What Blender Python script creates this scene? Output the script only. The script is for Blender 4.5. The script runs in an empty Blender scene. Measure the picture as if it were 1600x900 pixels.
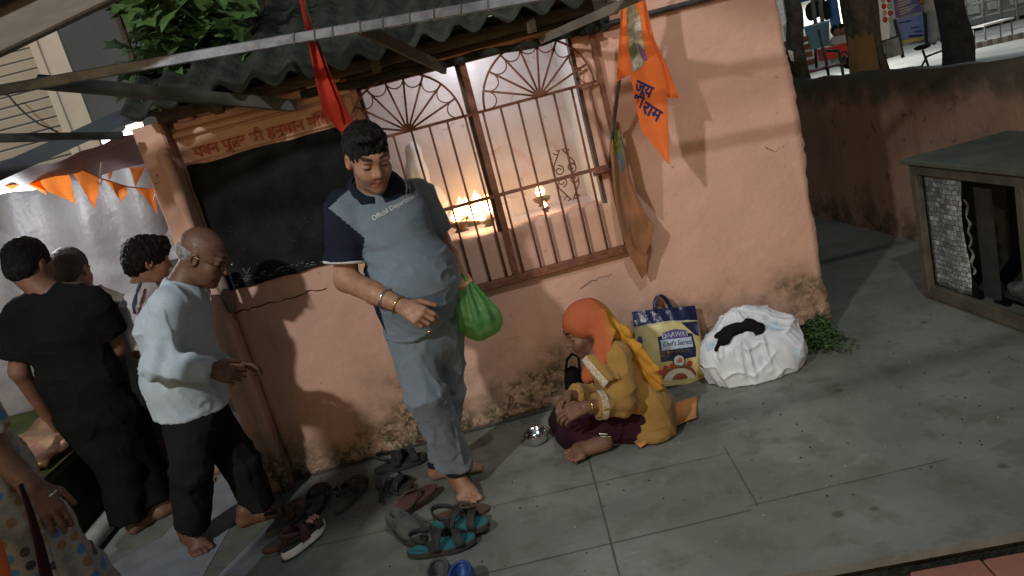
import bpy, math, random
import numpy as np
from mathutils import Vector, Matrix
from mathutils.bvhtree import BVHTree

scene = bpy.context.scene
col = scene.collection
rnd = random.Random(7)

# ------------------------------------------------------------------ camera
FPX = 1180.0
CAM = np.array([0.0, -3.677, 1.58])
_y, _p, _r = [math.radians(a) for a in (2.11, 13.83, -14.78)]
_f = np.array([math.sin(_y) * math.cos(_p), math.cos(_y) * math.cos(_p), -math.sin(_p)])
_rt = np.array([math.cos(_y), -math.sin(_y), 0.0])
_up = np.cross(_rt, _f)
_R = math.cos(_r) * _rt + math.sin(_r) * _up
_U = -math.sin(_r) * _rt + math.cos(_r) * _up
cd = bpy.data.cameras.new('camera')
cd.sensor_width = 36.0
cd.lens = FPX / 1600.0 * 36.0
cd.clip_start = 0.05
cd.clip_end = 500.0
cam = bpy.data.objects.new('camera', cd)
M = Matrix.Identity(4)
for i in range(3):
    M[i][0] = _R[i]; M[i][1] = _U[i]; M[i][2] = -_f[i]; M[i][3] = CAM[i]
cam.matrix_world = M
col.objects.link(cam)
scene.camera = cam

# ------------------------------------------------------------------ night sky, exposure
w = bpy.data.worlds.new('World'); scene.world = w
w.use_nodes = True
nt = w.node_tree
sky = nt.nodes.new('ShaderNodeTexSky'); sky.sky_type = 'NISHITA'; sky.sun_disc = False
sky.sun_elevation = math.radians(5.0); sky.sun_rotation = math.radians(200)
nt.links.new(sky.outputs[0], nt.nodes['Background'].inputs[0])
nt.nodes['Background'].inputs[1].default_value = 0.085
vs = scene.view_settings
scene.display_settings.display_device = 'sRGB'
vs.view_transform = 'Standard'; vs.look = 'None'; vs.exposure = 0.0; vs.gamma = 1.0
vs.use_curve_mapping = False
scene.render.engine = 'CYCLES'
scene.cycles.use_denoising = True
scene.cycles.max_bounces = 6
scene.cycles.sample_clamp_indirect = 4.0

def lamp(name, loc, power, color, radius=0.05, spot=None, target=None):
    l = bpy.data.lights.new(name, 'SPOT' if spot else 'POINT')
    l.energy = power; l.color = color; l.shadow_soft_size = radius
    if spot:
        l.spot_size = math.radians(spot); l.spot_blend = 0.8
    o = bpy.data.objects.new(name, l); o.location = loc
    if target is not None:
        o.rotation_euler = (Vector(target) - Vector(loc)).to_track_quat('-Z', 'Y').to_euler()
    col.objects.link(o)
    return o

# the yard is lit by two bare white lamps: one low to the left, one higher up to the right
lamp('yard_lamp', (-2.4, -4.4, 3.9), 610, (1.0, 0.985, 0.96), 0.09)
lamp('canopy_lamp', (0.95, -3.3, 4.2), 225, (1.0, 0.98, 0.955), 0.045, 64, (.55, 0, .8))
# fittings inside the shrine, under the tent and over the shops across the street
lamp('shrine_lamp', (0.2, 0.38, 1.86), 8, (0.93, 0.95, 1.0), 0.06)
lamp('tent_lamp', (-2.35, 0.62, 1.66), 24, (0.95, 0.97, 1.0), 0.05)
lamp('shop_lamp', (11.0, 16.5, 3.2), 1000, (1.0, 0.97, 0.9), 0.15)
lamp('street_lamp_light', (15.5, 14.5, 5.0), 420, (0.9, 1.0, 0.95), 0.15)

# ------------------------------------------------------------------ placing helpers
def ray(px, py):
    return _f + _R * (px - 800) / FPX - _U * (py - 450) / FPX
def P(px, py, y=0.0):
    d = ray(px, py); return CAM + d * (y - CAM[1]) / d[1]
def G(px, py, z=0.0):
    d = ray(px, py); return CAM + d * (z - CAM[2]) / d[2]
def PX(px, py, x):
    d = ray(px, py); return CAM + d * (x - CAM[0]) / d[0]
def toscreen(p):
    v = np.asarray(p, float) - CAM; z = v @ _f; return 800 + FPX * (v @ _R) / z, 450 - FPX * (v @ _U) / z
V3 = lambda *a: np.array(a, float)
def nrm(v):
    v = np.asarray(v, float); return v / (np.linalg.norm(v) + 1e-12)

# ------------------------------------------------------------------ materials
MATS = {}
def _new(name):
    m = bpy.data.materials.new(name); m.use_nodes = True
    MATS[name] = m
    nt = m.node_tree; b = nt.nodes['Principled BSDF']
    return m, nt, b
def N(nt, t, **kw):
    n = nt.nodes.new(t)
    for k, v in kw.items():
        if k in ('inp',):
            for i, x in v.items(): n.inputs[i].default_value = x
        else: setattr(n, k, v)
    return n
def L(nt, a, b): nt.links.new(a, b)
def c4(c): return (c[0], c[1], c[2], 1.0)
def noise(nt, co, scale, detail=4, rough=0.55, dist=0.0, stretch=None):
    if stretch is not None:
        mp = N(nt, 'ShaderNodeMapping'); mp.inputs['Scale'].default_value = stretch
        L(nt, co, mp.inputs[0]); co = mp.outputs[0]
    n = N(nt, 'ShaderNodeTexNoise'); n.inputs['Scale'].default_value = scale
    n.inputs['Detail'].default_value = detail; n.inputs['Roughness'].default_value = rough
    n.inputs['Distortion'].default_value = dist
    L(nt, co, n.inputs['Vector']); return n.outputs['Fac']
def ramp(nt, fac, a, b, lo=0.0, hi=1.0):
    n = N(nt, 'ShaderNodeMapRange'); n.interpolation_type = 'SMOOTHSTEP'
    n.inputs[1].default_value = a; n.inputs[2].default_value = b
    n.inputs[3].default_value = lo; n.inputs[4].default_value = hi
    L(nt, fac, n.inputs[0]); return n.outputs[0]
def mathn(nt, op, a, b):
    n = N(nt, 'ShaderNodeMath', operation=op)
    for i, x in enumerate((a, b)):
        if isinstance(x, (int, float)): n.inputs[i].default_value = x
        else: L(nt, x, n.inputs[i])
    return n.outputs[0]
def mix(nt, fac, a, b):
    n = N(nt, 'ShaderNodeMix', data_type='RGBA')
    if isinstance(fac, (int, float)): n.inputs[0].default_value = fac
    else: L(nt, fac, n.inputs[0])
    for i, x in ((6, a), (7, b)):
        if isinstance(x, tuple): n.inputs[i].default_value = c4(x)
        else: L(nt, x, n.inputs[i])
    return n.outputs[2]
def bump(nt, b, h, strength=0.3, dist=0.01):
    n = N(nt, 'ShaderNodeBump'); n.inputs['Strength'].default_value = strength
    n.inputs['Distance'].default_value = dist
    L(nt, h, n.inputs['Height']); L(nt, n.outputs[0], b.inputs['Normal'])
def objco(nt):
    return N(nt, 'ShaderNodeTexCoord').outputs['Object']
def pm(name, c1, c2=None, scale=8.0, rough=0.7, bs=60.0, bstr=0.2, bd=0.004, metal=0.0, stretch=None, spec=0.4,
       lo=0.35, hi=0.65, trans=0.0, rvar=0.0):
    """two-tone noisy surface with fine bump"""
    m, nt, b = _new(name)
    co = objco(nt)
    c2 = c2 or tuple(x * 0.75 for x in c1)
    f = ramp(nt, noise(nt, co, scale, 5, 0.6, 0.3, stretch), lo, hi)
    L(nt, mix(nt, f, tuple(c1), tuple(c2)), b.inputs['Base Color'])
    b.inputs['Roughness'].default_value = rough; b.inputs['Metallic'].default_value = metal
    b.inputs['Specular IOR Level'].default_value = spec
    if rvar:
        L(nt, ramp(nt, noise(nt, co, scale * 2.3, 4), 0.3, 0.7, max(0.05, rough - rvar), min(1, rough + rvar)), b.inputs['Roughness'])
    if bstr: bump(nt, b, noise(nt, co, bs, 3), bstr, bd)
    if trans: b.inputs['Transmission Weight'].default_value = trans
    return m
def cloth(name, c1, c2=None, scale=5.0, rough=0.9, weave=900.0, spec=0.15, glow=0.0):
    m, nt, b = _new(name)
    co = objco(nt)
    c2 = c2 or tuple(x * 0.8 for x in c1)
    f = ramp(nt, noise(nt, co, scale, 4), 0.3, 0.7)
    g = ramp(nt, noise(nt, co, weave * 0.35, 2), 0.35, 0.65, 0.86, 1.06)
    cm = mix(nt, f, tuple(c1), tuple(c2))
    v = N(nt, 'ShaderNodeVectorMath', operation='SCALE'); L(nt, cm, v.inputs[0]); L(nt, g, v.inputs['Scale'])
    L(nt, v.outputs[0], b.inputs['Base Color'])
    b.inputs['Roughness'].default_value = rough
    b.inputs['Specular IOR Level'].default_value = spec
    b.inputs['Sheen Weight'].default_value = 0.12 if max(c1) > .1 else 0.0
    if max(c1) < .05: b.inputs['Specular IOR Level'].default_value = 0.05
    if glow:   # thin cloth lets light through
        tr_ = N(nt, 'ShaderNodeBsdfTranslucent'); L(nt, v.outputs[0], tr_.inputs[0]); ms = N(nt, 'ShaderNodeMixShader'); ms.inputs[0].default_value = glow
        L(nt, b.outputs[0], ms.inputs[1]); L(nt, tr_.outputs[0], ms.inputs[2]); L(nt, ms.outputs[0], nt.nodes['Material Output'].inputs[0])
    h = mathn(nt, 'ADD', mathn(nt, 'MULTIPLY', noise(nt, co, 12, 3, 0.5, 0.8), 1.0), mathn(nt, 'MULTIPLY', noise(nt, co, weave * 0.3, 2), 0.25))
    bump(nt, b, h, 0.22, 0.010)
    return m
def emit(name, c, s):
    m, nt, b = _new(name)
    b.inputs['Base Color'].default_value = c4(c); b.inputs['Emission Color'].default_value = c4(c)
    b.inputs['Emission Strength'].default_value = s
    return m
def skin(name, c, lip=None):
    m, nt, b = _new(name)
    co = objco(nt)
    f = ramp(nt, noise(nt, co, 26, 6, .65), 0.3, 0.7)
    base = mix(nt, f, tuple(c), (c[0] * 0.76, c[1] * 0.70, c[2] * 0.68))
    at = N(nt, 'ShaderNodeAttribute', attribute_name='Col')
    sp = N(nt, 'ShaderNodeSeparateColor'); L(nt, at.outputs['Color'], sp.inputs[0])
    base = mix(nt, sp.outputs[0], base, (0.012, 0.010, 0.009))
    base = mix(nt, sp.outputs[1], base, lip or (c[0] * 0.75, c[1] * 0.5, c[2] * 0.5))
    base = mix(nt, sp.outputs[2], base, (0.5, 0.47, 0.44))
    L(nt, base, b.inputs['Base Color'])
    L(nt, ramp(nt, noise(nt, co, 60, 4), .3, .7, .42, .72), b.inputs['Roughness'])
    L(nt, ramp(nt, sp.outputs[0], 0, .6, .45, .02), b.inputs['Specular IOR Level'])
    b.inputs['Subsurface Weight'].default_value = 0.03
    b.inputs['Subsurface Radius'].default_value = (0.01, 0.004, 0.002)
    bump(nt, b, mathn(nt, 'ADD', noise(nt, co, 260, 3), noise(nt, co, 45, 4)), 0.3, 0.003)
    return m

# ------------------------------------------------------------------ objects
def tag(o, label=None, cat=None, group=None, kind=None):
    if label: o['label'] = label
    if cat: o['category'] = cat
    if group: o['group'] = group
    if kind: o['kind'] = kind
    return o
BASE = {}
def thing(name, label, cat, loc=(0, 0, 0), group=None):
    o = bpy.data.objects.new(name, None); o.empty_display_size = 0.1
    o.location = loc; col.objects.link(o); BASE[o.name] = np.array(loc, float)
    return tag(o, label, cat, group)
def mesh_obj(name, verts, faces, mats, parent=None, smooth=False, midx=None, world=True, vcol=None):
    verts = np.asarray(verts, np.float32).reshape(-1, 3)
    base = BASE.get(parent.name, np.zeros(3)) if parent is not None else np.zeros(3)
    if world and parent is not None: verts = verts - base.astype(np.float32)
    me = bpy.data.meshes.new(name)
    if isinstance(faces, np.ndarray):
        nf = len(faces); k = faces.shape[1]
        me.vertices.add(len(verts)); me.vertices.foreach_set('co', verts.ravel())
        me.loops.add(nf * k); me.loops.foreach_set('vertex_index', faces.astype(np.int32).ravel())
        me.polygons.add(nf); me.polygons.foreach_set('loop_start', np.arange(0, nf * k, k, dtype=np.int32))
        me.update(calc_edges=True)
    else:
        me.from_pydata(verts.tolist(), [], faces)
    if not isinstance(mats, (list, tuple)): mats = [mats]
    for m in mats: me.materials.append(m)
    if midx is not None: me.polygons.foreach_set('material_index', np.asarray(midx, np.int32))
    if smooth is True: me.polygons.foreach_set('use_smooth', np.ones(len(me.polygons), bool))
    elif smooth is not False and smooth is not None:
        me.polygons.foreach_set('use_smooth', np.asarray(smooth, bool))
    if vcol is not None:
        a = me.color_attributes.new('Col', 'FLOAT_COLOR', 'POINT')
        a.data.foreach_set('color', np.concatenate([vcol, np.ones((len(vcol), 1))], 1).astype(np.float32).ravel())
    me.validate()
    o = bpy.data.objects.new(name, me); col.objects.link(o)
    if parent is not None:
        o.parent = parent; BASE[o.name] = base
    else: BASE[o.name] = np.zeros(3)
    return o
def copy_tree(o, parent=None):
    c = o.copy(); col.objects.link(c)
    if parent is not None: c.parent = parent
    for ch in [x for x in bpy.data.objects if x.parent == o]: copy_tree(ch, c)
    return c

class MB:
    """collects shapes for one mesh"""
    def __init__(s): s.v = []; s.f = []; s.m = []; s.sm = []
    def add(s, v, f, m=0, smooth=False):
        o = len(s.v); s.v += [tuple(map(float, x)) for x in v]
        for q in f: s.f.append(tuple(i + o for i in q)); s.m.append(m); s.sm.append(smooth)
        return s
    def box(s, c, size, R=None, m=0, bev=0.0):
        c = np.array(c, float); h = np.array(size, float) / 2
        R = np.eye(3) if R is None else np.asarray(R)
        if bev > 0:
            b = min(bev, min(h) * 0.45); vs = []; 
            for sx in (-1, 1):
                for sy in (-1, 1):
                    for sz in (-1, 1):
                        sg = np.array([sx, sy, sz])
                        for ax in range(3):
                            d = h - b; d[ax] = h[ax]; vs.append(c + R @ (sg * d))
            id = lambda sx, sy, sz, ax: ((sx > 0) * 4 + (sy > 0) * 2 + (sz > 0)) * 3 + ax
            fs = []
            for ax in range(3):
                a, bb = [(1, 2), (2, 0), (0, 1)][ax]
                for sg in (-1, 1):
                    q = []
                    for (u, w_) in ((-1, -1), (1, -1), (1, 1), (-1, 1)):
                        t = [0, 0, 0]; t[ax] = sg; t[a] = u; t[bb] = w_; q.append(id(*t, ax))
                    fs.append(q if sg > 0 else q[::-1])
            for ax in range(3):
                a, bb = [(1, 2), (2, 0), (0, 1)][ax]
                for u in (-1, 1):
                    for w_ in (-1, 1):
                        t0 = [0, 0, 0]; t0[ax] = -1; t0[a] = u; t0[bb] = w_
                        t1 = list(t0); t1[ax] = 1
                        q = [id(*t0, a), id(*t1, a), id(*t1, bb), id(*t0, bb)]
                        fs.append(q if u * w_ > 0 else q[::-1])
            for sx in (-1, 1):
                for sy in (-1, 1):
                    for sz in (-1, 1):
                        q = [id(sx, sy, sz, 0), id(sx, sy, sz, 1), id(sx, sy, sz, 2)]
                        fs.append(q if sx * sy * sz > 0 else q[::-1])
            return s.add(vs, fs, m)
        vs = [c + R @ (h * np.array([x, y, z])) for x in (-1, 1) for y in (-1, 1) for z in (-1, 1)]
        fs = [(0, 1, 3, 2), (4, 6, 7, 5), (0, 4, 5, 1), (2, 3, 7, 6), (0, 2, 6, 4), (1, 5, 7, 3)]
        return s.add(vs, fs, m)
    def beam(s, a, b, wd, ht, m=0, up=(0, 0, 1), bev=0.0):
        a = np.array(a, float); b = np.array(b, float); d = b - a; Ln = np.linalg.norm(d); d /= Ln
        u = np.array(up, float); sd = nrm(np.cross(d, u)); u = np.cross(sd, d)
        return s.box((a + b) / 2, (Ln, wd, ht), np.stack([d, sd, u], 1), m, bev)
    def tube(s, pts, r, n=8, m=0, caps=True, flat=1.0, nrmv=None, closed=False):
        pts = [np.array(p, float) for p in pts]; k = len(pts)
        rs = [r] * k if isinstance(r, (int, float)) else list(r)
        vs = []; ref = None
        for i in range(k):
            if closed: t = pts[(i + 1) % k] - pts[i - 1]
            else: t = pts[min(i + 1, k - 1)] - pts[max(i - 1, 0)]
            t = nrm(t)
            if ref is None:
                ref = np.array(nrmv, float) if nrmv is not None else (np.array([0, 0, 1.]) if abs(t[2]) < 0.9 else np.array([1., 0, 0]))
            if nrmv is not None: ref = np.array(nrmv, float)
            sd = nrm(np.cross(t, ref)); ref2 = np.cross(sd, t)
            if nrmv is None: ref = ref2
            for j in range(n):
                a = 2 * math.pi * j / n
                vs.append(pts[i] + rs[i] * (math.cos(a) * sd + flat * math.sin(a) * ref2))
        fs = []
        for i in range(k if closed else k - 1):
            i2 = (i + 1) % k
            for j in range(n):
                fs.append((i * n + j, i * n + (j + 1) % n, i2 * n + (j + 1) % n, i2 * n + j))
        if caps and not closed:
            fs.append(tuple(range(n))[::-1]); fs.append(tuple((k - 1) * n + j for j in range(n)))
        return s.add(vs, fs, m, True)
    def lathe(s, prof, c, n=24, m=0, R=None):
        c = np.array(c, float); R = np.eye(3) if R is None else R; vs = []
        for (r, z) in prof:
            for j in range(n):
                a = 2 * math.pi * j / n; vs.append(c + R @ np.array([r * math.cos(a), r * math.sin(a), z]))
        fs = []
        for i in range(len(prof) - 1):
            for j in range(n):
                fs.append((i * n + j, i * n + (j + 1) % n, (i + 1) * n + (j + 1) % n, (i + 1) * n + j))
        return s.add(vs, fs, m, True)
    def grid(s, fn, nu, nv, m=0, smooth=True, thick=0.0):
        vs = [fn(i / nu, j / nv) for i in range(nu + 1) for j in range(nv + 1)]
        fs = [(i * (nv + 1) + j, (i + 1) * (nv + 1) + j, (i + 1) * (nv + 1) + j + 1, i * (nv + 1) + j + 1)
              for i in range(nu) for j in range(nv)]
        if thick:
            A = np.array(vs).reshape(nu + 1, nv + 1, 3)
            du = np.gradient(A, axis=0); dv = np.gradient(A, axis=1)
            nn = np.cross(du, dv); nn /= (np.linalg.norm(nn, axis=2, keepdims=True) + 1e-12)
            Bk = (A - nn * thick).reshape(-1, 3); K = len(vs)
            fs2 = [tuple(i + K for i in q[::-1]) for q in fs]
            rim = [(i * (nv + 1)) for i in range(nu + 1)] + [nu * (nv + 1) + j for j in range(1, nv + 1)] + \
                  [i * (nv + 1) + nv for i in range(nu - 1, -1, -1)] + [j for j in range(nv - 1, 0, -1)]
            fr = [(rim[(i + 1) % len(rim)], rim[i], rim[i] + K, rim[(i + 1) % len(rim)] + K) for i in range(len(rim))]
            return s.add(vs + [tuple(x) for x in Bk], fs + fs2 + fr, m, smooth)
        return s.add(vs, fs, m, smooth)
    def prism(s, poly, off, m=0, smooth=False):
        """polygon of 3D points extruded by vector off"""
        k = len(poly); poly = [np.array(p, float) for p in poly]; off = np.array(off, float)
        vs = poly + [p + off for p in poly]
        fs = [tuple(range(k))[::-1], tuple(range(k, 2 * k))] + [(i, (i + 1) % k, (i + 1) % k + k, i + k) for i in range(k)]
        return s.add(vs, fs, m, smooth)
    def ball(s, c, r, n=10, m=0, R=None):
        r = np.array([r, r, r] if isinstance(r, (int, float)) else r, float)
        R = np.eye(3) if R is None else R; c = np.array(c, float); vs = []
        for i in range(n + 1):
            th = math.pi * i / n
            for j in range(2 * n):
                ph = math.pi * j / n
                vs.append(c + R @ (r * np.array([math.sin(th) * math.cos(ph), math.sin(th) * math.sin(ph), math.cos(th)])))
        fs = [(i * 2 * n + j, (i + 1) * 2 * n + j, (i + 1) * 2 * n + (j + 1) % (2 * n), i * 2 * n + (j + 1) % (2 * n)) for i in range(n) for j in range(2 * n)]
        return s.add(vs, fs, m, True)
    def build(s, name, mats, parent=None, world=True, fixn=True):
        o = mesh_obj(name, s.v, s.f, mats, parent, s.sm, s.m, world)
        if fixn:
            import bmesh
            bm = bmesh.new(); bm.from_mesh(o.data); bmesh.ops.recalc_face_normals(bm, faces=bm.faces); bm.to_mesh(o.data); bm.free()
        return o

# ------------------------------------------------------------------ solid noise and distance-field modelling
_tab = np.random.RandomState(3).rand(32, 32, 32).astype(np.float32)
def vnoise(X, Y, Z):
    def sm(t): return t * t * (3 - 2 * t)
    xi = np.floor(X).astype(np.int32); yi = np.floor(Y).astype(np.int32); zi = np.floor(Z).astype(np.int32)
    fx = sm(X - xi); fy = sm(Y - yi); fz = sm(Z - zi)
    x0, y0, z0 = xi & 31, yi & 31, zi & 31; x1, y1, z1 = (xi + 1) & 31, (yi + 1) & 31, (zi + 1) & 31
    t = _tab
    a = t[x0, y0, z0] * (1 - fx) + t[x1, y0, z0] * fx; b = t[x0, y1, z0] * (1 - fx) + t[x1, y1, z0] * fx
    c = t[x0, y0, z1] * (1 - fx) + t[x1, y0, z1] * fx; d = t[x0, y1, z1] * (1 - fx) + t[x1, y1, z1] * fx
    return (a * (1 - fy) + b * fy) * (1 - fz) + (c * (1 - fy) + d * fy) * fz - 0.5

def cap(a, b, ra, rb=None, k=0.02, op='+'):
    return dict(t='c', a=np.array(a, float), b=np.array(b, float), ra=ra, rb=ra if rb is None else rb, k=k, op=op)
def flat(a, b, ra, rb=None, k=0.02, op='+'):
    p = cap(a, b, ra, rb, k, op); p['t'] = 'f'; return p
def ell(c, r, R=None, k=0.02, op='+'):
    r = np.array([r, r, r] if isinstance(r, (int, float)) else r, float)
    return dict(t='e', c=np.array(c, float), r=r, R=np.eye(3) if R is None else np.asarray(R), k=k, op=op)
def seg(c0, c1, rt0, a0, b0, a1, b1, k=0.03, rt1=None, op='+'):
    """elliptical loft piece: centres, right vector, half widths a (right) and b (front)"""
    return dict(t='s', a=np.array(c0, float), b=np.array(c1, float), rt=nrm(rt0), rt1=nrm(rt0 if rt1 is None else rt1), A=(a0, a1), B=(b0, b1), k=k, op=op)
def chain(pts, rs, k=0.02):
    return [cap(pts[i], pts[i + 1], rs[i], rs[i + 1], k) for i in range(len(pts) - 1)]
def loft(cs, rts, As, Bs, k=0.03):
    rts = rts if isinstance(rts, list) else [rts] * len(cs)
    return [seg(cs[i], cs[i + 1], rts[i], As[i], Bs[i], As[i + 1], Bs[i + 1], k, rts[i + 1]) for i in range(len(cs) - 1)]
def pbox(p):
    if p['t'] in 'cf':
        r = max(p['ra'], p['rb']); return np.minimum(p['a'], p['b']) - r, np.maximum(p['a'], p['b']) + r
    if p['t'] == 'e':
        e = np.sqrt(((p['R'] * p['r']) ** 2).sum(1)); return p['c'] - e, p['c'] + e
    r = max(p['A'] + p['B']); return np.minimum(p['a'], p['b']) - r, np.maximum(p['a'], p['b']) + r
def pdist(p, X, Y, Z):
    if p['t'] == 'c':
        a, b = p['a'], p['b']; d = b - a; LL = max(d @ d, 1e-12)
        t = np.clip(((X - a[0]) * d[0] + (Y - a[1]) * d[1] + (Z - a[2]) * d[2]) / LL, 0, 1)
        return np.sqrt((X - a[0] - t * d[0]) ** 2 + (Y - a[1] - t * d[1]) ** 2 + (Z - a[2] - t * d[2]) ** 2) - (p['ra'] + t * (p['rb'] - p['ra']))
    if p['t'] == 'f':
        a, b = p['a'], p['b']; d = b - a; Ln = np.linalg.norm(d); d = d / Ln
        q = (X - a[0]) * d[0] + (Y - a[1]) * d[1] + (Z - a[2]) * d[2]; t = np.clip(q / Ln, 0, 1)
        rr_ = np.sqrt(np.maximum((X - a[0]) ** 2 + (Y - a[1]) ** 2 + (Z - a[2]) ** 2 - q * q, 0)) - (p['ra'] + t * (p['rb'] - p['ra']))
        return np.maximum(rr_, np.maximum(-q, q - Ln))
    if p['t'] == 'e':
        c, R, r = p['c'], p['R'], p['r']; x, y, z = X - c[0], Y - c[1], Z - c[2]
        u = (x * R[0, 0] + y * R[1, 0] + z * R[2, 0]); v = (x * R[0, 1] + y * R[1, 1] + z * R[2, 1]); w_ = (x * R[0, 2] + y * R[1, 2] + z * R[2, 2])
        k0 = np.sqrt((u / r[0]) ** 2 + (v / r[1]) ** 2 + (w_ / r[2]) ** 2); k1 = np.sqrt((u / r[0] ** 2) ** 2 + (v / r[1] ** 2) ** 2 + (w_ / r[2] ** 2) ** 2)
        return k0 * (k0 - 1) / (k1 + 1e-9)
    a, b = p['a'], p['b']; d = b - a; LL = np.linalg.norm(d); d = d / LL
    s = (X - a[0]) * d[0] + (Y - a[1]) * d[1] + (Z - a[2]) * d[2]
    t = np.clip(s / LL, 0, 1); ex = s - t * LL
    rt = p['rt'] - d * (p['rt'] @ d); rt = nrm(rt); r1 = p['rt1'] - d * (p['rt1'] @ d); r1 = nrm(r1)
    fw = np.cross(d, rt); f1 = np.cross(d, r1)
    x, y, z = X - a[0] - s * d[0], Y - a[1] - s * d[1], Z - a[2] - s * d[2]
    u = x * (rt[0] + t * (r1[0] - rt[0])) + y * (rt[1] + t * (r1[1] - rt[1])) + z * (rt[2] + t * (r1[2] - rt[2]))
    v = x * (fw[0] + t * (f1[0] - fw[0])) + y * (fw[1] + t * (f1[1] - fw[1])) + z * (fw[2] + t * (f1[2] - fw[2]))
    A = p['A'][0] + t * (p['A'][1] - p['A'][0]); B = p['B'][0] + t * (p['B'][1] - p['B'][0]); mn = np.minimum(A, B)
    return (np.sqrt((u / A) ** 2 + (v / B) ** 2 + (ex / mn) ** 2) - 1) * mn
def field(prims, lo, hi, res):
    lo = np.array(lo, float); n = np.maximum(np.ceil((np.array(hi) - lo) / res).astype(int) + 1, 3)
    ax = [(lo[i] + res * np.arange(n[i])).astype(np.float32) for i in range(3)]
    F = np.full(n, 0.25, np.float32)
    for p in prims:
        k = p['k']; a, b = pbox(p); mgn = k + 2.5 * res
        i0 = np.maximum(np.floor((a - mgn - lo) / res).astype(int), 0); i1 = np.minimum(np.ceil((b + mgn - lo) / res).astype(int) + 1, n)
        if (i1 <= i0).any(): continue
        sl = tuple(slice(i0[i], i1[i]) for i in range(3))
        X, Y, Z = ax[0][sl[0]][:, None, None], ax[1][sl[1]][None, :, None], ax[2][sl[2]][None, None, :]
        d = pdist(p, X, Y, Z); Fs = F[sl]
        if p['op'] == '+':
            h = np.maximum(k - np.abs(Fs - d), 0) / max(k, 1e-6); F[sl] = np.minimum(Fs, d) - h * h * k * 0.25
        elif p['op'] == '-':
            d = -d; h = np.maximum(k - np.abs(Fs - d), 0) / max(k, 1e-6); F[sl] = np.maximum(Fs, d) + h * h * k * 0.25
    return F, lo, ax
def snets(F, lo, res, drop=None):
    S = F < 0
    c = sum(S[i:F.shape[0] - 1 + i, j:F.shape[1] - 1 + j, k:F.shape[2] - 1 + k].astype(np.int8) for i in (0, 1) for j in (0, 1) for k in (0, 1))
    mx = (c > 0) & (c < 8)
    if drop is not None: mx &= ~drop
    I = np.argwhere(mx); idx = np.full(mx.shape, -1, np.int64); idx[mx] = np.arange(len(I))
    pos = np.zeros((len(I), 3)); cnt = np.zeros(len(I))
    for axis in range(3):
        oth = [a for a in range(3) if a != axis]
        for u in (0, 1):
            for v in (0, 1):
                o0 = np.zeros(3, int); o0[oth[0]] = u; o0[oth[1]] = v; o1 = o0.copy(); o1[axis] = 1
                A = I + o0; B = I + o1; f0 = F[A[:, 0], A[:, 1], A[:, 2]]; f1 = F[B[:, 0], B[:, 1], B[:, 2]]
                cr = (f0 < 0) != (f1 < 0); t = np.where(cr, f0 / np.where(cr, f0 - f1, 1), 0)
                q = np.repeat(o0[None].astype(float), len(I), 0); q[:, axis] = t
                pos[cr] += q[cr]; cnt[cr] += 1
    verts = lo + res * (I + pos / np.maximum(cnt, 1)[:, None])
    faces = []
    for axis in range(3):
        b, d = (axis + 1) % 3, (axis + 2) % 3
        sl0 = [slice(None)] * 3; sl1 = [slice(None)] * 3; sl0[axis] = slice(0, -1); sl1[axis] = slice(1, None)
        ch = np.argwhere(S[tuple(sl0)] != S[tuple(sl1)])
        ok = (ch[:, b] > 0) & (ch[:, d] > 0) & (ch[:, b] < F.shape[b] - 1) & (ch[:, d] < F.shape[d] - 1); ch = ch[ok]
        eb = np.zeros(3, int); eb[b] = 1; ed = np.zeros(3, int); ed[d] = 1
        qs = [ch - eb - ed, ch - ed, ch, ch - eb]
        q = np.stack([idx[x[:, 0], x[:, 1], x[:, 2]] for x in qs], 1)
        s0 = S[ch[:, 0], ch[:, 1], ch[:, 2]]
        q[~s0] = q[~s0][:, ::-1]; faces.append(q[(q >= 0).all(1)])
    return verts, np.concatenate(faces)
def bounds(prims, m=0.03):
    bs = [pbox(p) for p in prims if p['op'] == '+']
    return np.min([b[0] for b in bs], 0) - m, np.max([b[1] for b in bs], 0) + m
def solid(name, prims, res, mats, parent, post=None, fine=(), midx=None, vcol=None, clips=()):
    """one mesh from a blended distance field; fine = [(centre, half size, res)] regions sampled finer; clips = [(point, outward normal)]"""
    lo, hi = bounds(prims)
    out_v, out_f, off = [], [], 0
    jobs = [(lo, hi, res, True)] + [(np.array(c) - np.array(h), np.array(c) + np.array(h), r, False) for c, h, r in fine]
    for l, h, r, main in jobs:
        F, l, ax = field(prims, l, h, r)
        X, Y, Z = ax[0][:, None, None], ax[1][None, :, None], ax[2][None, None, :]
        if post is not None: F = F + post(X, Y, Z).astype(np.float32)
        for (pt, nn) in clips:
            nn = nrm(nn); F = np.maximum(F, (X - pt[0]) * nn[0] + (Y - pt[1]) * nn[1] + (Z - pt[2]) * nn[2])
        drop = None
        if main and fine:
            drop = np.zeros(tuple(s - 1 for s in F.shape), bool)
            cx = [a[:-1] + r / 2 for a in ax]
            for c, hh, rr in fine:
                ins = [np.abs(cx[i] - c[i]) < (hh[i] if np.ndim(hh) else hh) - r * 1.2 for i in range(3)]
                drop |= ins[0][:, None, None] & ins[1][None, :, None] & ins[2][None, None, :]
        v, f = snets(F, l, r, drop)
        out_v.append(v); out_f.append(f + off); off += len(v)
    v = np.concatenate(out_v); f = np.concatenate(out_f)
    mi = None
    if midx is not None: mi = midx(v[f].mean(1))
    return mesh_obj(name, v, f, mats, parent, True, mi, True, vcol(v) if vcol is not None else None)

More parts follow.
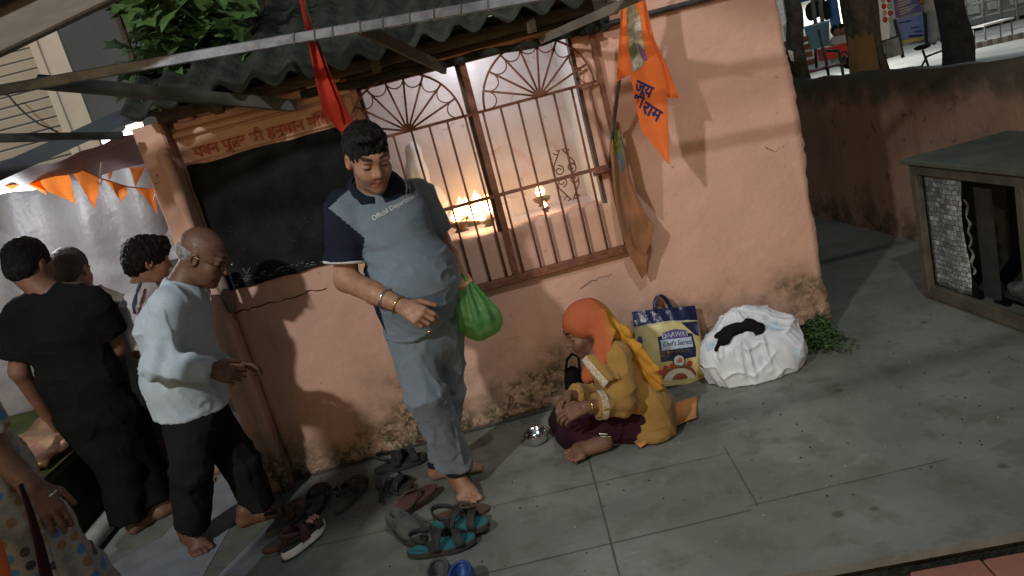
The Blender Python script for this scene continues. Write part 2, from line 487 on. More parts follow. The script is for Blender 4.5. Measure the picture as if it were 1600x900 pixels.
# ------------------------------------------------------------------ lettering
def glyph_mesh(s, size, bold=0.0, ext=0.001, shear=0.0, align='LEFT'):
    c = bpy.data.curves.new('lettering', 'FONT'); c.body = s; c.size = size; c.offset = bold; c.extrude = ext; c.resolution_u = 3
    c.shear = shear; c.align_x = align
    o = bpy.data.objects.new('lettering', c); col.objects.link(o); bpy.context.view_layer.update()
    dg = bpy.context.evaluated_depsgraph_get(); m = o.evaluated_get(dg).to_mesh()
    v = np.array([x.co[:] for x in m.vertices]).reshape(-1, 3); f = [tuple(p.vertices) for p in m.polygons]
    o.evaluated_get(dg).to_mesh_clear(); bpy.data.objects.remove(o); bpy.data.curves.remove(c)
    return v, f
POST = {'ा': (0, .273), 'ी': (0, .273), 'ि': (0, .27)}
def devanagari(s, size, bold=0.008, ext=0.001):
    """letters set one by one; '/' draws the sloping ra-stroke of a conjunct on the letter before it"""
    V_, F_ = [], []; x = 0.0; last = 0.0
    def put(v, f, dx):
        o = len(V_); V_.extend((v + np.array([dx, 0, 0])).tolist()); F_.extend([tuple(i + o for i in q) for q in f])
    for ch in s:
        if ch == ' ': x += 0.28 * size; continue
        if ch == '/':
            a = np.array([x - 0.16 * size, 0.26 * size, 0]); b = np.array([x - 0.46 * size, 0.02 * size, 0]); t = np.array([0.0, 0.085 * size, 0])
            e = np.array([0, 0, ext]); v = np.array([a - e, a + t - e, b + t - e, b - e, a + e, a + t + e, b + t + e, b + e])
            put(v, [(0, 1, 2, 3), (7, 6, 5, 4), (0, 4, 5, 1), (2, 6, 7, 3), (1, 5, 6, 2), (0, 3, 7, 4)], 0); continue
        v, f = glyph_mesh(ch, size, bold * size, ext)
        if not len(v): continue
        put(v, f, x)
        if ch in POST: x += POST[ch][1] * size
        elif ch in 'ुं्': pass
        else: x += v[:, 0].max() - bold * size
    return np.array(V_), F_, x
def place_flat(v, origin, right, up):
    right = nrm(right); up = np.asarray(up, float); up = nrm(up - right * (right @ up)); n = np.cross(right, up)
    return np.asarray(origin) + v[:, :1] * right + v[:, 1:2] * up + v[:, 2:3] * n
def bvh_of(*objs):
    """tree of world-space faces of freshly built objects (Empties at identity rotation)"""
    vs, fs = [], []
    for o in objs:
        b = BASE[o.name]; off = len(vs)
        vs += [Vector(np.array(v.co[:]) + b) for v in o.data.vertices]; fs += [tuple(i + off for i in p.vertices) for p in o.data.polygons]
    return BVHTree.FromPolygons(vs, fs)
def drape(v, direction, tree, lift=0.002):
    d = Vector(nrm(direction)); out = []
    for p in v:
        q = Vector(p) - d * 0.4
        hit = tree.ray_cast(q, d, 1.0)
        out.append(np.array(hit[0] - d * lift) if hit[0] is not None else np.array(p))
    return np.array(out)
# ================================================================== materials of the place
def wall_material():
    m, nt, b = _new('peach_plaster')
    co = objco(nt); sx = N(nt, 'ShaderNodeSeparateXYZ'); L(nt, co, sx.inputs[0]); z = sx.outputs['Z']
    big = noise(nt, co, 2.2, 5); med = noise(nt, co, 9, 6, 0.65, 0.4); fine = noise(nt, co, 46, 5, 0.7, 0.5)
    base = mix(nt, ramp(nt, big, .3, .7), (0.585, 0.355, 0.268), (0.505, 0.31, 0.24))
    base = mix(nt, ramp(nt, med, .55, .78, 0, .35), base, (0.68, 0.49, 0.40))
    # rain streaks
    st = noise(nt, co, 9, 4, .6, 0, (1, 1, .12)); base = mix(nt, ramp(nt, st, .58, .8, 0, .3), base, (0.38, 0.22, 0.15))
    # damp band near the ground: grime, moss, flaked paint
    zz = mathn(nt, 'ADD', z, mathn(nt, 'MULTIPLY', mathn(nt, 'SUBTRACT', noise(nt, co, 3.0, 5, .6), .5), -.85))
    g1 = mathn(nt, 'MULTIPLY', ramp(nt, zz, .48, .14), ramp(nt, med, .32, .6, .35, 1))
    base = mix(nt, mathn(nt, 'MULTIPLY', g1, .82), base, (0.165, 0.12, 0.068))
    g2 = mathn(nt, 'MULTIPLY', ramp(nt, zz, .32, .06), ramp(nt, noise(nt, co, 17, 6, .7, .8), .45, .56))
    base = mix(nt, mathn(nt, 'MULTIPLY', g2, .85), base, (0.035, 0.032, 0.014))
    g3 = mathn(nt, 'MULTIPLY', ramp(nt, zz, .20, .06), ramp(nt, fine, .55, .62))
    base = mix(nt, mathn(nt, 'MULTIPLY', g3, .8), base, (0.50, 0.42, 0.27))
    # small pits and scuffs anywhere
    sp = mathn(nt, 'MULTIPLY', ramp(nt, noise(nt, co, 30, 3, .5), .665, .72), ramp(nt, noise(nt, co, 3.3, 2), .5, .6))
    base = mix(nt, mathn(nt, 'MULTIPLY', sp, .7), base, (0.16, 0.09, 0.06))
    L(nt, base, b.inputs['Base Color']); b.inputs['Roughness'].default_value = .78; b.inputs['Specular IOR Level'].default_value = .3
    h = mathn(nt, 'ADD', mathn(nt, 'MULTIPLY', noise(nt, co, 24, 6, .65), 1.0), mathn(nt, 'MULTIPLY', g2, .5))
    bump(nt, b, h, .45, .012)
    return m
PEACH = wall_material()
def wall_dark():
    m, nt, b = _new('stained_brown_plaster')
    co = objco(nt); sx = N(nt, 'ShaderNodeSeparateXYZ'); L(nt, co, sx.inputs[0]); z = sx.outputs['Z']
    med = noise(nt, co, 6, 6, .65, .5)
    base = mix(nt, ramp(nt, noise(nt, co, 1.7, 4), .3, .7), (0.30, 0.175, 0.118), (0.225, 0.132, 0.09))
    st = noise(nt, co, 7, 4, .6, 0, (1, 1, .1)); base = mix(nt, ramp(nt, st, .5, .75, 0, .55), base, (0.12, 0.07, 0.045))
    zz = mathn(nt, 'ADD', z, mathn(nt, 'MULTIPLY', mathn(nt, 'SUBTRACT', noise(nt, co, 5, 5), .5), .42))
    base = mix(nt, ramp(nt, zz, .86, 1.06, 0, .93), base, (0.045, 0.042, 0.026))
    base = mix(nt, mathn(nt, 'MULTIPLY', ramp(nt, zz, .4, .0), ramp(nt, med, .4, .6)), base, (0.05, 0.035, 0.022))
    base = mix(nt, ramp(nt, noise(nt, co, 11, 5, .6, .6), .62, .7, 0, .8), base, (0.06, 0.035, 0.022))
    L(nt, base, b.inputs['Base Color']); b.inputs['Roughness'].default_value = .85
    bump(nt, b, noise(nt, co, 26, 6, .65), .5, .015); return m
STAINED = wall_dark()
def floor_material():
    m, nt, b = _new('worn_concrete')
    co = objco(nt)
    big = noise(nt, co, 1.3, 5, .6, .4); med = noise(nt, co, 7, 6, .62, .3); fine = noise(nt, co, 70, 4, .7)
    base = mix(nt, ramp(nt, big, .32, .68), (0.108, 0.121, 0.102), (0.188, 0.196, 0.174))
    base = mix(nt, ramp(nt, med, .48, .66, 0, .6), base, (0.095, 0.090, 0.068))
    base = mix(nt, ramp(nt, noise(nt, co, 4, 6, .7, 1.2, (1, 2.2, 1)), .58, .72, 0, .45), base, (0.26, 0.265, 0.24))
    base = mix(nt, ramp(nt, fine, .58, .75, 0, .35), base, (0.11, 0.105, 0.09))
    v = N(nt, 'ShaderNodeTexVoronoi'); v.inputs['Scale'].default_value = 3.1; L(nt, co, v.inputs['Vector'])
    sp = mathn(nt, 'ADD', v.outputs['Distance'], mathn(nt, 'MULTIPLY', med, .09))
    base = mix(nt, mathn(nt, 'MULTIPLY', ramp(nt, sp, .125, .09), .85), base, (0.075, 0.07, 0.055))
    v2 = N(nt, 'ShaderNodeTexVoronoi'); v2.inputs['Scale'].default_value = 11; L(nt, co, v2.inputs['Vector'])
    base = mix(nt, mathn(nt, 'MULTIPLY', ramp(nt, mathn(nt, 'ADD', v2.outputs['Distance'], mathn(nt, 'MULTIPLY', fine, .2)), .2, .15), ramp(nt, big, .5, .6, 0, .6)), base, (0.09, 0.085, 0.07))
    L(nt, base, b.inputs['Base Color'])
    L(nt, ramp(nt, med, .3, .7, .34, .66), b.inputs['Roughness'])
    bump(nt, b, mathn(nt, 'ADD', noise(nt, co, 30, 5, .6), mathn(nt, 'MULTIPLY', fine, .4)), .25, .006)
    return m
FLOOR = floor_material()
SEAM = pm('seam_grime', (0.075, 0.074, 0.064), scale=30)
ASPHALT = pm('street_concrete', (0.30, 0.30, 0.28), (0.20, 0.20, 0.19), scale=1.2, rough=.8, bs=40)
PAVER = pm('red_pavers', (0.30, 0.12, 0.085), (0.22, 0.10, 0.075), scale=5, rough=.8, bs=70)
MOSS = pm('mossy_sheet', (0.028, 0.032, 0.023), (0.010, 0.012, 0.008), scale=11, rough=.95, bs=45, bstr=.6, bd=.02)
GALV = pm('galvanised_steel', (0.17, 0.185, 0.205), (0.10, 0.11, 0.125), scale=16, rough=.5, bs=90, bstr=.15, metal=.35)
DARKSTEEL = pm('dark_painted_steel', (0.055, 0.06, 0.058), (0.03, 0.033, 0.032), scale=12, rough=.6)
RUST = pm('rust_brown_paint', (0.21, 0.078, 0.042), (0.13, 0.05, 0.032), scale=40, rough=.6, bs=150, bstr=.3)
BROWNP = pm('brown_frame_paint', (0.075, 0.047, 0.033), (0.045, 0.032, 0.026), scale=25, rough=.6)
TIMBER = pm('weathered_timber', (0.105, 0.078, 0.05), (0.055, 0.042, 0.03), scale=14, rough=.85, stretch=(1, 6, 6), bstr=.4)
TIMBERG = pm('grey_timber', (0.23, 0.19, 0.135), (0.13, 0.105, 0.075), scale=14, rough=.85, stretch=(6, 6, 1), bstr=.4)
BLACKB = pm('chalky_blackboard', (0.007, 0.009, 0.009), (0.016, 0.019, 0.020), scale=6, rough=.9, bs=90, spec=.15)
CHALK = pm('chalk_dust', (0.20, 0.25, 0.27), (0.06, 0.08, 0.09), scale=60, rough=.9)
REDINK = pm('faded_red_paint', (0.33, 0.055, 0.045), (0.42, 0.13, 0.09), scale=60, rough=.8, bstr=0)
def interior_material():
    m, nt, b = _new('smudged_tiles')
    co = objco(nt)
    base = mix(nt, ramp(nt, noise(nt, co, 3, 5, .6, .8), .35, .7), (0.62, 0.60, 0.63), (0.50, 0.46, 0.50))
    base = mix(nt, ramp(nt, noise(nt, co, 5.5, 5, .65, 1.2), .56, .72, 0, .7), base, (0.50, 0.27, 0.25))
    base = mix(nt, ramp(nt, noise(nt, co, 13, 5, .6, .8), .62, .72, 0, .7), base, (0.22, 0.15, 0.17))
    br = N(nt, 'ShaderNodeTexBrick'); br.offset = 0; br.inputs['Scale'].default_value = 1.0
    br.inputs['Mortar Size'].default_value = .004; br.inputs['Brick Width'].default_value = .3; br.inputs['Row Height'].default_value = .42
    mp = N(nt, 'ShaderNodeMapping'); mp.inputs['Rotation'].default_value = (math.radians(90), 0, 0); L(nt, co, mp.inputs[0]); L(nt, mp.outputs[0], br.inputs[0])
    base = mix(nt, mathn(nt, 'MULTIPLY', br.outputs['Fac'], .22), base, (0.30, 0.27, 0.28))
    L(nt, base, b.inputs['Base Color']); b.inputs['Roughness'].default_value = .35
    bump(nt, b, noise(nt, co, 20, 4), .1, .006); return m
TILES = interior_material()
WHITEW = pm('white_wash', (0.66, 0.70, 0.72), (0.56, 0.61, 0.63), scale=3, rough=.6)
TARP = pm('white_tarpaulin', (0.215, 0.215, 0.225), (0.17, 0.17, 0.18), scale=2.5, rough=.45, bs=7, bstr=.5, bd=.03)
TENTSHEET = pm('dull_mauve_sheet', (0.26, 0.18, 0.18), (0.17, 0.12, 0.125), scale=4, rough=.7, stretch=(1, 8, 1))
HOUSEB = pm('blue_grey_render', (0.125, 0.15, 0.165), (0.10, 0.12, 0.135), scale=2, rough=.9)
CREAM = pm('cream_paint', (0.74, 0.70, 0.63), (0.64, 0.61, 0.55), scale=3, rough=.7)
TUBEON = emit('lit_tube', (0.95, 0.98, 1.0), 9.0)
BULBON = emit('lit_shop_tube', (1.0, 0.97, 0.86), 3.5)
ORANGE = cloth('saffron_cloth', (0.86, 0.20, 0.045), (0.76, 0.155, 0.03))
ORANGE2 = cloth('thin_saffron_cloth', (0.95, 0.30, 0.06), (0.90, 0.23, 0.04), glow=.8)
for _m in (ORANGE, ORANGE2):
    _b = _m.node_tree.nodes['Principled BSDF']; _b.inputs['Roughness'].default_value = .7
LEAF = pm('broad_leaf', (0.085, 0.155, 0.045), (0.045, 0.095, 0.028), scale=9, rough=.55, bstr=.1)
LEAFD = pm('dark_leaf', (0.030, 0.050, 0.020), (0.018, 0.032, 0.014), scale=9, rough=.6, bstr=.1)
WEED = pm('weed_leaf', (0.050, 0.105, 0.025), (0.028, 0.065, 0.016), scale=20, rough=.6, bstr=.1)
BARK = pm('rough_bark', (0.085, 0.068, 0.045), (0.035, 0.030, 0.022), scale=9, rough=.95, bs=22, bstr=.8, bd=.04, stretch=(1, 1, .4))
FLAME = emit('flame', (1.0, 0.50, 0.14), 13.0)
FLAMEC = emit('flame_core', (1.0, 0.86, 0.50), 30.0)
BRASS = pm('brass', (0.20, 0.11, 0.04), (0.12, 0.06, 0.02), scale=20, rough=.35, metal=.9)

# ================================================================== ground
def sheet(name, pts, z, mat, kind='structure', thick=0.0):
    mb = MB()
    if thick: mb.prism([(x, y, z - thick) for x, y in pts], (0, 0, thick))
    else: mb.add([(x, y, z) for x, y in pts], [tuple(range(len(pts)))])
    o = mb.build(name, mat); o['kind'] = kind; return o
sheet('ground', [(-150, -150), (150, -150), (150, 150), (-150, 150)], -0.17, ASPHALT)
edge0, edge1 = G(1225, 900), G(1600, 831)
ed = nrm(edge1 - edge0); e_l = edge0 - ed * 9; e_r = edge0 + ed * ((2.86 - edge0[0]) / ed[0])
sheet('yard_floor', [(e_l[0], e_l[1]), (e_r[0], e_r[1]), (2.86, 7.0), (-8.0, 7.0), (-8.0, e_l[1])], 0.0, FLOOR, thick=.03)
k1, k2 = G(1360, 900, -.06), G(1600, 856, -.06)
kd = nrm(k2 - k1); a0, a1 = k1 - kd * 8, k1 + kd * 2.6
nk = V3(kd[1], -kd[0], 0)
mb = MB()   # interlocking red pavers beside the kerb: blocks with ragged edge
for i in range(-24, 22):
    for j in range(7):
        c = k1 + kd * (i * .213 + (j % 2) * .106) + nk * (j * .113 + .065 + (0.012 if (i * 7 + j) % 3 == 0 else 0))
        ang = math.atan2(kd[1], kd[0]); Rz = np.array([[math.cos(ang), -math.sin(ang), 0], [math.sin(ang), math.cos(ang), 0], [0, 0, 1]])
        mb.box((c[0], c[1], -.105 + rnd.uniform(-.003, .003)), (.207, .107, .09), Rz, 0, .006)
mb.build('pavement', PAVER)['kind'] = 'structure'
mb = MB(); g0, g1 = edge0 - ed * 8, edge1 + ed * 1
mb.add([g0 + nk * -.0 + V3(0, 0, -.075), g1 + V3(0, 0, -.075), a1 + V3(0, 0, -.035) + nk * .02, a0 + V3(0, 0, -.035) + nk * .02], [(0, 1, 2, 3)])
q0, q1 = g0 - nk * .03, g1 - nk * .03; mb.add([q0 + V3(0, 0, -.03), q1 + V3(0, 0, -.03), q1 + V3(0, 0, -.16), q0 + V3(0, 0, -.16)], [(0, 1, 2, 3)]); mb.add([q0 + V3(0, 0, -.10), q1 + V3(0, 0, -.10), a1 + nk * .02 + V3(0, 0, -.10), a0 + nk * .02 + V3(0, 0, -.10)], [(0, 1, 2, 3)]); mb.v = mb.v[4:]; mb.f = [tuple(i - 4 for i in q) for q in mb.f[1:]]; mb.m = mb.m[1:]; mb.sm = mb.sm[1:]
mb.build('drain_soil', pm('wet_soil', (.035, .036, .022), (.018, .019, .013), scale=12, bs=40, bstr=.6, bd=.02))['kind'] = 'structure'
mb = MB()   # joints cut in the concrete
def strip(a, b, wd, z=.004):
    a = np.array([a[0], a[1], z]); b = np.array([b[0], b[1], z]); d = nrm(b - a); s = V3(-d[1], d[0], 0) * wd / 2
    n = 14; pts = [a + (b - a) * i / n for i in range(n + 1)]
    ws = [rnd.uniform(.5, 1.2) for _ in pts]; js = [s * rnd.uniform(-.4, .4) for _ in pts]
    mb.add([p + s * q + j for p, q, j in zip(pts, ws, js)] + [p - s * q + j for p, q, j in zip(pts, ws, js)],
           [(i, i + 1, n + 2 + i, n + 1 + i) for i in range(n)])
def gl(x0, y0, x1, y1, ext0=0, ext1=0):
    a, b = G(x0, y0), G(x1, y1); d = b - a; return a - d * ext0, b + d * ext1
strip(*gl(920, 718, 968, 900, .3, 1), .005); strip(*gl(800, 785, 1150, 706, 1.5, .0), .0035); strip(*gl(800, 887, 1140, 806, 1.5, .1), .0035)
strip(*gl(1210, 782, 1420, 733, .2, .3), .003); strip(*gl(1135, 705, 1175, 775, .1, .2), .003)
strip((-1.2, -.014), (1.7, -.014), .034, .003); strip((-1.2, -.03), (1.7, -.03), .02, .005)
mb.build('floor_joints', SEAM)['kind'] = 'structure'
PALEFLOOR = pm('pale_floor_patch', (0.25, 0.275, 0.30), (0.19, 0.21, 0.225), scale=7, rough=.4)
mb = MB(); mb.prism([G(*p) * V3(1, 1, 0) + V3(0, 0, -.001) for p in [(420, 822), (440, 835), (385, 900), (342, 900)]], (0, 0, .006))
mb.prism([G(*p) * V3(1, 1, 0) + V3(0, 0, -.001) for p in [(350, 726), (392, 770), (300, 930), (130, 930), (180, 880), (255, 840)]], (0, 0, .005))
mb.build('floor_patches', PALEFLOOR)['kind'] = 'structure'

# ================================================================== the shrine
shrine = thing('shrine_building', 'small peach painted shrine with grilled window and corrugated mossy roof', 'shrine', (0, .6, 0))
XL, XR, WT = -1.20, 1.717, 1.95
OX0, OX1, OZ0, OZ1 = -.33, .705, .965, 1.80
mb = MB()
def lin(a, b, st): return list(np.linspace(a, b, max(2, int(round((b - a) / st)) + 1)))
xs = lin(XL, OX0, .03)[:-1] + lin(OX0, OX1, .03)[:-1] + lin(OX1, XR, .03); zs = lin(-.01, OZ0, .03)[:-1] + lin(OZ0, OZ1, .03)[:-1] + lin(OZ1, WT, .03)
nx_, nz_ = len(xs), len(zs); vid = {}
A = np.array([[x, 0, z] for x in xs for z in zs]); q = A * 1.0
dn = vnoise(A[:, 0] * 2.5, A[:, 2] * 2.5, A[:, 1] + 3) * .010 + vnoise(A[:, 0] * 11, A[:, 2] * 11, A[:, 1] + 9) * .005
low = np.clip(1 - A[:, 2] / .25, 0, 1); dn += low * vnoise(A[:, 0] * 18, A[:, 2] * 18, A[:, 1] + 2) * .022
q[:, 1] = dn
rt_ = np.isclose(A[:, 0], XR); q[rt_, 0] += vnoise(A[rt_, 2] * 6, A[rt_, 2] * 0, A[rt_, 2] * 0 + 4) * .025 + vnoise(A[rt_, 2] * 31, A[rt_, 2] * 0, A[rt_, 2] * 0 + 7) * .014
bt = (np.isclose(A[:, 2], OZ0) & (A[:, 0] > OX0 - .01) & (A[:, 0] < OX1 + .01)); q[bt, 2] += vnoise(A[bt, 0] * 14, A[bt, 0] * 0, A[bt, 0] * 0) * .03
B2 = q.copy(); B2[:, 1] = .13
fs = []
hole = lambda i, j: OX0 - 1e-6 <= xs[i] < OX1 - 1e-6 and OZ0 - 1e-6 <= zs[j] < OZ1 - 1e-6
K = nx_ * nz_; id_ = lambda i, j: i * nz_ + j
for i in range(nx_ - 1):
    for j in range(nz_ - 1):
        if hole(i, j): continue
        fs.append((id_(i, j), id_(i + 1, j), id_(i + 1, j + 1), id_(i, j + 1)))
        fs.append((id_(i, j) + K, id_(i, j + 1) + K, id_(i + 1, j + 1) + K, id_(i + 1, j) + K))
        for (di, dj, e0, e1) in ((-1, 0, (i, j), (i, j + 1)), (1, 0, (i + 1, j), (i + 1, j + 1)), (0, -1, (i, j), (i + 1, j)), (0, 1, (i, j + 1), (i + 1, j + 1))):
            a, b_ = i + di, j + dj
            if a < 0 or b_ < 0 or a >= nx_ - 1 or b_ >= nz_ - 1 or hole(a, b_):
                fs.append((id_(*e0), id_(*e1), id_(*e1) + K, id_(*e0) + K))
mb.add(np.concatenate([q, B2]), fs, 0, True)
CRACKM = pm('crack_dark', (0.05, 0.03, 0.022))
def crack(pts, r):
    out = [];
    for a, b_ in zip(pts[:-1], pts[1:]):
        for t in np.linspace(0, 1, 5)[:-1]: out.append(np.array(a) * (1 - t) + np.array(b_) * t + V3(rnd.uniform(-.004, .004), 0, rnd.uniform(-.007, .007)))
    out.append(np.array(pts[-1])); out = [p - V3(0, .003, 0) for p in out]
    mb.tube(out, [r * rnd.uniform(.5, 1.2) for _ in out], 5, 1)
crack([P(366, 490), P(395, 480), P(425, 473), P(465, 463), P(480, 456), P(510, 450)], .003)
crack([P(1196, 232), P(1212, 236), P(1222, 229), P(1232, 222)], .0022)
crack([P(905, 450), P(930, 436), P(955, 428)], .0011)
wall_o = mb.build('wall', [PEACH, CRACKM], shrine)
mb = MB()   # walls round the inner room, its tiled back and the altar slab
mb.box((-.15, .91, .96), (1.8, .1, 1.9), None, 0)
mb.box((-1.1, .495, .96), (.1, .725, 1.9), None, 1); mb.box((.80, .495, .96), (.1, .725, 1.9), None, 1)
mb.box((-.15, .495, 1.94), (1.8, .725, .03), None, 1)
mb.box((-.15, .495, .45), (2.0, .725, .9), None, 0)
mb.build('inner_room', [TILES, WHITEW], shrine)
for c_, s_ in (((XR - .075, 1.16, .99), (.13, 2.05, 2.0)), ((1.25, 2.16, .99), (.8, .1, 2.0)), ((XL + .06, .75, .95), (.12, 1.2, 1.9))): mb = MB(); mb.box(c_, s_); mb.build('wall', PEACH, shrine)
# pilaster at the left corner with a pipe in front of it
mb = MB()
zs2 = lin(0, 1.86, .05); n = len(zs2); vs = []
for z in zs2:
    for (x, y) in ((-1.335, -.075), (-1.325, -.085), (-1.215, -.085), (-1.205, -.075), (-1.205, .1), (-1.335, .1)):
        vs.append((x + vnoise(np.array([z * 7.]), np.array([x * 9]), np.array([y * 9]))[0] * .014, y + vnoise(np.array([z * 7.]), np.array([x * 9]), np.array([3.]))[0] * .012, z))
mb.add(vs, [(i * 6 + j, i * 6 + (j + 1) % 6, i * 6 + 6 + (j + 1) % 6, i * 6 + 6 + j) for i in range(n - 1) for j in range(6)] + [tuple(range((n - 1) * 6, n * 6))])
mb.build('pilaster', PEACH, shrine)
mb = MB(); mb.tube([(-1.222 + rnd.uniform(-.003, .003), -.112, z) for z in lin(0.0, 1.74, .1)], [.026 + rnd.uniform(-.002, .003) for _ in lin(0, 1.74, .1)], 12)
mb.build('downpipe', PEACH, shrine)
# name band above the board, with its broken ledge
mb = MB()
for (x0, x1, z0, z1, y) in ((-1.19, -.36, 1.655, 1.765, -.012), (-1.19, -.36, 1.775, 1.80, -.035), (-1.17, -.74, 1.81, 1.845, -.03), (-.70, -.36, 1.81, 1.85, -.02)):
    mb.box(((x0 + x1) / 2, y / 2 + .03, (z0 + z1) / 2), (x1 - x0, abs(y) + .06, z1 - z0), None, 0, .006)
for i in range(9):
    x = -1.1 + i * .085; mb.box((x, -.03, 1.862 + rnd.uniform(-.01, .01)), (.07, .08, .035), None, 0, .008)
mb.build('name_band', PEACH, shrine)
v, f, wd = devanagari('पवन पुत/र श/ी हनुमान मंिदर', 1.0, .035, .012)
a, b_ = P(304, 242, -.014), P(522, 184, -.014); s = np.linalg.norm(b_ - a) / wd
v = place_flat(v * s, a + V3(0, -.002, -.012), V3(1, 0, -.0) + 0 * a, V3(0, 0, 1)); 
mesh_obj('lettering', v, f, REDINK, shrine)
# roof: corrugated sheet sloping up and back, fascia board and wall plate under it
mb = MB()
def rf(u, v_):
    x = -1.28 + 2.12 * u; y = -.30 + 1.75 * v_
    ph = 2 * math.pi * x / .147
    return (x, y + (.02 * math.sin(x * 9) + .03 * vnoise(np.array([x * 23.]), np.array([.5]), np.array([2.]))[0]) * (1 - v_), 1.905 + .46 * v_ * 1.75 + .026 * math.sin(ph) + .010 * math.sin(x * 5.1) - .008 * (1 - v_))
mb.grid(rf, 190, 12, 0, True, .009)
mb.build('roof', MOSS, shrine)
mb = MB(); mb.beam((-1.2, .03, 1.875), (.95, .03, 1.875), .08, .10, 0); mb.beam((-1.2, -.10, 1.875), (.8, -.10, 1.868), .035, .05, 0)
for x in (-.9, -.2, .5): mb.beam((x, -.24, 1.84), (x, .4, 2.13), .04, .05, 0)
mb.build('roof_frame', TIMBER, shrine)
mb = MB(); mb.tube([P(px, 132 - (px - 545) * .2245 + 2 * math.sin(px / 21), -.055) for px in range(470, 935, 18)], [.018 + rnd.uniform(-.002, .003) for _ in range(470, 935, 18)], 10)
mb.build('lintel_log', MOSS, shrine)
mb = MB(); mb.tube([P(px, 22 - (px - 1010) * .26, -.02) for px in range(925, 1290, 20)], .014, 8); 
mb.box((1.36, .02, 1.80), (.72, .09, .035), None, 1, .006)
mb.build('conduit', [DARKSTEEL, PEACH], shrine)
mb = MB()
for i in range(16):   # rough mortar heap and rags where roof meets grille
    p = P(885 + i * 4, 45 - i * .6 + rnd.uniform(-6, 8), -.06 + rnd.uniform(-.02, .03)); mb.ball(p, (.022 + rnd.random() * .016, .02, .014 + rnd.random() * .01), 5)
mb.build('mortar', MOSS, shrine)
mb = MB(); mb.tube([P(335, 415, -.14), P(350, 450, -.14), P(364, 486, -.13)], [.021, .024, .020], 9); mb.tube([P(360, 478, -.12), P(368, 500, -.12)], .006, 6)
mb.build('timber_stub', TIMBERG, shrine)

# window frame, mullion and iron grille
mb = MB()
mb.box((.168, .045, 1.375), (.052, .06, .83)); mb.box((.705, .045, 1.375), (.035, .06, .83)); mb.box((-.328, .045, 1.375), (.03, .06, .83)); mb.box((.19, .045, 1.795), (1.05, .06, .03))
mb.build('window_frame', BROWNP, shrine)
gr = MB(); GY = -.028
zb = .735; zt = 1.80; zm = 1.145; zh = 1.545
def bar(x0, z0, x1, z1, r=.006, y=GY, m=0): gr.tube([(x0, y, z0), ((x0 + x1) / 2, y + rnd.uniform(-.002, .002), (z0 + z1) / 2), (x1, y, z1)], r, 6, m)
gxs = [-.395 + .0868 * i for i in range(14)]
for x in gxs:
    bar(x + rnd.uniform(-.004, .004), zb, x, zh)
gr.box((.19, GY, zb - .012), (1.24, .034, .04), None, 0, .004)
gr.box((.20, GY - .004, zm), (1.22, .010, .017)); gr.box((.19, GY - .004, zh), (1.2, .010, .014))
gr.box((.795, GY, 1.27), (.022, .02, 1.08)); gr.box((-.42, GY, 1.27), (.022, .02, 1.08)); gr.box((.175, GY - .003, 1.27), (.028, .014, 1.08))
gr.build('grille_bars', RUST, shrine)
for hx in (-.148, .492):
    gr = MB(); R0 = .268
    gr.tube([(hx + R0 * math.cos(t), GY - .008, zh + R0 * .97 * math.sin(t)) for t in np.linspace(0, math.pi, 28)], .006, 6)
    hub = [(hx + .034 * math.cos(t), GY - .018, zh + .034 * math.sin(t)) for t in np.linspace(0, math.pi, 14)]
    gr.prism(hub, (0, .022, 0))
    angs = np.linspace(0, math.pi, 10)
    for t in angs[1:-1]:
        gr.tube([(hx + .03 * math.cos(t), GY - .008, zh + .03 * math.sin(t)), (hx + R0 * math.cos(t), GY - .008, zh + R0 * .97 * math.sin(t))], .0055, 6)
    for t0, t1 in zip(angs[:-1], angs[1:]):   # scallops hanging from the arch between spokes
        pa = V3(hx + R0 * math.cos(t0), 0, zh + R0 * .97 * math.sin(t0)); pb = V3(hx + R0 * math.cos(t1), 0, zh + R0 * .97 * math.sin(t1)); mid = (pa + pb) / 2; inn = nrm(V3(hx, 0, zh) - mid); hw = (pb - pa) / 2
        gr.tube([mid + hw * math.cos(s) * -1 + inn * .058 * math.sin(s) + V3(0, GY - .008, 0) for s in np.linspace(0, math.pi, 12)], .0032, 5)
    gr.build('grille_fan', RUST, shrine)
def spiral(c, r0, turns, start, sgn): return [(c[0] + r0 * (1 - s * .72) * math.cos(start + sgn * s * turns * 2 * math.pi), GY - .014, c[1] + r0 * (1 - s * .72) * math.sin(start + sgn * s * turns * 2 * math.pi)) for s in np.linspace(0, 1, 22)]
def scroll_panel(cx, cz):
    g = MB()
    for sg in (-1, 1):
        for e in (-1, 1):
            g.tube(spiral((cx + sg * .030, cz + e * .028), .026, 1.25, math.pi / 2 * e + (0 if sg < 0 else math.pi) * 0 + (math.pi if sg > 0 else 0), sg * e), .0033, 5)
            g.tube([(cx + sg * .052, GY - .014, cz + e * .030), (cx + sg * .050, GY - .014, cz + e * .055), (cx + sg * .004, GY - .014, cz + e * .125)], .0035, 5)
            g.tube(spiral((cx + sg * .022, cz + e * .118), .017, .8, math.pi + (0 if sg < 0 else math.pi), -sg * e), .003, 5)
    g.build('grille_scroll', RUST, shrine)
scroll_panel(P(883, 272)[0], P(883, 272)[2]); scroll_panel(P(676, 336)[0], P(676, 336)[2])
mb = MB(); zz_ = P(960, 262)[2]
mb.box((.74, GY - .016, zz_), (.17, .02, .02)); mb.tube([P(930, 271, -.06), P(952, 266, -.06)], .006, 7); mb.build('bolt', RUST, shrine)

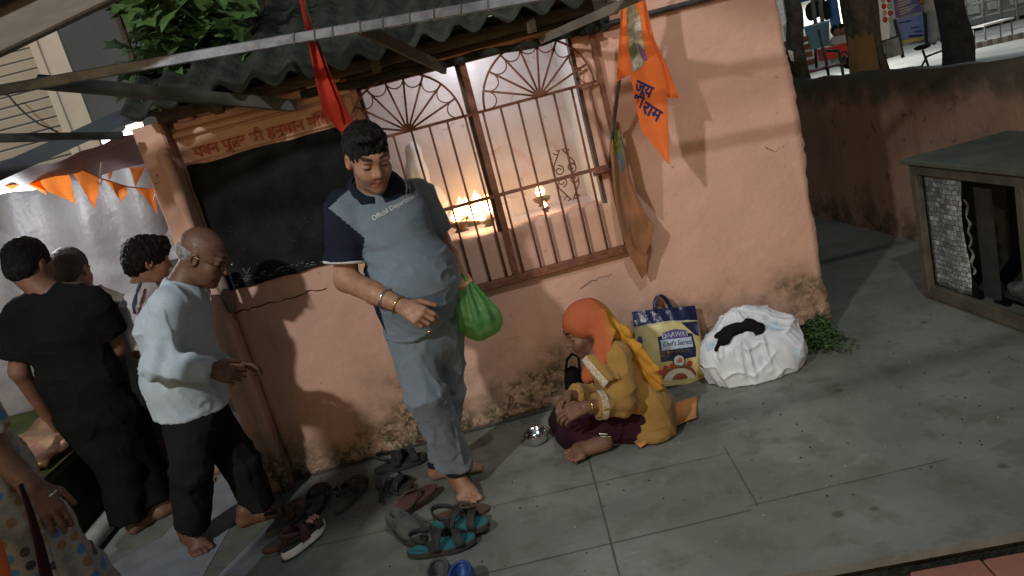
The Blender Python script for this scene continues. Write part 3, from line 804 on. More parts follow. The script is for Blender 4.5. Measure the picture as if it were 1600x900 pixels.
# ------------------------------------------------------------------ blackboard
bd = thing('blackboard', 'large worn blackboard on the shrine front between pilaster and standing man', 'blackboard', (-.83, 0, 1.34))
mb = MB(); rim = []
def rr(x, z, k): return V3(x + vnoise(np.array([x * 13.]), np.array([z * 13.]), np.array([k * 1.]))[0] * .012, -.012, z + vnoise(np.array([x * 13.]), np.array([z * 13.]), np.array([k + 5.]))[0] * .013)
x0, x1, z0, z1 = -1.185, -.455, 1.035, 1.645
for x in np.linspace(x0, x1, 26)[:-1]: rim.append(rr(x, z0, 1))
for z in np.linspace(z0, z1, 22)[:-1]: rim.append(rr(x1, z, 2))
for x in np.linspace(x1, x0, 26)[:-1]: rim.append(rr(x, z1, 3))
for z in np.linspace(z1, z0, 22)[:-1]: rim.append(rr(x0, z, 4))
mb.prism(rim, (0, .016, 0))
for i in range(60):
    x, z = rnd.uniform(x0 + .03, x1 - .03), rnd.uniform(z0 + .02, z1 - .03); mb.box((x, -.0135, z), (rnd.uniform(.001, .0028), .002, rnd.uniform(.001, .003)), None, 1)
for i in range(90):
    x = rnd.uniform(x0 + .02, x1 - .02); z = z0 + rnd.uniform(.012, .05) * (1 if x < -.8 else .7); mb.box((x, -.0133, z), (rnd.uniform(.004, .018), .002, rnd.uniform(.0015, .005)), None, 1)
for p in ((P(380, 418), P(387, 428)), (P(387, 428), P(392, 416))): mb.tube([x - V3(0, .013, 0) for x in p], .0018, 4, 1)
mb.build('board', [BLACKB, CHALK], bd)

# ------------------------------------------------------------------ boundary wall
mb = MB(); ys = lin(-6, 9, .12); prof = [(0, -.2), (0, .45), (0, .9), (-.004, 1.05), (.012, 1.115), (.07, 1.125), (.13, 1.11), (.14, .9), (.14, -.2)]
vs = [];
for y in ys:
    for (x, z) in prof:
        vs.append((2.86 + x + vnoise(np.array([y * 3.]), np.array([z * 4.]), np.array([x * 20]))[0] * .02, y, z + (vnoise(np.array([y * 4.]), np.array([1.]), np.array([x * 20]))[0] * .05 if z > 1 else 0)))
k = len(prof); mb.add(vs, [(i * k + j, i * k + j + 1, i * k + k + j + 1, i * k + k + j) for i in range(len(ys) - 1) for j in range(k - 1)], 0, True)
bw = mb.build('boundary_wall', STAINED); tag(bw, 'low stained plaster wall with black mossy coping between yard and street', 'wall')

# ------------------------------------------------------------------ steel canopy frame over the yard
cf = thing('canopy_frame', 'galvanised steel canopy beam crossing in front of the shrine roof', 'canopy frame', (-2.6, -1.2, 0))
yb = -.78
pa, pb = P(0, 141, yb), P(800, 1, yb); dd = pb - pa
mb = MB(); mb.beam(pa - dd * .6, pb + dd * 1.4, .022, .036, 0, (0, 0, 1), .003); bm_o = mb.build('beam', GALV, cf)
for px in (460, 492, 520, 563, 598, 640, 678, 720, 762):
    mb = MB(); c = P(px, 141 - px * .175 , yb); mb.box(c, (.005, .027, .041), np.array([[1, 0, .25], [0, 1, 0], [-.25, 0, 1]]), 0)
    mb.build('binding_wire', DARKSTEEL, bm_o)
mb = MB(); mb.beam(P(60, 128, yb + .06), P(460, 165, -.1), .03, .05); mb.build('brace', pm('brace_paint', (.105, .115, .10), (.06, .068, .06), scale=10), cf)
mb = MB(); mb.beam(P(-60, 217, -.7), P(190, 212, -.2), .03, .03); mb.build('brace', DARKSTEEL, cf)
mb = MB(); mb.beam(P(560, 42, -.72), P(695, 108, -.12), .02, .045, 0, (0, -.5, 1)); mb.build('brace', TIMBER, cf)
mb = MB(); mb.beam(P(845, 62, -.12), P(1010, -10, -.72), .02, .034, 0, (0, -.5, 1)); mb.build('brace', pm('flat_bar_grey', (.17, .15, .13), (.10, .09, .08)), cf)
mb = MB(); mb.beam((-2.6, -2.26, 2.70), (4.2, -2.36, 2.60), .034, .03); mb.build('beam', GALV, cf)
mb = MB(); mb.grid(lambda u, v_: (-.35 + .84 * u, -2.34 + .90 * v_, 2.735 + .008 * math.sin(u * 40)), 40, 4, 0, True, .006); mb.build('shade_sheet', MOSS, cf)  # unseen sheet added to keep canopy_lamp off the man and the left wall
for x in (-2.6, 4.2):
    mb = MB(); mb.beam((x, -2.3, -.1), (x, -2.3, 2.66), .05, .05, 0, (0, 1, 0)); mb.build('post', GALV, cf)
for nm, x, z0_, z1_, lbl in (('flagpole', .85, 2.60, 4.6, 'thin'), ('flagpole', .305, 2.63, 4.6, 'left')):
    mb = MB(); mb.tube([(x, -2.31, z0_), (x - .02, -2.31, z1_)], .009, 8); mb.build('flag_staff', TIMBER, cf)

# timber eave beam of the shed the photographer stands beside
mb = MB(); pa, pb = P(-150, 118, -1.05), P(330, -112, -1.05)
mb.beam(pa, pb, .05, .135, 0, (0, 0, 1), .006); mb.beam(pa + V3(-.05, -.06, .09), pb + V3(0, -.06, .09), .03, .09, 1)
tag(mb.build('eave_beam', [pm('olive_timber', (.115, .10, .072), (.085, .075, .055), scale=6, stretch=(1, 5, 5)), pm('dark_oxide', (.06, .03, .026))]), 'brown timber eave beam slanting across the top left corner', 'beam')

# unseen corrugated strip added to keep yard_lamp off the ground at lower left
sr = thing('shade_strip', 'unseen corrugated strip added to shade the ground at lower left', 'roof', (-2.6, -4.0, 2.1))
mb = MB(); mb.grid(lambda u, v_: (-4.2 + 2.11 * u, -3.98 + .16 * v_, 3.17 + .12 * v_ + .01 * math.sin(u * 60)), 60, 3, 0, True, .006); mb.build('shade_sheet', MOSS, sr)
for x in (-4.1, -2.2): mb = MB(); mb.beam((x, -3.95, -.17), (x, -3.95, 3.16), .06, .06, 0, (0, 1, 0)); mb.build('post', TIMBER, sr)  # posts holding up the added strip

# ------------------------------------------------------------------ tent to the left
tent = thing('prayer_tent', 'white tarpaulin tent wall lit from inside, left of the shrine', 'tent', (-2.2, 1.3, 0))
mb = MB()
def tarp(u, v_):
    x = -3.6 + 2.6 * u; zt_ = 1.86 + (x + 2.9) * .06; z = zt_ * (1 - v_)
    y = 1.30 + .045 * math.sin(x * 7 + v_ * 1.5) * (.35 + v_) + .03 * math.sin(x * 15.3 + 2 + v_ * 3) + .05 * vnoise(np.array([x * 2.2 + v_ * 2]), np.array([z * 1.5]), np.array([2.]))[0] - .10 * v_ * math.sin(u * 5)
    return (x, y, z)
mb.grid(tarp, 110, 44, 0, True); mb.build('tarpaulin', TARP, tent)
mb = MB()   # a second loose sheet overlapping it, its edge running down from the pilaster
e0, e1, e2 = P(283, 300, 1.18), P(268, 345, 1.16), P(238, 412, 1.14)
mb.grid(lambda u, v_: tuple((e0 * (1 - v_) ** 2 + 2 * e1 * v_ * (1 - v_) + e2 * v_ ** 2) + V3(u * .5, .02 + .02 * math.sin(u * 20 + v_ * 4) * u, .03 * math.sin(v_ * 9) * u - u * .05)), 16, 16, 0, True)
mb.build('loose_sheet', TARP, tent)
mb = MB(); q0, q1, q2, q3 = P(-90, 300, -.05), P(232, 206, -.05), P(330, 232, 1.28), P(-90, 322, 1.28)
mb.grid(lambda u, v_: tuple((q0 * (1 - u) + q1 * u) * (1 - v_) + (q3 * (1 - u) + q2 * u) * v_ + V3(0, 0, -.05 * math.sin(math.pi * v_) + .005 * math.sin(u * 31) + .012 * math.sin(u * 9))), 44, 12, 0, True)
mb.build('tent_roof', TENTSHEET, tent)
mb = MB(); mb.beam(P(-60, 296, -.25), P(229, 166, -.1), .02, .062, 0, (0, -.2, 1)); mb.build('eave_sheet', pm('blue_black_sheet', (.035, .05, .065), (.02, .028, .036), scale=5), tent)
for k_, (p0, p1) in enumerate(((P(160, 222, .55), P(206, 209, .55)), (P(196, 205, .42), P(222, 196, .42)))):
    t_ = thing('tube_light', ('bright white tube light glaring under the tent roof beside the pilaster', 'second lit tube light above the tent edge, nearer the vine')[k_], 'tube light', (p0 + p1) / 2, 'tube lights of the tent')
    m_ = MB(); m_.tube([p0, p1], .010, 10); m_.build('tube', TUBEON, t_)
    m_ = MB(); m_.beam(p0 + V3(0, .035, .012), p1 + V3(0, .035, .012), .03, .03); m_.build('batten', CREAM, t_)
# bunting
def pennant_line(name, label, pts, flags, group):
    t_ = thing(name, label, 'bunting', pts[0])
    m_ = MB(); m_.tube(pts, .0035, 6); m_.build('string', pm('red_cord_' + str(len(MATS)), (.6, .12, .06)), t_)
    for (a_, b_, tip, tw) in flags:
        m_ = MB(); a_, b_, tip = map(np.array, (a_, b_, tip)); nn = nrm(np.cross(b_ - a_, tip - a_))
        m_.grid(lambda u, v_: tuple((a_ * (1 - u) + b_ * u) * (1 - v_) + tip * v_ + nn * tw * .45 * (math.sin(u * 5 + v_ * 4) * (1 - v_) + .6 * math.sin(v_ * 5))), 8, 12, 0, True)
        m_.build('pennant', ORANGE2, t_)
yy = .30
pennant_line('bunting', 'saffron pennant bunting hanging in front of the white tarpaulin', [P(x, y, yy) for x, y in ((8, 290), (40, 284), (98, 252), (122, 262), (158, 279), (200, 292), (240, 296), (266, 292))],
  [(P(30, 282, yy), P(100, 252, yy), P(120, 318, yy - .03), .03), (P(60, 268, yy + .02), P(40, 284, yy + .02), P(72, 305, yy), .02), (P(102, 256, yy), P(156, 278, yy), P(149, 326, yy), .02), (P(160, 279, yy), P(200, 291, yy), P(192, 316, yy - .02), .05), (P(210, 292, yy), P(240, 296, yy), P(247, 334, yy), .015), (P(242, 296, yy), P(264, 292, yy), P(264, 306, yy), .01), (P(2, 290, yy), P(36, 284, yy), P(20, 297, yy), .01)], None)
yy = 1.0
pennant_line('bunting', 'small dim row of saffron pennants under the tent roof behind the lit ones', [P(x, y, yy) for x, y in ((160, 262), (205, 262), (245, 262), (290, 262))],
  [(P(163, 262, yy), P(178, 262, yy), P(172, 282, yy), .01), (P(202, 262, yy), P(226, 262, yy), P(212, 292, yy), .01), (P(232, 262, yy), P(246, 262, yy), P(236, 290, yy), .01)], None)
# white tie cords
mb = MB(); mb.tube([P(155, 235, .28), P(160, 250, .28), P(156, 278, .28)], .006, 6); tag(mb.build('tie_cord', CREAM), 'white cord hanging from the tent roof to the bunting string', 'cord', 'cords tied to the bunting'); mb = MB(); mb.tube([P(160, 280, .28), P(157, 288, .28), P(152, 285, .28)], .004, 5); tag(mb.build('tie_cord', CREAM), 'short loop of white cord knotted between two lit pennants', 'cord', 'cords tied to the bunting'); mb = MB(); mb.tube([P(241, 296, .28), P(243, 302, .28), P(240, 314, .28)], .004, 5)
tag(mb.build('tie_cord', CREAM), 'white cord end dangling beside the pennant nearest the pilaster', 'cord', 'cords tied to the bunting')

# ------------------------------------------------------------------ draped platform beside the tent
GREEN = cloth('olive_drape', (0.060, 0.070, 0.022), (0.040, 0.048, 0.016))
pf = thing('draped_platform', 'low platform draped in olive green cloth behind the man in black', 'platform', (-2.6, .3, 0))
mb = MB()
mb.grid(lambda u, v_: (-2.20 + .004 * math.sin(v_ * 36), -.9 + 2.0 * u, .05 + .40 * v_), 30, 30, 0, True)
mb.grid(lambda u, v_: (-2.20 - 1.2 * v_, -.9 + 2.0 * u, .452 + .01 * math.sin(u * 20 + v_ * 9)), 20, 10, 0, True)
mb.build('drape', GREEN, pf)
mb = MB(); mb.tube([(-2.185, -.9, .05), (-2.165, .1, .05), (-2.165, .9, .05)], .05, 12); mb.build('bolster', pm('pale_pipe', (.30, .31, .28), (.22, .23, .2)), pf)
GOLD = pm('gold_trim', (0.22, 0.15, 0.06), (0.20, 0.07, 0.05), scale=24, rough=.4, metal=.5, stretch=(1, 1, 5))
mb = MB(); mb.grid(lambda u, v_: (-2.205 - .3 * v_, -.2 + 1.2 * u, .50 + .07 * v_ + .012 * math.sin(u * 30)), 24, 6, 0, True, .03); mb.build('gold_cloth', GOLD, pf)

# ------------------------------------------------------------------ neighbouring house, upper left
hs = thing('neighbouring_house', 'blue grey house with cream framed louvre window behind the tent', 'house', (-3.5, 3.8, 0))
mb = MB(); mb.box((-4.2, 3.75, 2.2), (3.7, .4, 4.7)); mb.build('wall', HOUSEB, hs)
mb = MB(); a_, b_, c_, d_ = [P(x, y, 3.53) for x, y in ((54, 48), (84, 36), (143, 190), (110, 204))]
up_ = V3(0, 0, 1.6); lo_ = V3(0, 0, .9)
mb.prism([a_ + (a_ - d_) * .6, b_ + (b_ - c_) * .6, c_ + (c_ - b_) * .4, d_ + (d_ - a_) * .4], (0, .06, 0)); mb.build('window_surround', CREAM, hs)
lv = MB(); xr = a_[0] - .03
for i in range(34):
    z = 1.6 + i * .085; lv.box((xr - .62, 3.52, z), (1.16, .012, .075), np.array([[1, 0, 0], [0, math.cos(.7), -math.sin(.7)], [0, math.sin(.7), math.cos(.7)]]))
lo_o = MB(); lo_o.box((xr - .01, 3.52, 3.0), (.07, .05, 3.2)); lw = lo_o.build('louvre_window', CREAM, hs); lv.build('louvre_slats', CREAM, lw)
mb = MB(); mb.tube([P(x, y, 3.2) for x, y in ((12, 148), (25, 163), (40, 178), (60, 193), (90, 206))], .008, 6); mb.tube([P(5, 148, 3.2), P(12, 148, 3.2)], .008, 6)
tag(mb.build('hanging_wire', DARKSTEEL), 'dark wire sagging across the louvre window', 'wire')

# ------------------------------------------------------------------ climbing plant and trees above the roof
def leaf_quads(n, place, size, rs, lobes=False, droop=.5):
    V_, F_ = [], []
    for i in range(n):
        c = place(); s = size * rs.uniform(.6, 1.3); az = rs.uniform(0, 2 * math.pi); el = rs.uniform(-1.0, .5) * droop
        d = V3(math.cos(az) * math.cos(el), math.sin(az) * math.cos(el), math.sin(el)); sd = nrm(np.cross(d, V3(rs.uniform(-.4, .4), rs.uniform(-.4, .4), 1))); n_ = np.cross(sd, d)
        o = len(V_)
        if lobes:
            out = [(0, 0), (.15, .32), (.05, .62), (.38, .42), (.62, .55), (.66, .25), (1.05, 0), (.66, -.25), (.62, -.55), (.38, -.42), (.05, -.62), (.15, -.32)]
            V_.append(c + d * .42 * s - n_ * .06 * s)
            for (a_, b_) in out: V_.append(c + d * a_ * s + sd * b_ * s + n_ * (.10 * abs(b_) - .14 * a_ * a_) * s)
            for j in range(12): F_.append((o, o + 1 + j, o + 1 + (j + 1) % 12))
        else:
            for (a_, b_, h_) in ((0, 0, 0), (.45, .30, .08), (1, 0, -.12), (.45, -.30, .08)): V_.append(c + d * a_ * s + sd * b_ * s + n_ * h_ * s)
            F_ += [(o, o + 1, o + 2), (o, o + 2, o + 3)]
    return V_, F_
rs = random.Random(5)
vine = thing('climbing_plant', 'leafy green climber with lobed leaves over the left end of the roof', 'plant', (-1.35, .3, 0))
def vpl():
    px = rs.triangular(185, 415, 250); py = rs.uniform(-40, 160)
    if px > 330 and py > 110: py -= 60
    return P(px, py, rs.uniform(.05, .8))
v, f = leaf_quads(420, vpl, .115, rs, True, .9); mesh_obj('foliage', v, f, [LEAF], vine, False)
v, f = leaf_quads(420, lambda: P(rs.uniform(215, 470), rs.uniform(-60, 175), rs.uniform(.7, 1.4)), .12, rs, True, .9); mesh_obj('foliage', v, f, [LEAFD], vine, False)
mb = MB()
mb.tube([P(x, y, .3) for x, y in ((150, -30), (175, 5), (190, 40), (205, 85), (215, 120), (230, 170))], [.018, .016, .016, .014, .013, .012], 8); mb.build('stem', BARK, vine)
for i in range(9):
    mb = MB(); x = rs.uniform(215, 400); y = rs.uniform(-20, 120); mb.tube([P(x, y, .5), P(x + 20, y + 25, .45), P(x + 10 + rs.uniform(-15, 25), y + 60, .4)], .006, 5); mb.build('stem', BARK, vine)
tr = thing('dark_tree', 'dark leafy tree standing behind the shrine roof', 'tree', (-.2, 3.2, 0))
def tpl():
    while True:
        p = V3(rs.uniform(-2.4, 2.4), rs.uniform(1.8, 4.2), rs.uniform(2.4, 4.6))
        if ((p[0] + .1) / 2.4) ** 2 + ((p[1] - 3.0) / 1.2) ** 2 + ((p[2] - 3.5) / 1.1) ** 2 < 1 and vnoise(*[np.array([q * 1.8]) for q in p])[0] > -.16: return p
v, f = leaf_quads(3600, tpl, .17, rs, False, .9); mesh_obj('crown', v, f, [LEAFD], tr, False)
mb = MB(); mb.tube([(-.2, 3.0, -.1), (-.15, 3.0, 1.2), (-.2, 3.05, 2.6), (-.1, 3.0, 3.6)], [.16, .13, .10, .05], 10)
for a_ in range(6): mb.tube([(-.17, 3.0, 2.0 + a_ * .2), (-.17 + .8 * math.cos(a_ * 1.1), 3.0 + .5 * math.sin(a_ * 1.1), 2.8 + a_ * .2), (-.17 + 1.7 * math.cos(a_ * 1.1), 3.0 + .9 * math.sin(a_ * 1.1), 3.2 + a_ * .2)], [.06, .04, .015], 7)
mb.build('trunk', BARK, tr)
wd_ = thing('weed_clump', 'low green weeds growing at the right corner of the shrine', 'weeds', G(1285, 535))
def wpl():
    while True:
        px, py = rs.gauss(1275, 26), rs.uniform(496, 548)
        if 1236 < px < 1345 and py > 500 + abs(px - 1275) * .45:
            p = G(px, py + 6); h = rs.uniform(.01, .11) * max(.2, 1 - abs(px - 1270) / 70); return V3(p[0], min(p[1], -.02) if p[0] < 1.73 else p[1], h)
v, f = leaf_quads(900, wpl, .026, rs, False, .9); mb = MB(); mb.add(v, f)
for i in range(40):
    b0 = wpl(); mb.tube([V3(b0[0], b0[1], 0), V3(b0[0] + rs.uniform(-.02, .02), b0[1] - .01, b0[2])], .0018, 4)
mb.build('foliage', WEED, wd_, True, False)

gm = MB(); rg = random.Random(21)
for i in range(420):
    if i < 200: x, y = rg.uniform(-1.15, 1.7), -.02 - abs(rg.gauss(0, .07))
    else: x, y = rg.uniform(-1.0, 2.2), rg.uniform(-1.6, -.05)
    s = rg.uniform(.0015, .005); gm.box((x, y, s * .4 + .001), (s * 1.6, s, s * .8), np.array([[math.cos(i), -math.sin(i), 0], [math.sin(i), math.cos(i), 0], [0, 0, 1]]), i % 3 // 2)
tag(gm.build('floor_grit', [pm('dark_grit', (.05, .045, .035)), pm('pale_grit', (.34, .29, .22))]), 'fallen plaster crumbs and grit scattered on the concrete floor', 'grit', None, 'stuff')
# ------------------------------------------------------------------ lamps burning inside the shrine
def oil_lamp(label, loc, s, n=1):
    t_ = thing('oil_lamp', label, 'oil lamp', loc, 'oil lamps on the altar')
    m_ = MB(); m_.lathe([(.001, 0), (.03 * s, 0), (.02 * s, .012 * s), (.045 * s, .03 * s), (.05 * s, .045 * s), (.04 * s, .04 * s), (.001, .032 * s)], loc, 16); m_.build('bowl', BRASS, t_)
    for i in range(n):
        o = V3(rs.uniform(-.075, .075), rs.uniform(-.03, .03), rs.uniform(.02, .05)) * (s if n > 1 else 0) + V3(0, 0, .05 * s if n == 1 else 0); hh = rs.uniform(.8, 1.25) * s
        m_ = MB(); m_.lathe([(.001, 0), (.018 * hh, .010 * hh), (.023 * hh, .026 * hh), (.015 * hh, .042 * hh), (.006 * hh, .056 * hh), (.0005, .066 * hh)], np.array(loc) + o, 10); fl = m_.build('flame', FLAME, t_)
        m_ = MB(); m_.lathe([(.0005, .004), (.02 * hh * .6, .02 * hh), (.0005, .05 * hh)], np.array(loc) + o + V3(0, -.02 * hh, 0), 8); m_.build('flame_core', FLAMEC, fl)
for (px, py, y, s, n, lb) in ((722, 352, .30, 1.3, 5, 'oil lamp tray with several joined flames, lowest left of the altar fire'), (742, 342, .34, 1.5, 6, 'tallest cluster of lamp flames glowing behind the left window half'), (765, 344, .32, 1.0, 4, 'lamp flames right of the tall fire, close to the mullion'), (764, 316, .5, .7, 1, 'tiny round flame high by the mullion, above the fire'), (849, 312, .4, 1.0, 1, 'single bright flame seen alone through the right window half'), (854, 322, .36, .5, 1, 'faint small flame just under the lone right one')):
    p = P(px, py + 9, y); oil_lamp(lb, p, s, n)
lamp('altar_glow', tuple(P(742, 335, .60)), 2.6, (1.0, .50, .20), .06)
lamp('altar_glow', tuple(P(850, 308, .60)), .8, (1.0, .50, .20), .03)
idp = P(652, 262, .62)
solid('draped_bundle', [ell(idp + V3(0, 0, -.22), (.11, .08, .12), k=.05), ell(idp + V3(-.01, 0, -.05), (.07, .055, .11), k=.05), ell(idp + V3(.005, 0, .08), (.045, .04, .06), k=.04)], .01, WHITEW, None,
      post=lambda X, Y, Z: .02 * vnoise(X * 22, Y * 22, Z * 9) + .012 * vnoise(X * 50, Y * 50, Z * 20))
tag(bpy.data.objects['draped_bundle'], 'white draped bundle standing on the altar behind the left grille', 'bundle')

m_, nt_, b_ = _new('thin_smoke'); nt_.nodes.remove(b_); pv = N(nt_, 'ShaderNodeVolumePrincipled'); pv.inputs['Color'].default_value = (.9, .87, .88, 1); pv.inputs['Density'].default_value = .55
L(nt_, pv.outputs[0], nt_.nodes['Material Output'].inputs['Volume'])
mb = MB(); mb.box((-.15, .49, 1.42), (1.76, .68, .94)); sm_ = mb.build('incense_smoke', m_); tag(sm_, 'pale incense smoke filling the lit room behind the grille', 'smoke', None, 'stuff')
# ================================================================== people
def frame(fwd, up=(0, 0, 1)):
    fwd = nrm(fwd); rt = nrm(np.cross(fwd, up)); return np.stack([rt, fwd, np.cross(rt, fwd)], 1)
def head_prims(c, R, s=1.0, ears=True, jaw=1.0, nose=1.0):
    T = lambda x, y, z: np.array(c) + R @ (np.array([x, y, z]) * s)
    E = lambda p, r, k=.02, op='+': ell(T(*p), np.array(r) * s, R, k * s, op)
    Cp = lambda a, b, ra, rb=None, k=.012, op='+': cap(T(*a), T(*b), ra * s, (ra if rb is None else rb) * s, k * s, op)
    out = [E((0, -.012, .030), (.074, .094, .084)), E((0, .028, -.035), (.060 * jaw, .064, .080), .03), E((0, .045, -.085), (.040 * jaw, .042, .032), .03),
           Cp((-.034, .083, .024), (.034, .083, .024), .013, k=.02), Cp((-.040, .062, -.03), (-.03, .070, -.045), .022, k=.025), Cp((.040, .062, -.03), (.03, .070, -.045), .022, k=.025),
           E((-.033, .098, .002), (.018, .016, .013), .012, '-'), E((.033, .098, .002), (.018, .016, .013), .012, '-'),
           E((-.033, .078, .001), (.0155, .0125, .0125), .005), E((.033, .078, .001), (.0155, .0125, .0125), .005),
           Cp((0, .086, .012), (0, .106 * nose, -.028), .0085, .0125, .012), E((-.012, .094, -.035), (.009, .010, .008), .008), E((.012, .094, -.035), (.009, .010, .008), .008),
           Cp((-.018, .084, -.060), (.018, .084, -.060), .0085, k=.008), Cp((0, .090, -.060), (0, .090, -.0601), .008, k=.01), Cp((-.014, .084, -.074), (.014, .084, -.074), .0095, k=.008),
           Cp((-.024, .090, -.0665), (.024, .090, -.0665), .0022, k=.004, op='-'), E((0, .076, -.100), (.020, .018, .016), .02)]
    if ears:
        for sg in (-1, 1):
            out += [E((sg * .074, -.006, -.008), (.012, .020, .032), .008), E((sg * .082, -.002, -.008), (.008, .010, .018), .004, '-')]
    return out
def face_paint(c, R, s=1.0, brow=1.0, stubble=0.0):
    def fn(v):
        q = (v - np.array(c)) @ R / s; C = np.zeros((len(v), 3)); x, y, z = np.abs(q[:, 0]), q[:, 1], q[:, 2]
        near = np.linalg.norm(q, axis=1) < .16
        bz = .029 + .006 * np.sin((x - .015) / .035 * 2.2)
        C[:, 0] = brow * ((np.clip(1 - np.abs(z - bz) / .0075, 0, 1) ** .5) * (x > .013) * (x < .052) * (y > .055))
        C[:, 0] = np.maximum(C[:, 0], .95 * ((np.clip(1 - ((x - .033) / .017) ** 2 - ((z + .004) / .0042) ** 2, 0, 1) ** .4) * (y > .06)))
        C[:, 0] = np.maximum(C[:, 0], .8 * ((np.clip(1 - (q[:, 0] / .026) ** 2 - ((z + .0665) / .0026) ** 2, 0, 1) ** .5) * (y > .07)))
        if stubble: C[:, 0] = np.maximum(C[:, 0], stubble * ((z < -.045) & (y > .0) & (z > -.12)) * (1 - np.clip(1 - (x / .03) ** 2 - ((z + .066) / .016) ** 2, 0, 1)))  # beard stubble darkens the jaw around the lips
        C[:, 1] = np.clip(1 - (q[:, 0] / .026) ** 2 - ((z + .067) / .016) ** 2, 0, 1) ** .5 * (y > .07)
        C *= near[:, None]; return C
    return fn
def hair_prims(c, R, s=1.0, front=.052, full=1.0):
    T = lambda x, y, z: np.array(c) + R @ (np.array([x, y, z]) * s)
    E = lambda p, r, k=.02, op='+': ell(T(*p), np.array(r) * s, R, k * s, op)
    return [E((0, -.016, .040), (.083 * full, .104 * full, .090 * full)), E((0, -.06, -.015), (.074 * full, .060, .065), .02),
            E((0, .120, front - .115), (.090, .088, .090), .012, '-'), E((0, .03, -.11), (.12, .085, .085), .012, '-')]
def hair_post(sc=1.0, amp=.012):
    return lambda X, Y, Z: amp * vnoise(X * 55 * sc, Y * 55 * sc, Z * 30 * sc) + amp * .7 * vnoise(X * 120 * sc, Y * 120 * sc, Z * 60 * sc)
def hand_prims(wr, fd, pn, side, curl=(.5, .6, .4), s=1.0, thumb=.5, spread=1.0):
    wr = np.array(wr, float); fd = nrm(fd); pn = np.asarray(pn, float); pn = nrm(pn - fd * (fd @ pn)); sd = np.cross(fd, pn); sd = sd if sd @ np.asarray(side, float) > 0 else -sd
    out = []; kb = [(.086, .029), (.090, .010), (.086, -.010), (.077, -.028)]; Ls = [(.040, .025, .019), (.044, .028, .020), (.041, .026, .019), (.032, .020, .017)]
    for i, ((u, v_), ln) in enumerate(zip(kb, Ls)):
        k0 = wr + (fd * u + sd * v_ - pn * .004 * (1 - abs(v_) / .03)) * s
        out.append(cap(wr + sd * v_ * .55 * s + fd * .01 * s, k0, .0155 * s, .0118 * s, .012 * s))
        a = 0; p = k0; r0 = (.0092, .0094, .0090, .0078)[i]
        fd_i = nrm(fd + sd * v_ * 2.2 * spread)
        for j in range(3):
            a += curl[j] * (1 + .14 * i); d = fd_i * math.cos(a) + pn * math.sin(a); q = p + d * ln[j] * s
            out.append(cap(p, q, r0 * s * (1 - .08 * j), r0 * s * (1 - .08 * (j + 1)), .0035 * s)); p = q
    b = wr + (fd * .022 + sd * .018 + pn * .004) * s; d1 = nrm(fd * .75 + sd * .75 + pn * .35 * thumb); m = b + d1 * .044 * s; d2 = nrm(fd * .9 + sd * .25 + pn * .5 * thumb)
    m2 = m + d2 * .031 * s; out += [cap(b, m, .0145 * s, .0112 * s, .012 * s), cap(m, m2, .0108 * s, .0095 * s, .004 * s), cap(m2, m2 + nrm(d2 + pn * .3 * thumb) * .024 * s, .0095 * s, .008 * s, .003 * s)]
    return out
def foot_prims(heel, toe, inner, s=1.0, z=0.0):
    heel = np.array([heel[0], heel[1], z]); toe = np.array([toe[0], toe[1], z]); d = nrm(toe - heel); Ln = np.linalg.norm(toe - heel); sd = np.cross(V3(0, 0, 1), d); sd = sd if sd @ np.asarray(inner, float) > 0 else -sd
    Q = lambda u, v_, h: heel + d * u * Ln + sd * v_ * s + V3(0, 0, h * s)
    out = [cap(Q(.11, 0, .030), Q(.60, -.012, .022), .030 * s, .022 * s, .02), cap(Q(.11, 0, .034), Q(.66, .018, .026), .030 * s, .026 * s, .02), cap(Q(.66, -.030, .018), Q(.70, .022, .022), .018 * s, .021 * s, .015),
           cap(Q(.22, 0, .085), Q(.62, .008, .040), .034 * s, .022 * s, .03)]
    for (u, v_, r, e) in ((.74, .030, .0145, .93), (.76, .006, .0105, .955), (.74, -.012, .0098, .92), (.71, -.027, .0092, .87), (.67, -.040, .0088, .81)):
        out.append(cap(Q(u - .04, v_, .020), Q(e, v_ * 1.05, r + .001), r * 1.05 * s, r * .95 * s, .006))
    return out
def collar_mesh(c, R, rx, ry, h=.045, flare=.03, gap=.5, drop=.03, th=.004):
    mb = MB()
    def fn(u, v_):
        a = math.pi / 2 + gap + u * (2 * math.pi - 2 * gap); ft = max(0, math.sin(a)) ** 2
        return tuple(np.array(c) + R @ np.array([(rx + flare * v_) * math.cos(a), (ry + flare * v_) * math.sin(a), .012 * math.sin(v_ * 3.1) + (h - h * 1.15 * v_) - (drop * ft) - (drop * .8 * ft * v_)]))
    mb.grid(fn, 36, 6, 0, True, th); return mb
def folds(fx, fy, fz, amp, fx2=None, amp2=0.0, seed=0.0):
    def fn(X, Y, Z):
        wq = .35 * vnoise(X * 5 + seed, Y * 5, Z * 5)
        n = vnoise(X * fx * .8 + seed + wq, Y * fy * .8, Z * fz * .8 + wq); r = amp * (.9 * n * 2 - 1.5 * np.exp(-np.abs(n) * 16) + .4)
        n2 = vnoise(X * fx * 1.9 + Z * 6 + seed, Y * fy * 1.9 - Z * 5, Z * fz * 1.2 + X * 5); r = r - amp * .8 * np.exp(-np.abs(n2) * 13)
        if amp2: r = r + .3 * amp2 * vnoise(X * fx2, Y * fx2 + seed, Z * fx2)
        return r
    return fn
def lim(a, b, rs, k=.02): return [cap(a, b, rs[0], rs[1], k)]
def pathed(name, pts, r, mat, parent, n=8, closed=False, flat_=1.0):
    mb = MB(); mb.tube(pts, r, n, 0, True, flat_, None, closed); return mb.build(name, mat, parent)
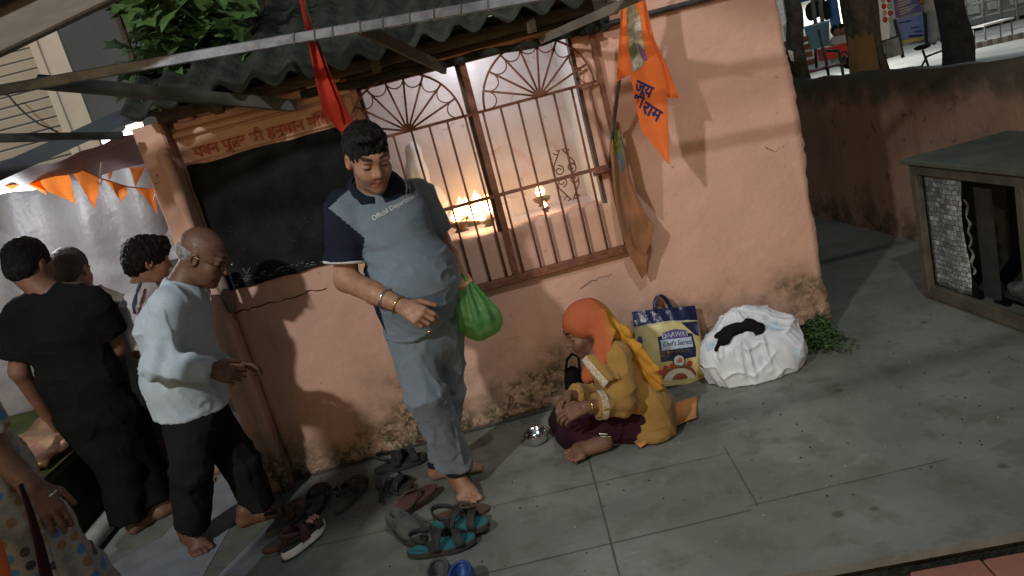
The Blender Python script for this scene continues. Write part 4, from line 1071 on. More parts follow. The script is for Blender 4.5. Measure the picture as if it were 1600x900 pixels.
def ring(c, axis, r, n=20, sq=1.0):
    axis = nrm(axis); a = nrm(np.cross(axis, V3(.3, .2, 1))); b = np.cross(axis, a)
    return [np.array(c) + r * (math.cos(t) * a + sq * math.sin(t) * b) for t in np.linspace(0, 2 * math.pi, n, endpoint=False)]

SKIN1 = skin('skin_tan', (0.34, 0.185, 0.115)); SKIN2 = skin('skin_brown', (0.135, 0.068, 0.042)); SKIN3 = skin('skin_deep', (0.175, 0.092, 0.058)); SKIN4 = skin('skin_mid', (0.25, 0.135, 0.085))
HAIRB = pm('black_hair', (0.006, 0.0055, 0.0055), (0.014, 0.013, 0.012), scale=60, rough=.62, bs=300, bstr=.6, bd=.004, stretch=(1, 1, .3), spec=.12)
HAIRG = pm('grey_hair', (0.27, 0.27, 0.27), (0.10, 0.09, 0.085), scale=60, rough=.7, bs=260, bstr=.7, bd=.004)
POLO = cloth('blue_grey_pique', (0.160, 0.203, 0.250), (0.132, 0.172, 0.215)); NAVY = cloth('navy_cotton', (0.016, 0.020, 0.036), (0.012, 0.015, 0.026)); POLOD = cloth('shaded_yoke', (0.095, 0.11, 0.115))
TRACK = cloth('grey_blue_jersey', (0.165, 0.203, 0.243), (0.125, 0.160, 0.195)); OFFW = cloth('off_white_trim', (0.58, 0.60, 0.60)); BLACKC = cloth('black_cotton', (0.011, 0.011, 0.012), (0.008, 0.008, 0.009))
SHIRTW = cloth('pale_blue_poplin', (0.43, 0.505, 0.57), (0.385, 0.455, 0.52)); BLACKT = cloth('black_trouser', (0.016, 0.018, 0.018), (0.011, 0.012, 0.013)); BEIGE = cloth('beige_jersey', (0.30, 0.26, 0.22))
GOLDM = pm('gold', (0.80, 0.56, 0.20), (0.65, 0.42, 0.14), scale=30, rough=.25, metal=1.0, bstr=0); SILVER = pm('silver', (0.75, 0.75, 0.75), (0.6, 0.6, 0.6), scale=30, rough=.2, metal=1.0, bstr=0)
WHITEINK = pm('white_print', (0.62, 0.66, 0.68), (0.5, 0.54, 0.56), scale=90, rough=.8, bstr=0); BLACKINK = pm('black_print', (0.012, 0.012, 0.014), scale=90, rough=.8, bstr=0)

# ------------------------------------------------------------------ man in polo shirt, stepping towards the sandals
man = thing('person', 'stout man in blue grey polo shirt and grey track pants stepping past the grille', 'person', (-.3, -.6, 0))
hc = P(575, 244, -.76); hR = frame((.30, -.86, -.46), (0, .05, 1))
neck0 = P(586, 300, -.68); chest = P(611, 345, -.66); belly = P(641, 432, -.68); pelv = P(661, 505, -.62)
shR, elR, wrR = P(537, 318, -.70), P(541, 437, -.74), P(628, 478, -.90); shL, elL, wrL = P(652, 300, -.54), P(686, 376, -.51), P(713, 420, -.66)
hipR, knR, anR = P(641, 520, -.64), P(664, 612, -.74), P(713, 727, -.62); hipL, knL, anL = P(688, 512, -.58), P(699, 610, -.55), P(692, 716, -.46)
rtv = nrm(shR - shL) * -1
heF, toF = G(713, 757), G(744, 792); toF = heF + nrm(toF - heF) * .245
heB, toB = G(674, 750), G(758, 731)
hdR = nrm(P(664, 497, -.96) - wrR); hdL = nrm(P(722, 437, -.70) - wrL)
bp = head_prims(hc, hR, 1.03, jaw=.99)
bp += [cap(hc + hR @ V3(0, -.025, -.06), neck0, .056, .066, .03)] + loft([neck0 - V3(0, 0, .04), chest, belly, pelv], rtv, [.11, .125, .145, .13], [.06, .10, .125, .10])
bp += chain([shR, elR], [.056, .046]) + chain([elR, elR * .45 + wrR * .55, wrR], [.047, .042, .030]) + chain([shL, elL], [.052, .045]) + chain([elL, elL * .5 + wrL * .5, wrL], [.045, .040, .029])
bp += hand_prims(wrR, hdR, V3(.25, .75, -.6), V3(.3, -.3, .9), (.55, .75, .5), 1.02, .6) + hand_prims(wrL, hdL, V3(-.3, .75, -.5), V3(-.1, -.9, .3), (1.0, 1.2, .8), 1.0, 1.2)
bp += chain([hipR, knR, anR, heF + nrm(toF - heF) * .045 + V3(0, 0, .07)], [.075, .052, .040, .036]) + chain([hipL, knL, anL, heB + nrm(toB - heB) * .05 + V3(0, 0, .07)], [.075, .052, .038, .034])
bp += foot_prims(heF, toF, (1, .2, 0), 1.02) + foot_prims(heB, toB, (0, -1, 0), 1.0)
fpts = [(hc + hR @ V3(0, .01, -.01), (.125, .125, .15), .0032), (wrR + hdR * .085, (.10, .10, .10), .0032), (wrL + hdL * .06, (.09, .09, .09), .0034), ((heF + toF) / 2 + V3(0, 0, .05), (.14, .14, .085), .004)]
solid('body', bp, .0065, SKIN1, man, fine=fpts, vcol=face_paint(hc, hR, 1.03, 1.0, .22))
hp_ = hair_prims(hc, hR, 1.0, .066, 1.0); T_ = lambda x, y, z: hc + hR @ (V3(x, y, z) * 1.05)
hp_ += [ell(T_(.01, .04, .100), (.055, .05, .022), hR, .02), ell(T_(-.035, .074, .070), (.020, .012, .018), hR, .012)]
solid('hair', hp_, .004, HAIRB, man, post=hair_post(2.0, .011))
sp = loft([neck0 + V3(0, 0, -.035), chest, belly, pelv + V3(0, 0, -.05)], rtv, [.130, .146, .168, .158], [.07, .122, .165, .135], .05)
sp += [cap(neck0 - V3(0, 0, .015), shR, .05, .062, .03), cap(neck0 - V3(0, 0, .015), shL, .05, .058, .03), cap(belly + V3(.03, -.02, .0), belly + V3(.03, -.02, -.04), .15, .15, .05)]
slR = shR + (elR - shR) * .76; slL = shL + (elL - shL) * .85
sp += [flat(shR, slR, .074, .080, .03), flat(shL, slL, .070, .074, .03)]
hb = P(658, 512, -.62); hem_n = nrm(np.cross(P(712, 474, -.62) - P(606, 533, -.62), V3(0, 1, 0))); hem_n = hem_n if hem_n[2] < 0 else -hem_n
def shirt_m(c):
    sx, sy = toscreen(c)   # seams: raglan shoulder, armhole and side panel on his right
    m = (sx < np.interp(sy, (200, 283, 305, 325, 332, 372, 400, 450, 530), (548, 562, 535, 514, 522, 570, 566, 584, 607))).astype(int)
    m[(m == 0) & (sx > 606) & (sy < 314 - (sx - 606) * .72)] = 2  # yoke patch by the collar, darkened in colour for the face's shade
    return m
fo = folds(7, 7, 19, .0060, 32, .004, 3.3)
shirt = solid('polo_shirt', sp, .0058, [POLO, NAVY, POLOD], man, post=lambda X, Y, Z: fo(X, Y, Z) * np.clip((1.22 - Z) * 6, .2, 1) + .006 * np.sin((Z + .35 * X) * 62 + 6 * vnoise(X * 4, Y * 4, Z * 4)) * np.exp(-((Z - 1.13) / .07) ** 2) * np.clip((-.26 - X) * 9, 0, 1),
              midx=shirt_m, clips=[(hb, hem_n)])
collar_c = neck0 + V3(0, 0, .012)
cR = frame((.18, -.93, -.10), (0, .15, 1)); cR = frame(cR @ V3(0, .93, -.35), (0, 0, 1))
collar = collar_mesh(collar_c, cR, .074, .080, .045, .046, .20, .034).build('collar', NAVY, man)
mb = MB()
def edge(u, v_=1.0, dz=0.0):
    a = math.pi / 2 + .20 + u * (2 * math.pi - .40); ft = max(0, math.sin(a)) ** 2
    return collar_c + cR @ np.array([(.074 + .046 * v_ + .002) * math.cos(a), (.080 + .046 * v_ + .002) * math.sin(a), .012 * math.sin(v_ * 3.1) + .045 - .0518 * v_ - .034 * ft - .0272 * ft * v_ + dz])
mb.tube([edge(u, 1.0, -.003) for u in np.linspace(.05, .97, 34)], .0055, 6); mb.build('collar_trim', OFFW, collar)
pathed('cuff_trim', ring(slR, elR - shR, .0815, 28), .0065, OFFW, man, 8, True, 1.0)
tree = bvh_of(shirt); fwdm = nrm(np.cross(rtv, V3(0, 0, 1))); fwdm = fwdm if fwdm[1] < 0 else -fwdm
def viewdrape(v, tr_, lift=.003):
    out = []
    for p in v:
        d = nrm(p - CAM); h = tr_.ray_cast(Vector(CAM), Vector(d), 6.0); out.append(np.array(h[0]) - d * lift if h[0] is not None else p)
    return np.array(out)
v, f = glyph_mesh('Official Department', .024, .0, .0006); v = v * V3(1.0, 1.1, 1)
a_, b_ = P(583, 345, -.85), P(652, 307, -.85); v = viewdrape(place_flat(v, a_, b_ - a_, V3(0, 0, 1)), tree); mesh_obj('chest_print', v, f, WHITEINK, man)
v, f = glyph_mesh('18', .055, .003, .0006); v0, f0 = glyph_mesh('B', .055, .003, .0006); v0 = v0 + V3(.060, 0, 0); f = f + [tuple(i + len(v) for i in q) for q in f0]; v = np.concatenate([v, v0]) * V3(.62, 1.05, 1)
a_, b_ = P(628, 306, -.85), P(655, 294, -.85); v = place_flat(v, a_, b_ - a_, V3(0, 0, 1)); mesh_obj('number_print', viewdrape(v, tree), f, BLACKINK, man)
pp = chain([hipR, knR], [.098, .083], .03) + [flat(knR, anR + V3(-.0, 0, .02), .083, .070, .03)] + chain([hipL, knL], [.096, .080], .03) + [flat(knL, anL + V3(0, 0, .01), .080, .066, .03)] + loft([pelv + V3(0, 0, .05), pelv + V3(0, 0, -.05)], rtv, [.150, .140], [.125, .12], .05)
pp += [cap(anR + V3(-.03, -.0, .03), anR + V3(.02, -.01, .02), .058, .055, .02)]
fo2 = folds(15, 15, 6, .0070, 30, .005, 7.7)
solid('track_pants', pp, .0075, TRACK, man, post=lambda X, Y, Z: fo2(X, Y, Z) + .011 * vnoise(X * 14, Y * 14, Z * 34) * np.clip((.26 - Z) * 8, 0, 1) + .004 * vnoise(X * 9, Y * 9, Z * 40) * np.clip((Z - .66) * 10, 0, 1))
for a_, r_ in ((anR + V3(.004, -.003, -.028), .046), (anL + V3(-.02, 0, -.014), .046)): pathed('ankle_cuff', ring(a_, V3(0, .1, 1), r_, 20), .012, NAVY, man, 8, True)
al = elR - wrR
pathed('bracelet', ring(wrR + nrm(al) * .075, al, .041, 24), .0045, SILVER, man, 7, True); pathed('bracelet', ring(wrR + nrm(al) * .012, al + V3(0, 0, .02), .034, 24), .0038, GOLDM, man, 7, True)
rb = wrR + hdR * .118 + V3(-.01, .02, -.055); pathed('finger_ring', ring(rb + V3(.006, -.02, .008), hdR + V3(0, .3, -1), .0115, 14), .0034, GOLDM, man, 6, True)
pathed('gold_chain', [neck0 + cR @ V3(.085 * math.cos(t), .075 * math.sin(t), .03 - .03 * max(0, math.sin(t))) for t in np.linspace(-.5, math.pi + .5, 40)], .0035, GOLDM, man, 6)

# ------------------------------------------------------------------ old man in white shirt
old = thing('person', 'bald old man with glasses in loose pale shirt and black trousers by the pilaster', 'person', (-1.4, -.42, 0))
hc2 = P(317, 399, -.45); hR2 = frame((.80, -.10, -.62), (.3, 0, 1))
neck2 = P(284, 448, -.45); chest2 = P(274, 510, -.44); wst2 = P(285, 585, -.44); pel2 = P(302, 640, -.43)
s2R, e2R, w2R = P(262, 478, -.60), P(247, 568, -.66), P(326, 577, -.70); s2L, e2L, w2L = P(296, 470, -.28), P(318, 560, -.24), P(350, 574, -.46)
fv = nrm(V3(.97, -.15, 0)); rt2 = np.cross(fv, V3(0, 0, 1))
he2, to2 = G(293, 846), G(332, 872); to2 = he2 + nrm(to2 - he2) * .235; hf2, tf2 = G(376, 825), G(440, 800)
h2R, k2R, a2R = P(300, 655, -.50), P(300, 735, -.52), P(300, 822, -.44); h2L, k2L, a2L = P(325, 655, -.36), P(375, 722, -.34), P(404, 792, -.33)
hd2R = nrm(P(372, 588, -.70) - w2R); hd2L = nrm(P(404, 568, -.46) - w2L)
bp = head_prims(hc2, hR2, 1.02, jaw=1.05, nose=1.06) + [cap(hc2 + hR2 @ V3(0, -.03, -.06), neck2, .054, .066, .03)] + loft([neck2 - V3(0, 0, .06), chest2, wst2, pel2], rt2, [.12, .14, .13, .13], [.07, .10, .10, .10])
bp += chain([s2R, e2R, e2R * .4 + w2R * .6, w2R], [.046, .040, .036, .028]) + chain([s2L, e2L, w2L], [.046, .040, .028])
bp += hand_prims(w2R, hd2R, V3(.1, .85, -.5), V3(.2, -.2, .95), (.5, .6, .5), 1.0, .6) + hand_prims(w2L, hd2L, V3(0, -.5, -.8), V3(0, -.5, .6), (.25, .35, .3), 1.0, .3, 1.6)
bp += chain([h2R, k2R, a2R, he2 + nrm(to2 - he2) * .05 + V3(0, 0, .07)], [.07, .048, .036, .034]) + chain([h2L, k2L, a2L, hf2 + nrm(tf2 - hf2) * .05 + V3(0, 0, .07)], [.07, .048, .036, .034])
bp += foot_prims(he2, to2, (1, .8, 0)) + foot_prims(hf2, tf2, (0, -1, 0), .95)
solid('body', bp, .007, SKIN2, old, fine=[(hc2 + hR2 @ V3(0, .01, -.01), (.135, .115, .14), .0034), (w2R + hd2R * .08, (.10, .09, .09), .0034), (w2L + hd2L * .08, (.11, .09, .09), .0034), ((he2 + to2) / 2 + V3(0, 0, .045), (.13, .13, .075), .004)], vcol=face_paint(hc2, hR2, 1.02, .5))
T_ = lambda x, y, z: hc2 + hR2 @ (V3(x, y, z) * 1.02)
hp_ = [ell(T_(0, -.036, .0), (.0775, .0755, .052), hR2, .01), ell(T_(0, .07, .0), (.12, .085, .2), hR2, .008, '-'), ell(T_(0, -.02, -.085), (.1, .09, .06), hR2, .01, '-')]
solid('hair', hp_, .004, HAIRG, old, post=hair_post(1, .006))
gl = MB(); Tg = lambda x, y, z: hc2 + hR2 @ (V3(x, y, z) * 1.02)
for sg in (-1, 1):
    gl.tube([Tg(sg * .034 + .022 * math.cos(t), .108, -.006 + .016 * math.sin(t)) for t in np.linspace(0, 2 * math.pi, 20, endpoint=False)], .0022, 6, 0, True, 1, None, True)
    gl.tube([Tg(sg * .056, .106, .0), Tg(sg * .077, .05, .004), Tg(sg * .080, .0, .006), Tg(sg * .078, -.02, -.006)], .0022, 6)
gl.tube([Tg(-.012, .109, .0), Tg(0, .113, .003), Tg(.012, .109, .0)], .002, 6)
gl.build('glasses', pm('spectacle_metal', (.20, .16, .09), (.10, .08, .05), rough=.3, metal=.9, bstr=0), old)
sp = loft([neck2 + V3(0, 0, -.045), chest2, wst2, pel2 + V3(.0, 0, -.045)], [rt2] * 4, [.135, .165, .17, .175], [.09, .135, .150, .150], .05)
sp += [cap(neck2 - V3(0, 0, .03), s2R, .055, .065, .03), cap(neck2 - V3(0, 0, .03), s2L, .055, .065, .03)]
cu = w2R - nrm(e2R - w2R) * .018
sp += [cap(s2R, e2R, .068, .062, .025), flat(e2R, cu, .062, .050, .025), cap(s2L, e2L, .066, .058, .025), flat(e2L, w2L + nrm(e2L - w2L) * .03, .058, .048, .025), cap(e2R, e2R + V3(.0, -.005, -.01), .066, .06, .02)]
fo3 = folds(10, 10, 9, .0080, 28, .006, 1.1)
hn = nrm(np.cross(P(350, 630, -.43) - P(246, 645, -.43), V3(0, 1, 0))); hn = hn if hn[2] < 0 else -hn
solid('shirt', sp, .0075, SHIRTW, old, post=lambda X, Y, Z: fo3(X, Y, Z) + .010 * vnoise(X * 11 + Z * 9, Y * 10, Z * 24 - X * 14) * np.exp(-((X - e2R[0] - .06) ** 2 + (Z - e2R[2]) ** 2 + (Y - e2R[1]) ** 2) / .03) + .006 * np.sin((X * .9 - Z * .35) * 95 + 5 * vnoise(X * 5, Y * 5, Z * 5)) * np.clip((1.1 - Z) * 4, 0, 1) * np.clip((Z - .78) * 5, 0, 1) * (Y < -.5),
      clips=[(P(300, 638, -.43), hn)])
cR2 = frame(fv + V3(0, 0, -.35), (.2, 0, 1)); cl = collar_mesh(neck2 + V3(.012, 0, -.004), cR2, .066, .070, .034, .026, .22, .03)
cl.build('collar', SHIRTW, old)
mb = MB(); bx = frame(V3(0, -1, -.05)); c_ = P(282, 535, -.66)
pp = chain([h2R, k2R], [.105, .086], .03) + [flat(k2R, a2R + V3(0, 0, .01), .086, .078, .03)] + chain([h2L, k2L], [.105, .086], .03) + [flat(k2L, a2L + V3(0, 0, .0), .086, .078, .03)] + loft([pel2 + V3(0, 0, .06), pel2 + V3(0, 0, -.05)], rt2, [.15, .14], [.13, .12], .05)
fo4 = folds(13, 13, 5, .006, 26, .005, 4.7)
solid('trousers', pp, .008, BLACKT, old, post=fo4)

# ------------------------------------------------------------------ man in black, back turned
blk = thing('person', 'man in black t-shirt and black trousers with his back turned at far left', 'person', (-1.95, 0, 0))
y0 = -.03; hc3 = P(47, 414, y0 + .03); hR3 = frame((.25, .95, -.30), (0, 0, 1)); nk3 = P(76, 458, y0); ch3 = P(98, 510, y0); ws3 = P(128, 590, y0); pe3 = P(150, 640, y0)
s3L, e3L, w3L = P(28, 492, y0), P(30, 580, y0 - .02), P(75, 650, y0 + .1); s3R, e3R, w3R = P(146, 470, y0), P(182, 545, y0 + .06), P(170, 580, y0 + .28)
rt3 = nrm(s3R - s3L); hA, tA = G(205, 838), G(240, 815); hB_, tB_ = G(248, 812), G(285, 790)
bp = head_prims(hc3, hR3, 1.0) + [cap(hc3 + hR3 @ V3(0, -.03, -.06), nk3, .056, .066, .03)] + loft([nk3 - V3(0, 0, .05), ch3, ws3, pe3], rt3, [.15, .15, .14, .14], [.07, .10, .10, .10])
bp += chain([s3L, e3L, w3L], [.050, .043, .030]) + chain([s3R, e3R, w3R], [.050, .043, .030]) + hand_prims(w3L, nrm(w3L - e3L), V3(1, .3, 0), V3(0, 1, 0)) + hand_prims(w3R, nrm(w3R - e3R), V3(-.3, 0, -1), V3(-1, 0, 0))
a3A, a3B = hA + V3(.0, .03, .09), hB_ + V3(.0, .03, .09); k3A, k3B = P(188, 735, y0 - .03), P(215, 720, y0 + .1)
bp += chain([pe3 + V3(-.08, 0, -.04), k3A, a3A], [.075, .05, .038]) + chain([pe3 + V3(.08, 0, -.04), k3B, a3B], [.075, .05, .038]) + foot_prims(hA, hA + nrm(V3(.5, .8, 0)) * .24, (1, 0, 0)) + foot_prims(hB_, hB_ + nrm(V3(.75, .65, 0)) * .24, (-1, 0, 0))
solid('body', bp, .0075, SKIN3, blk)
solid('hair', hair_prims(hc3, hR3, 1.03, .05), .005, HAIRB, blk, post=hair_post(1, .008))
sp = loft([nk3 - V3(0, 0, .04), ch3, ws3, pe3 + V3(0, 0, -.04)], rt3, [.165, .185, .175, .18], [.085, .125, .13, .135], .05) + [cap(nk3 - V3(0, 0, .02), s3L, .055, .07, .03), cap(nk3 - V3(0, 0, .02), s3R, .055, .07, .03), flat(s3L, s3L + (e3L - s3L) * .78, .078, .080, .03), flat(s3R, s3R + (e3R - s3R) * .68, .078, .080, .03)]
solid('t_shirt', sp, .009, BLACKC, blk, post=folds(8, 8, 16, .006, 26, .006, 2.2), clips=[(pe3 + V3(0, 0, -.03), V3(.1, 0, -1))])
pp = chain([pe3 + V3(-.08, 0, -.03), k3A], [.11, .09], .03) + [flat(k3A, a3A + V3(0, 0, -.02), .09, .085, .03)] + chain([pe3 + V3(.08, 0, -.03), k3B], [.11, .09], .03) + [flat(k3B, a3B + V3(0, 0, -.02), .09, .085, .03), ell(pe3, (.16, .14, .12), None, .05)]
solid('trousers', pp, .009, BLACKC, blk, post=folds(12, 12, 5, .006, 26, .005, 6.1))

# ------------------------------------------------------------------ man in beige, beyond him
bg = thing('person', 'short-haired man in beige t-shirt partly hidden behind the man in black', 'person', (-1.95, .38, 0))
y0 = .36; hc4 = P(113, 424, y0); hR4 = frame((.1, .96, -.35), (0, 0, 1)); nk4 = P(135, 462, y0 - .02); ch4 = P(160, 515, y0); ws4 = P(188, 590, y0); pe4 = P(200, 640, y0); rt4 = nrm(V3(1, -.1, 0))
s4R, e4R, w4R = P(196, 480, y0), P(218, 560, y0 + .1), P(200, 590, y0 + .32); s4L = ch4 * 2 - s4R + V3(0, 0, .14)
bp = head_prims(hc4, hR4, 1.0) + [cap(hc4 + hR4 @ V3(0, -.03, -.06), nk4, .054, .064, .03)] + loft([nk4 - V3(0, 0, .05), ch4, ws4, pe4], rt4, [.14, .14, .13, .13], [.07, .1, .1, .1]) + chain([s4R, e4R, w4R], [.05, .042, .03]) + hand_prims(w4R, nrm(w4R - e4R), V3(0, 0, -1), V3(-1, 0, 0))
f4 = [V3(pe4[0] - .08, y0, 0), V3(pe4[0] + .08, y0 + .05, 0)]
for q_ in f4: bp += chain([V3(q_[0], y0, pe4[2] - .03), V3(q_[0] + .01, y0 - .02, .40), q_ + V3(0, 0, .08)], [.075, .05, .038]) + foot_prims(q_ - V3(0, .04, 0), q_ + V3(.03, .20, 0), (1, 0, 0))
solid('body', bp, .0085, SKIN4, bg, vcol=None)
solid('hair', hair_prims(hc4, hR4, 1.0, .05, .98), .005, pm('cropped_hair', (.03, .027, .025), (.05, .045, .04), scale=70, rough=.7, bs=260, bstr=.5), bg, post=hair_post(1.4, .005))
sp = loft([nk4 - V3(0, 0, .04), ch4, ws4, pe4 + V3(0, 0, -.04)], rt4, [.155, .17, .165, .165], [.08, .12, .12, .125], .05) + [cap(nk4 - V3(0, 0, .02), s4R, .05, .066, .03), cap(nk4 - V3(0, 0, .02), s4L, .05, .066, .03), flat(s4R, s4R + (e4R - s4R) * .8, .074, .076, .03)]
solid('t_shirt', sp, .009, BEIGE, bg, post=folds(9, 9, 8, .007, 26, .005, 9.2), clips=[(pe4 + V3(0, 0, -.02), V3(.1, 0, -1))])
pp = []
for q_ in f4: pp += [cap(V3(q_[0], y0, pe4[2] - .02), V3(q_[0] + .01, y0 - .02, .40), .10, .085, .03), flat(V3(q_[0] + .01, y0 - .02, .40), q_ + V3(0, 0, .06), .085, .08, .03)]
solid('trousers', pp + [ell(pe4, (.15, .13, .11), None, .04)], .01, BLACKT, bg, post=folds(12, 12, 5, .006, 26, .005, 3.1))

# ------------------------------------------------------------------ boy with wavy hair
boy = thing('person', 'dark-haired boy in white shirt facing the tent behind the old man', 'person', (-1.5, .3, 0))
y0 = .28; hc5 = P(232, 408, y0); hR5 = frame((.86, .42, -.28), (0, 0, 1)); nk5 = P(222, 448, y0); ch5 = P(224, 500, y0); pe5 = P(252, 630, y0); rt5 = nrm(V3(.45, -.9, 0))
s5R, e5R, w5R = P(212, 475, y0 - .14), P(222, 550, y0 - .12), P(262, 570, y0 - .06)
s5L = s5R + V3(-.03, .3, 0)
bp = head_prims(hc5, hR5, .96) + [cap(hc5 + hR5 @ V3(0, -.03, -.06), nk5, .05, .058, .03)] + loft([nk5 - V3(0, 0, .05), ch5, pe5], rt5, [.12, .13, .12], [.06, .09, .09]) + chain([s5R, e5R, w5R], [.045, .038, .028]) + hand_prims(w5R, nrm(w5R - e5R), V3(0, 0, -1), V3(0, 1, 0))
f5 = [V3(pe5[0] - .05, y0 - .07, 0), V3(pe5[0] + .04, y0 + .07, 0)]
for q_ in f5: bp += chain([V3(q_[0], q_[1], pe5[2] - .03), V3(q_[0] + .02, q_[1], .36), q_ + V3(0, 0, .08)], [.07, .048, .036]) + foot_prims(q_ - V3(.04, 0, 0), q_ + V3(.19, .02, 0), (0, 1, 0))
solid('body', bp, .008, SKIN4, boy, fine=[(hc5, (.12, .12, .13), .004)], vcol=face_paint(hc5, hR5, .96))
hp_ = hair_prims(hc5, hR5, 1.0, .055, 1.06); T_ = lambda x, y, z: hc5 + hR5 @ V3(x, y, z)
hp_ += [ell(T_(0, .05, .10), (.06, .05, .03), hR5, .02), ell(T_(.01, .088, .07), (.05, .018, .022), hR5, .012), ell(T_(0, -.07, .0), (.07, .045, .06), hR5, .02)]
solid('hair', hp_, .0045, HAIRB, boy, post=hair_post(1.5, .014))
STRIPE = cloth('white_blue_stripe', (0.56, 0.57, 0.58)); STRIPB = cloth('blue_strap', (0.045, 0.06, 0.12))
sp = loft([nk5 - V3(0, 0, .04), ch5, pe5 + V3(0, 0, .02)], rt5, [.14, .155, .15], [.08, .11, .115], .05) + [cap(nk5 - V3(0, 0, .02), s5R, .05, .062, .03), cap(nk5 - V3(0, 0, .02), s5L, .05, .062, .03), flat(s5R, s5R + (e5R - s5R) * .85, .070, .072, .03)]
sh5 = solid('shirt', sp, .008, STRIPE, boy, post=folds(9, 9, 9, .008, 24, .007, 5.2), clips=[(pe5, V3(.1, 0, -1))])
t5 = bvh_of(sh5); pts = [drape(np.array([P(x, y, -.2)]), V3(*(P(x, y, 1) - CAM)), t5, .003)[0] for x, y in ((219, 440), (215, 452), (211, 464), (208, 478), (210, 490))]
pathed('shoulder_strap', pts, .008, STRIPB, boy, 6, False, .4); pts = [drape(np.array([P(x, y, -.2)]), V3(*(P(x, y, 1) - CAM)), t5, .003)[0] for x, y in ((226, 452), (222, 466), (217, 482), (215, 500), (217, 520))]
pathed('shoulder_strap', pts, .007, pm('maroon_strap', (.10, .03, .03)), boy, 6, False, .4)
pp = []
for q_ in f5: pp += [cap(V3(q_[0], q_[1], pe5[2] - .02), V3(q_[0] + .02, q_[1], .36), .09, .078, .03), flat(V3(q_[0] + .02, q_[1], .36), q_ + V3(0, 0, .07), .078, .072, .03)]
solid('trousers', pp + [ell(pe5, (.12, .14, .10), None, .04)], .01, pm('dark_maroon_trouser', (.028, .014, .014), (.018, .010, .010)), boy)
# ================================================================== seated woman and her things
MUST = cloth('mustard_cotton', (0.33, 0.195, 0.056), (0.26, 0.15, 0.042)); PLUM = cloth('plum_cotton', (0.040, 0.013, 0.020), (0.028, 0.010, 0.015)); DKGRN = cloth('dark_shawl', (0.026, 0.012, 0.016))
EMB = pm('white_embroidery', (0.56, 0.50, 0.42), (0.36, 0.26, 0.14), scale=90, rough=.9, bs=220, bstr=.8, bd=.006)
def dupatta_mat():
    m, nt, b = _new('dip_dyed_cotton')
    co = objco(nt); sx = N(nt, 'ShaderNodeSeparateXYZ'); L(nt, co, sx.inputs[0])
    t = mathn(nt, 'ADD', sx.outputs['X'], mathn(nt, 'MULTIPLY', noise(nt, co, 14, 4), .05))
    t = mathn(nt, 'ADD', t, mathn(nt, 'MULTIPLY', sx.outputs['Z'], -.12))
    c = mix(nt, ramp(nt, t, -.105, -.035), (0.34, 0.088, 0.036), (0.43, 0.215, 0.032))
    L(nt, c, b.inputs['Base Color']); b.inputs['Roughness'].default_value = .85; b.inputs['Specular IOR Level'].default_value = .15
    bump(nt, b, noise(nt, co, 26, 4, .6, .8), .4, .01); return m
wm = thing('person', 'seated woman in mustard kurta with orange and yellow scarf over her head', 'person', (.5, -.5, 0))
yw = -.50
hcw = P(914, 513, yw); hRw = frame((-.95, -.10, -.26), (0, 0, 1)); nkw = P(938, 548, yw); chw = P(960, 578, yw); plw = P(1002, 634, yw); rtw = V3(0, 1, 0)
sN, eN, wN = P(963, 556, -.63), P(974, 628, -.70), P(914, 636, -.74); sF, eF, wF = P(945, 556, -.38), P(935, 622, -.33), P(888, 618, -.44)
kN, aN = P(898, 672, -.50), P(952, 670, -.60); kF, aF = P(888, 660, -.34), P(938, 684, -.56)
heW, toW = G(957, 703), G(884, 724)
bp = head_prims(hcw, hRw, .95, jaw=.93, nose=1.02) + [cap(hcw + hRw @ V3(0, -.03, -.06), nkw, .044, .052, .03)] + loft([nkw - V3(0, 0, .03), chw, plw], rtw, [.12, .13, .13], [.06, .085, .10])
bp += chain([sN, eN, wN], [.042, .036, .026]) + chain([sF, eF, wF], [.042, .036, .026])
bp += hand_prims(wN, P(866, 656, -.70) - wN, V3(.1, .6, -.8), V3(0, .3, .9), (.3, .35, .3), .92, .5) + hand_prims(wF, P(862, 644, -.54) - wF, V3(.1, -.6, -.8), V3(0, -.3, .9), (.4, .45, .3), .9, .5)
bp += chain([plw + V3(-.03, -.09, -.0), kN, aN], [.075, .05, .034]) + chain([plw + V3(-.03, .09, 0), kF, aF], [.075, .05, .034])
_fp = foot_prims(heW, toW, (0, 1, 0), 1.12, .012); bp += _fp[:3] + _fp[4:] + [cap(aF, V3(heW[0] - .03, heW[1] + .03, .045), .030, .030, .02)]
solid('body', bp, .0065, SKIN3, wm, fine=[(hcw + hRw @ V3(0, .01, -.01), (.125, .10, .13), .0032), (wN + nrm(P(866, 656, -.70) - wN) * .08, (.10, .08, .08), .0032), (wF + nrm(P(862, 644, -.54) - wF) * .08, (.09, .09, .09), .0034), ((heW + toW) / 2 + V3(0, 0, .05), (.13, .09, .07), .0036)], vcol=face_paint(hcw, hRw, .95))
solid('hair', [ell(hcw + hRw @ V3(0, -.012, .028), (.074, .090, .078), hRw), ell(hcw + hRw @ V3(0, .13, -.04), (.09, .07, .085), hRw, .01, '-'), ell(hcw + hRw @ V3(0, .03, -.11), (.12, .09, .08), hRw, .01, '-')], .005, HAIRB, wm, post=hair_post(1.5, .004))
Tw = lambda x, y, z: hcw + hRw @ V3(x, y, z)
dp = [ell(Tw(0, -.020, .036), (.087, .104, .087), hRw, .02), ell(Tw(0, -.075, -.03), (.085, .062, .085), hRw, .03), ell(Tw(0, .125, -.055), (.11, .085, .095), hRw, .012, '-'), ell(Tw(0, .045, -.115), (.058, .08, .095), hRw, .015, '-')]
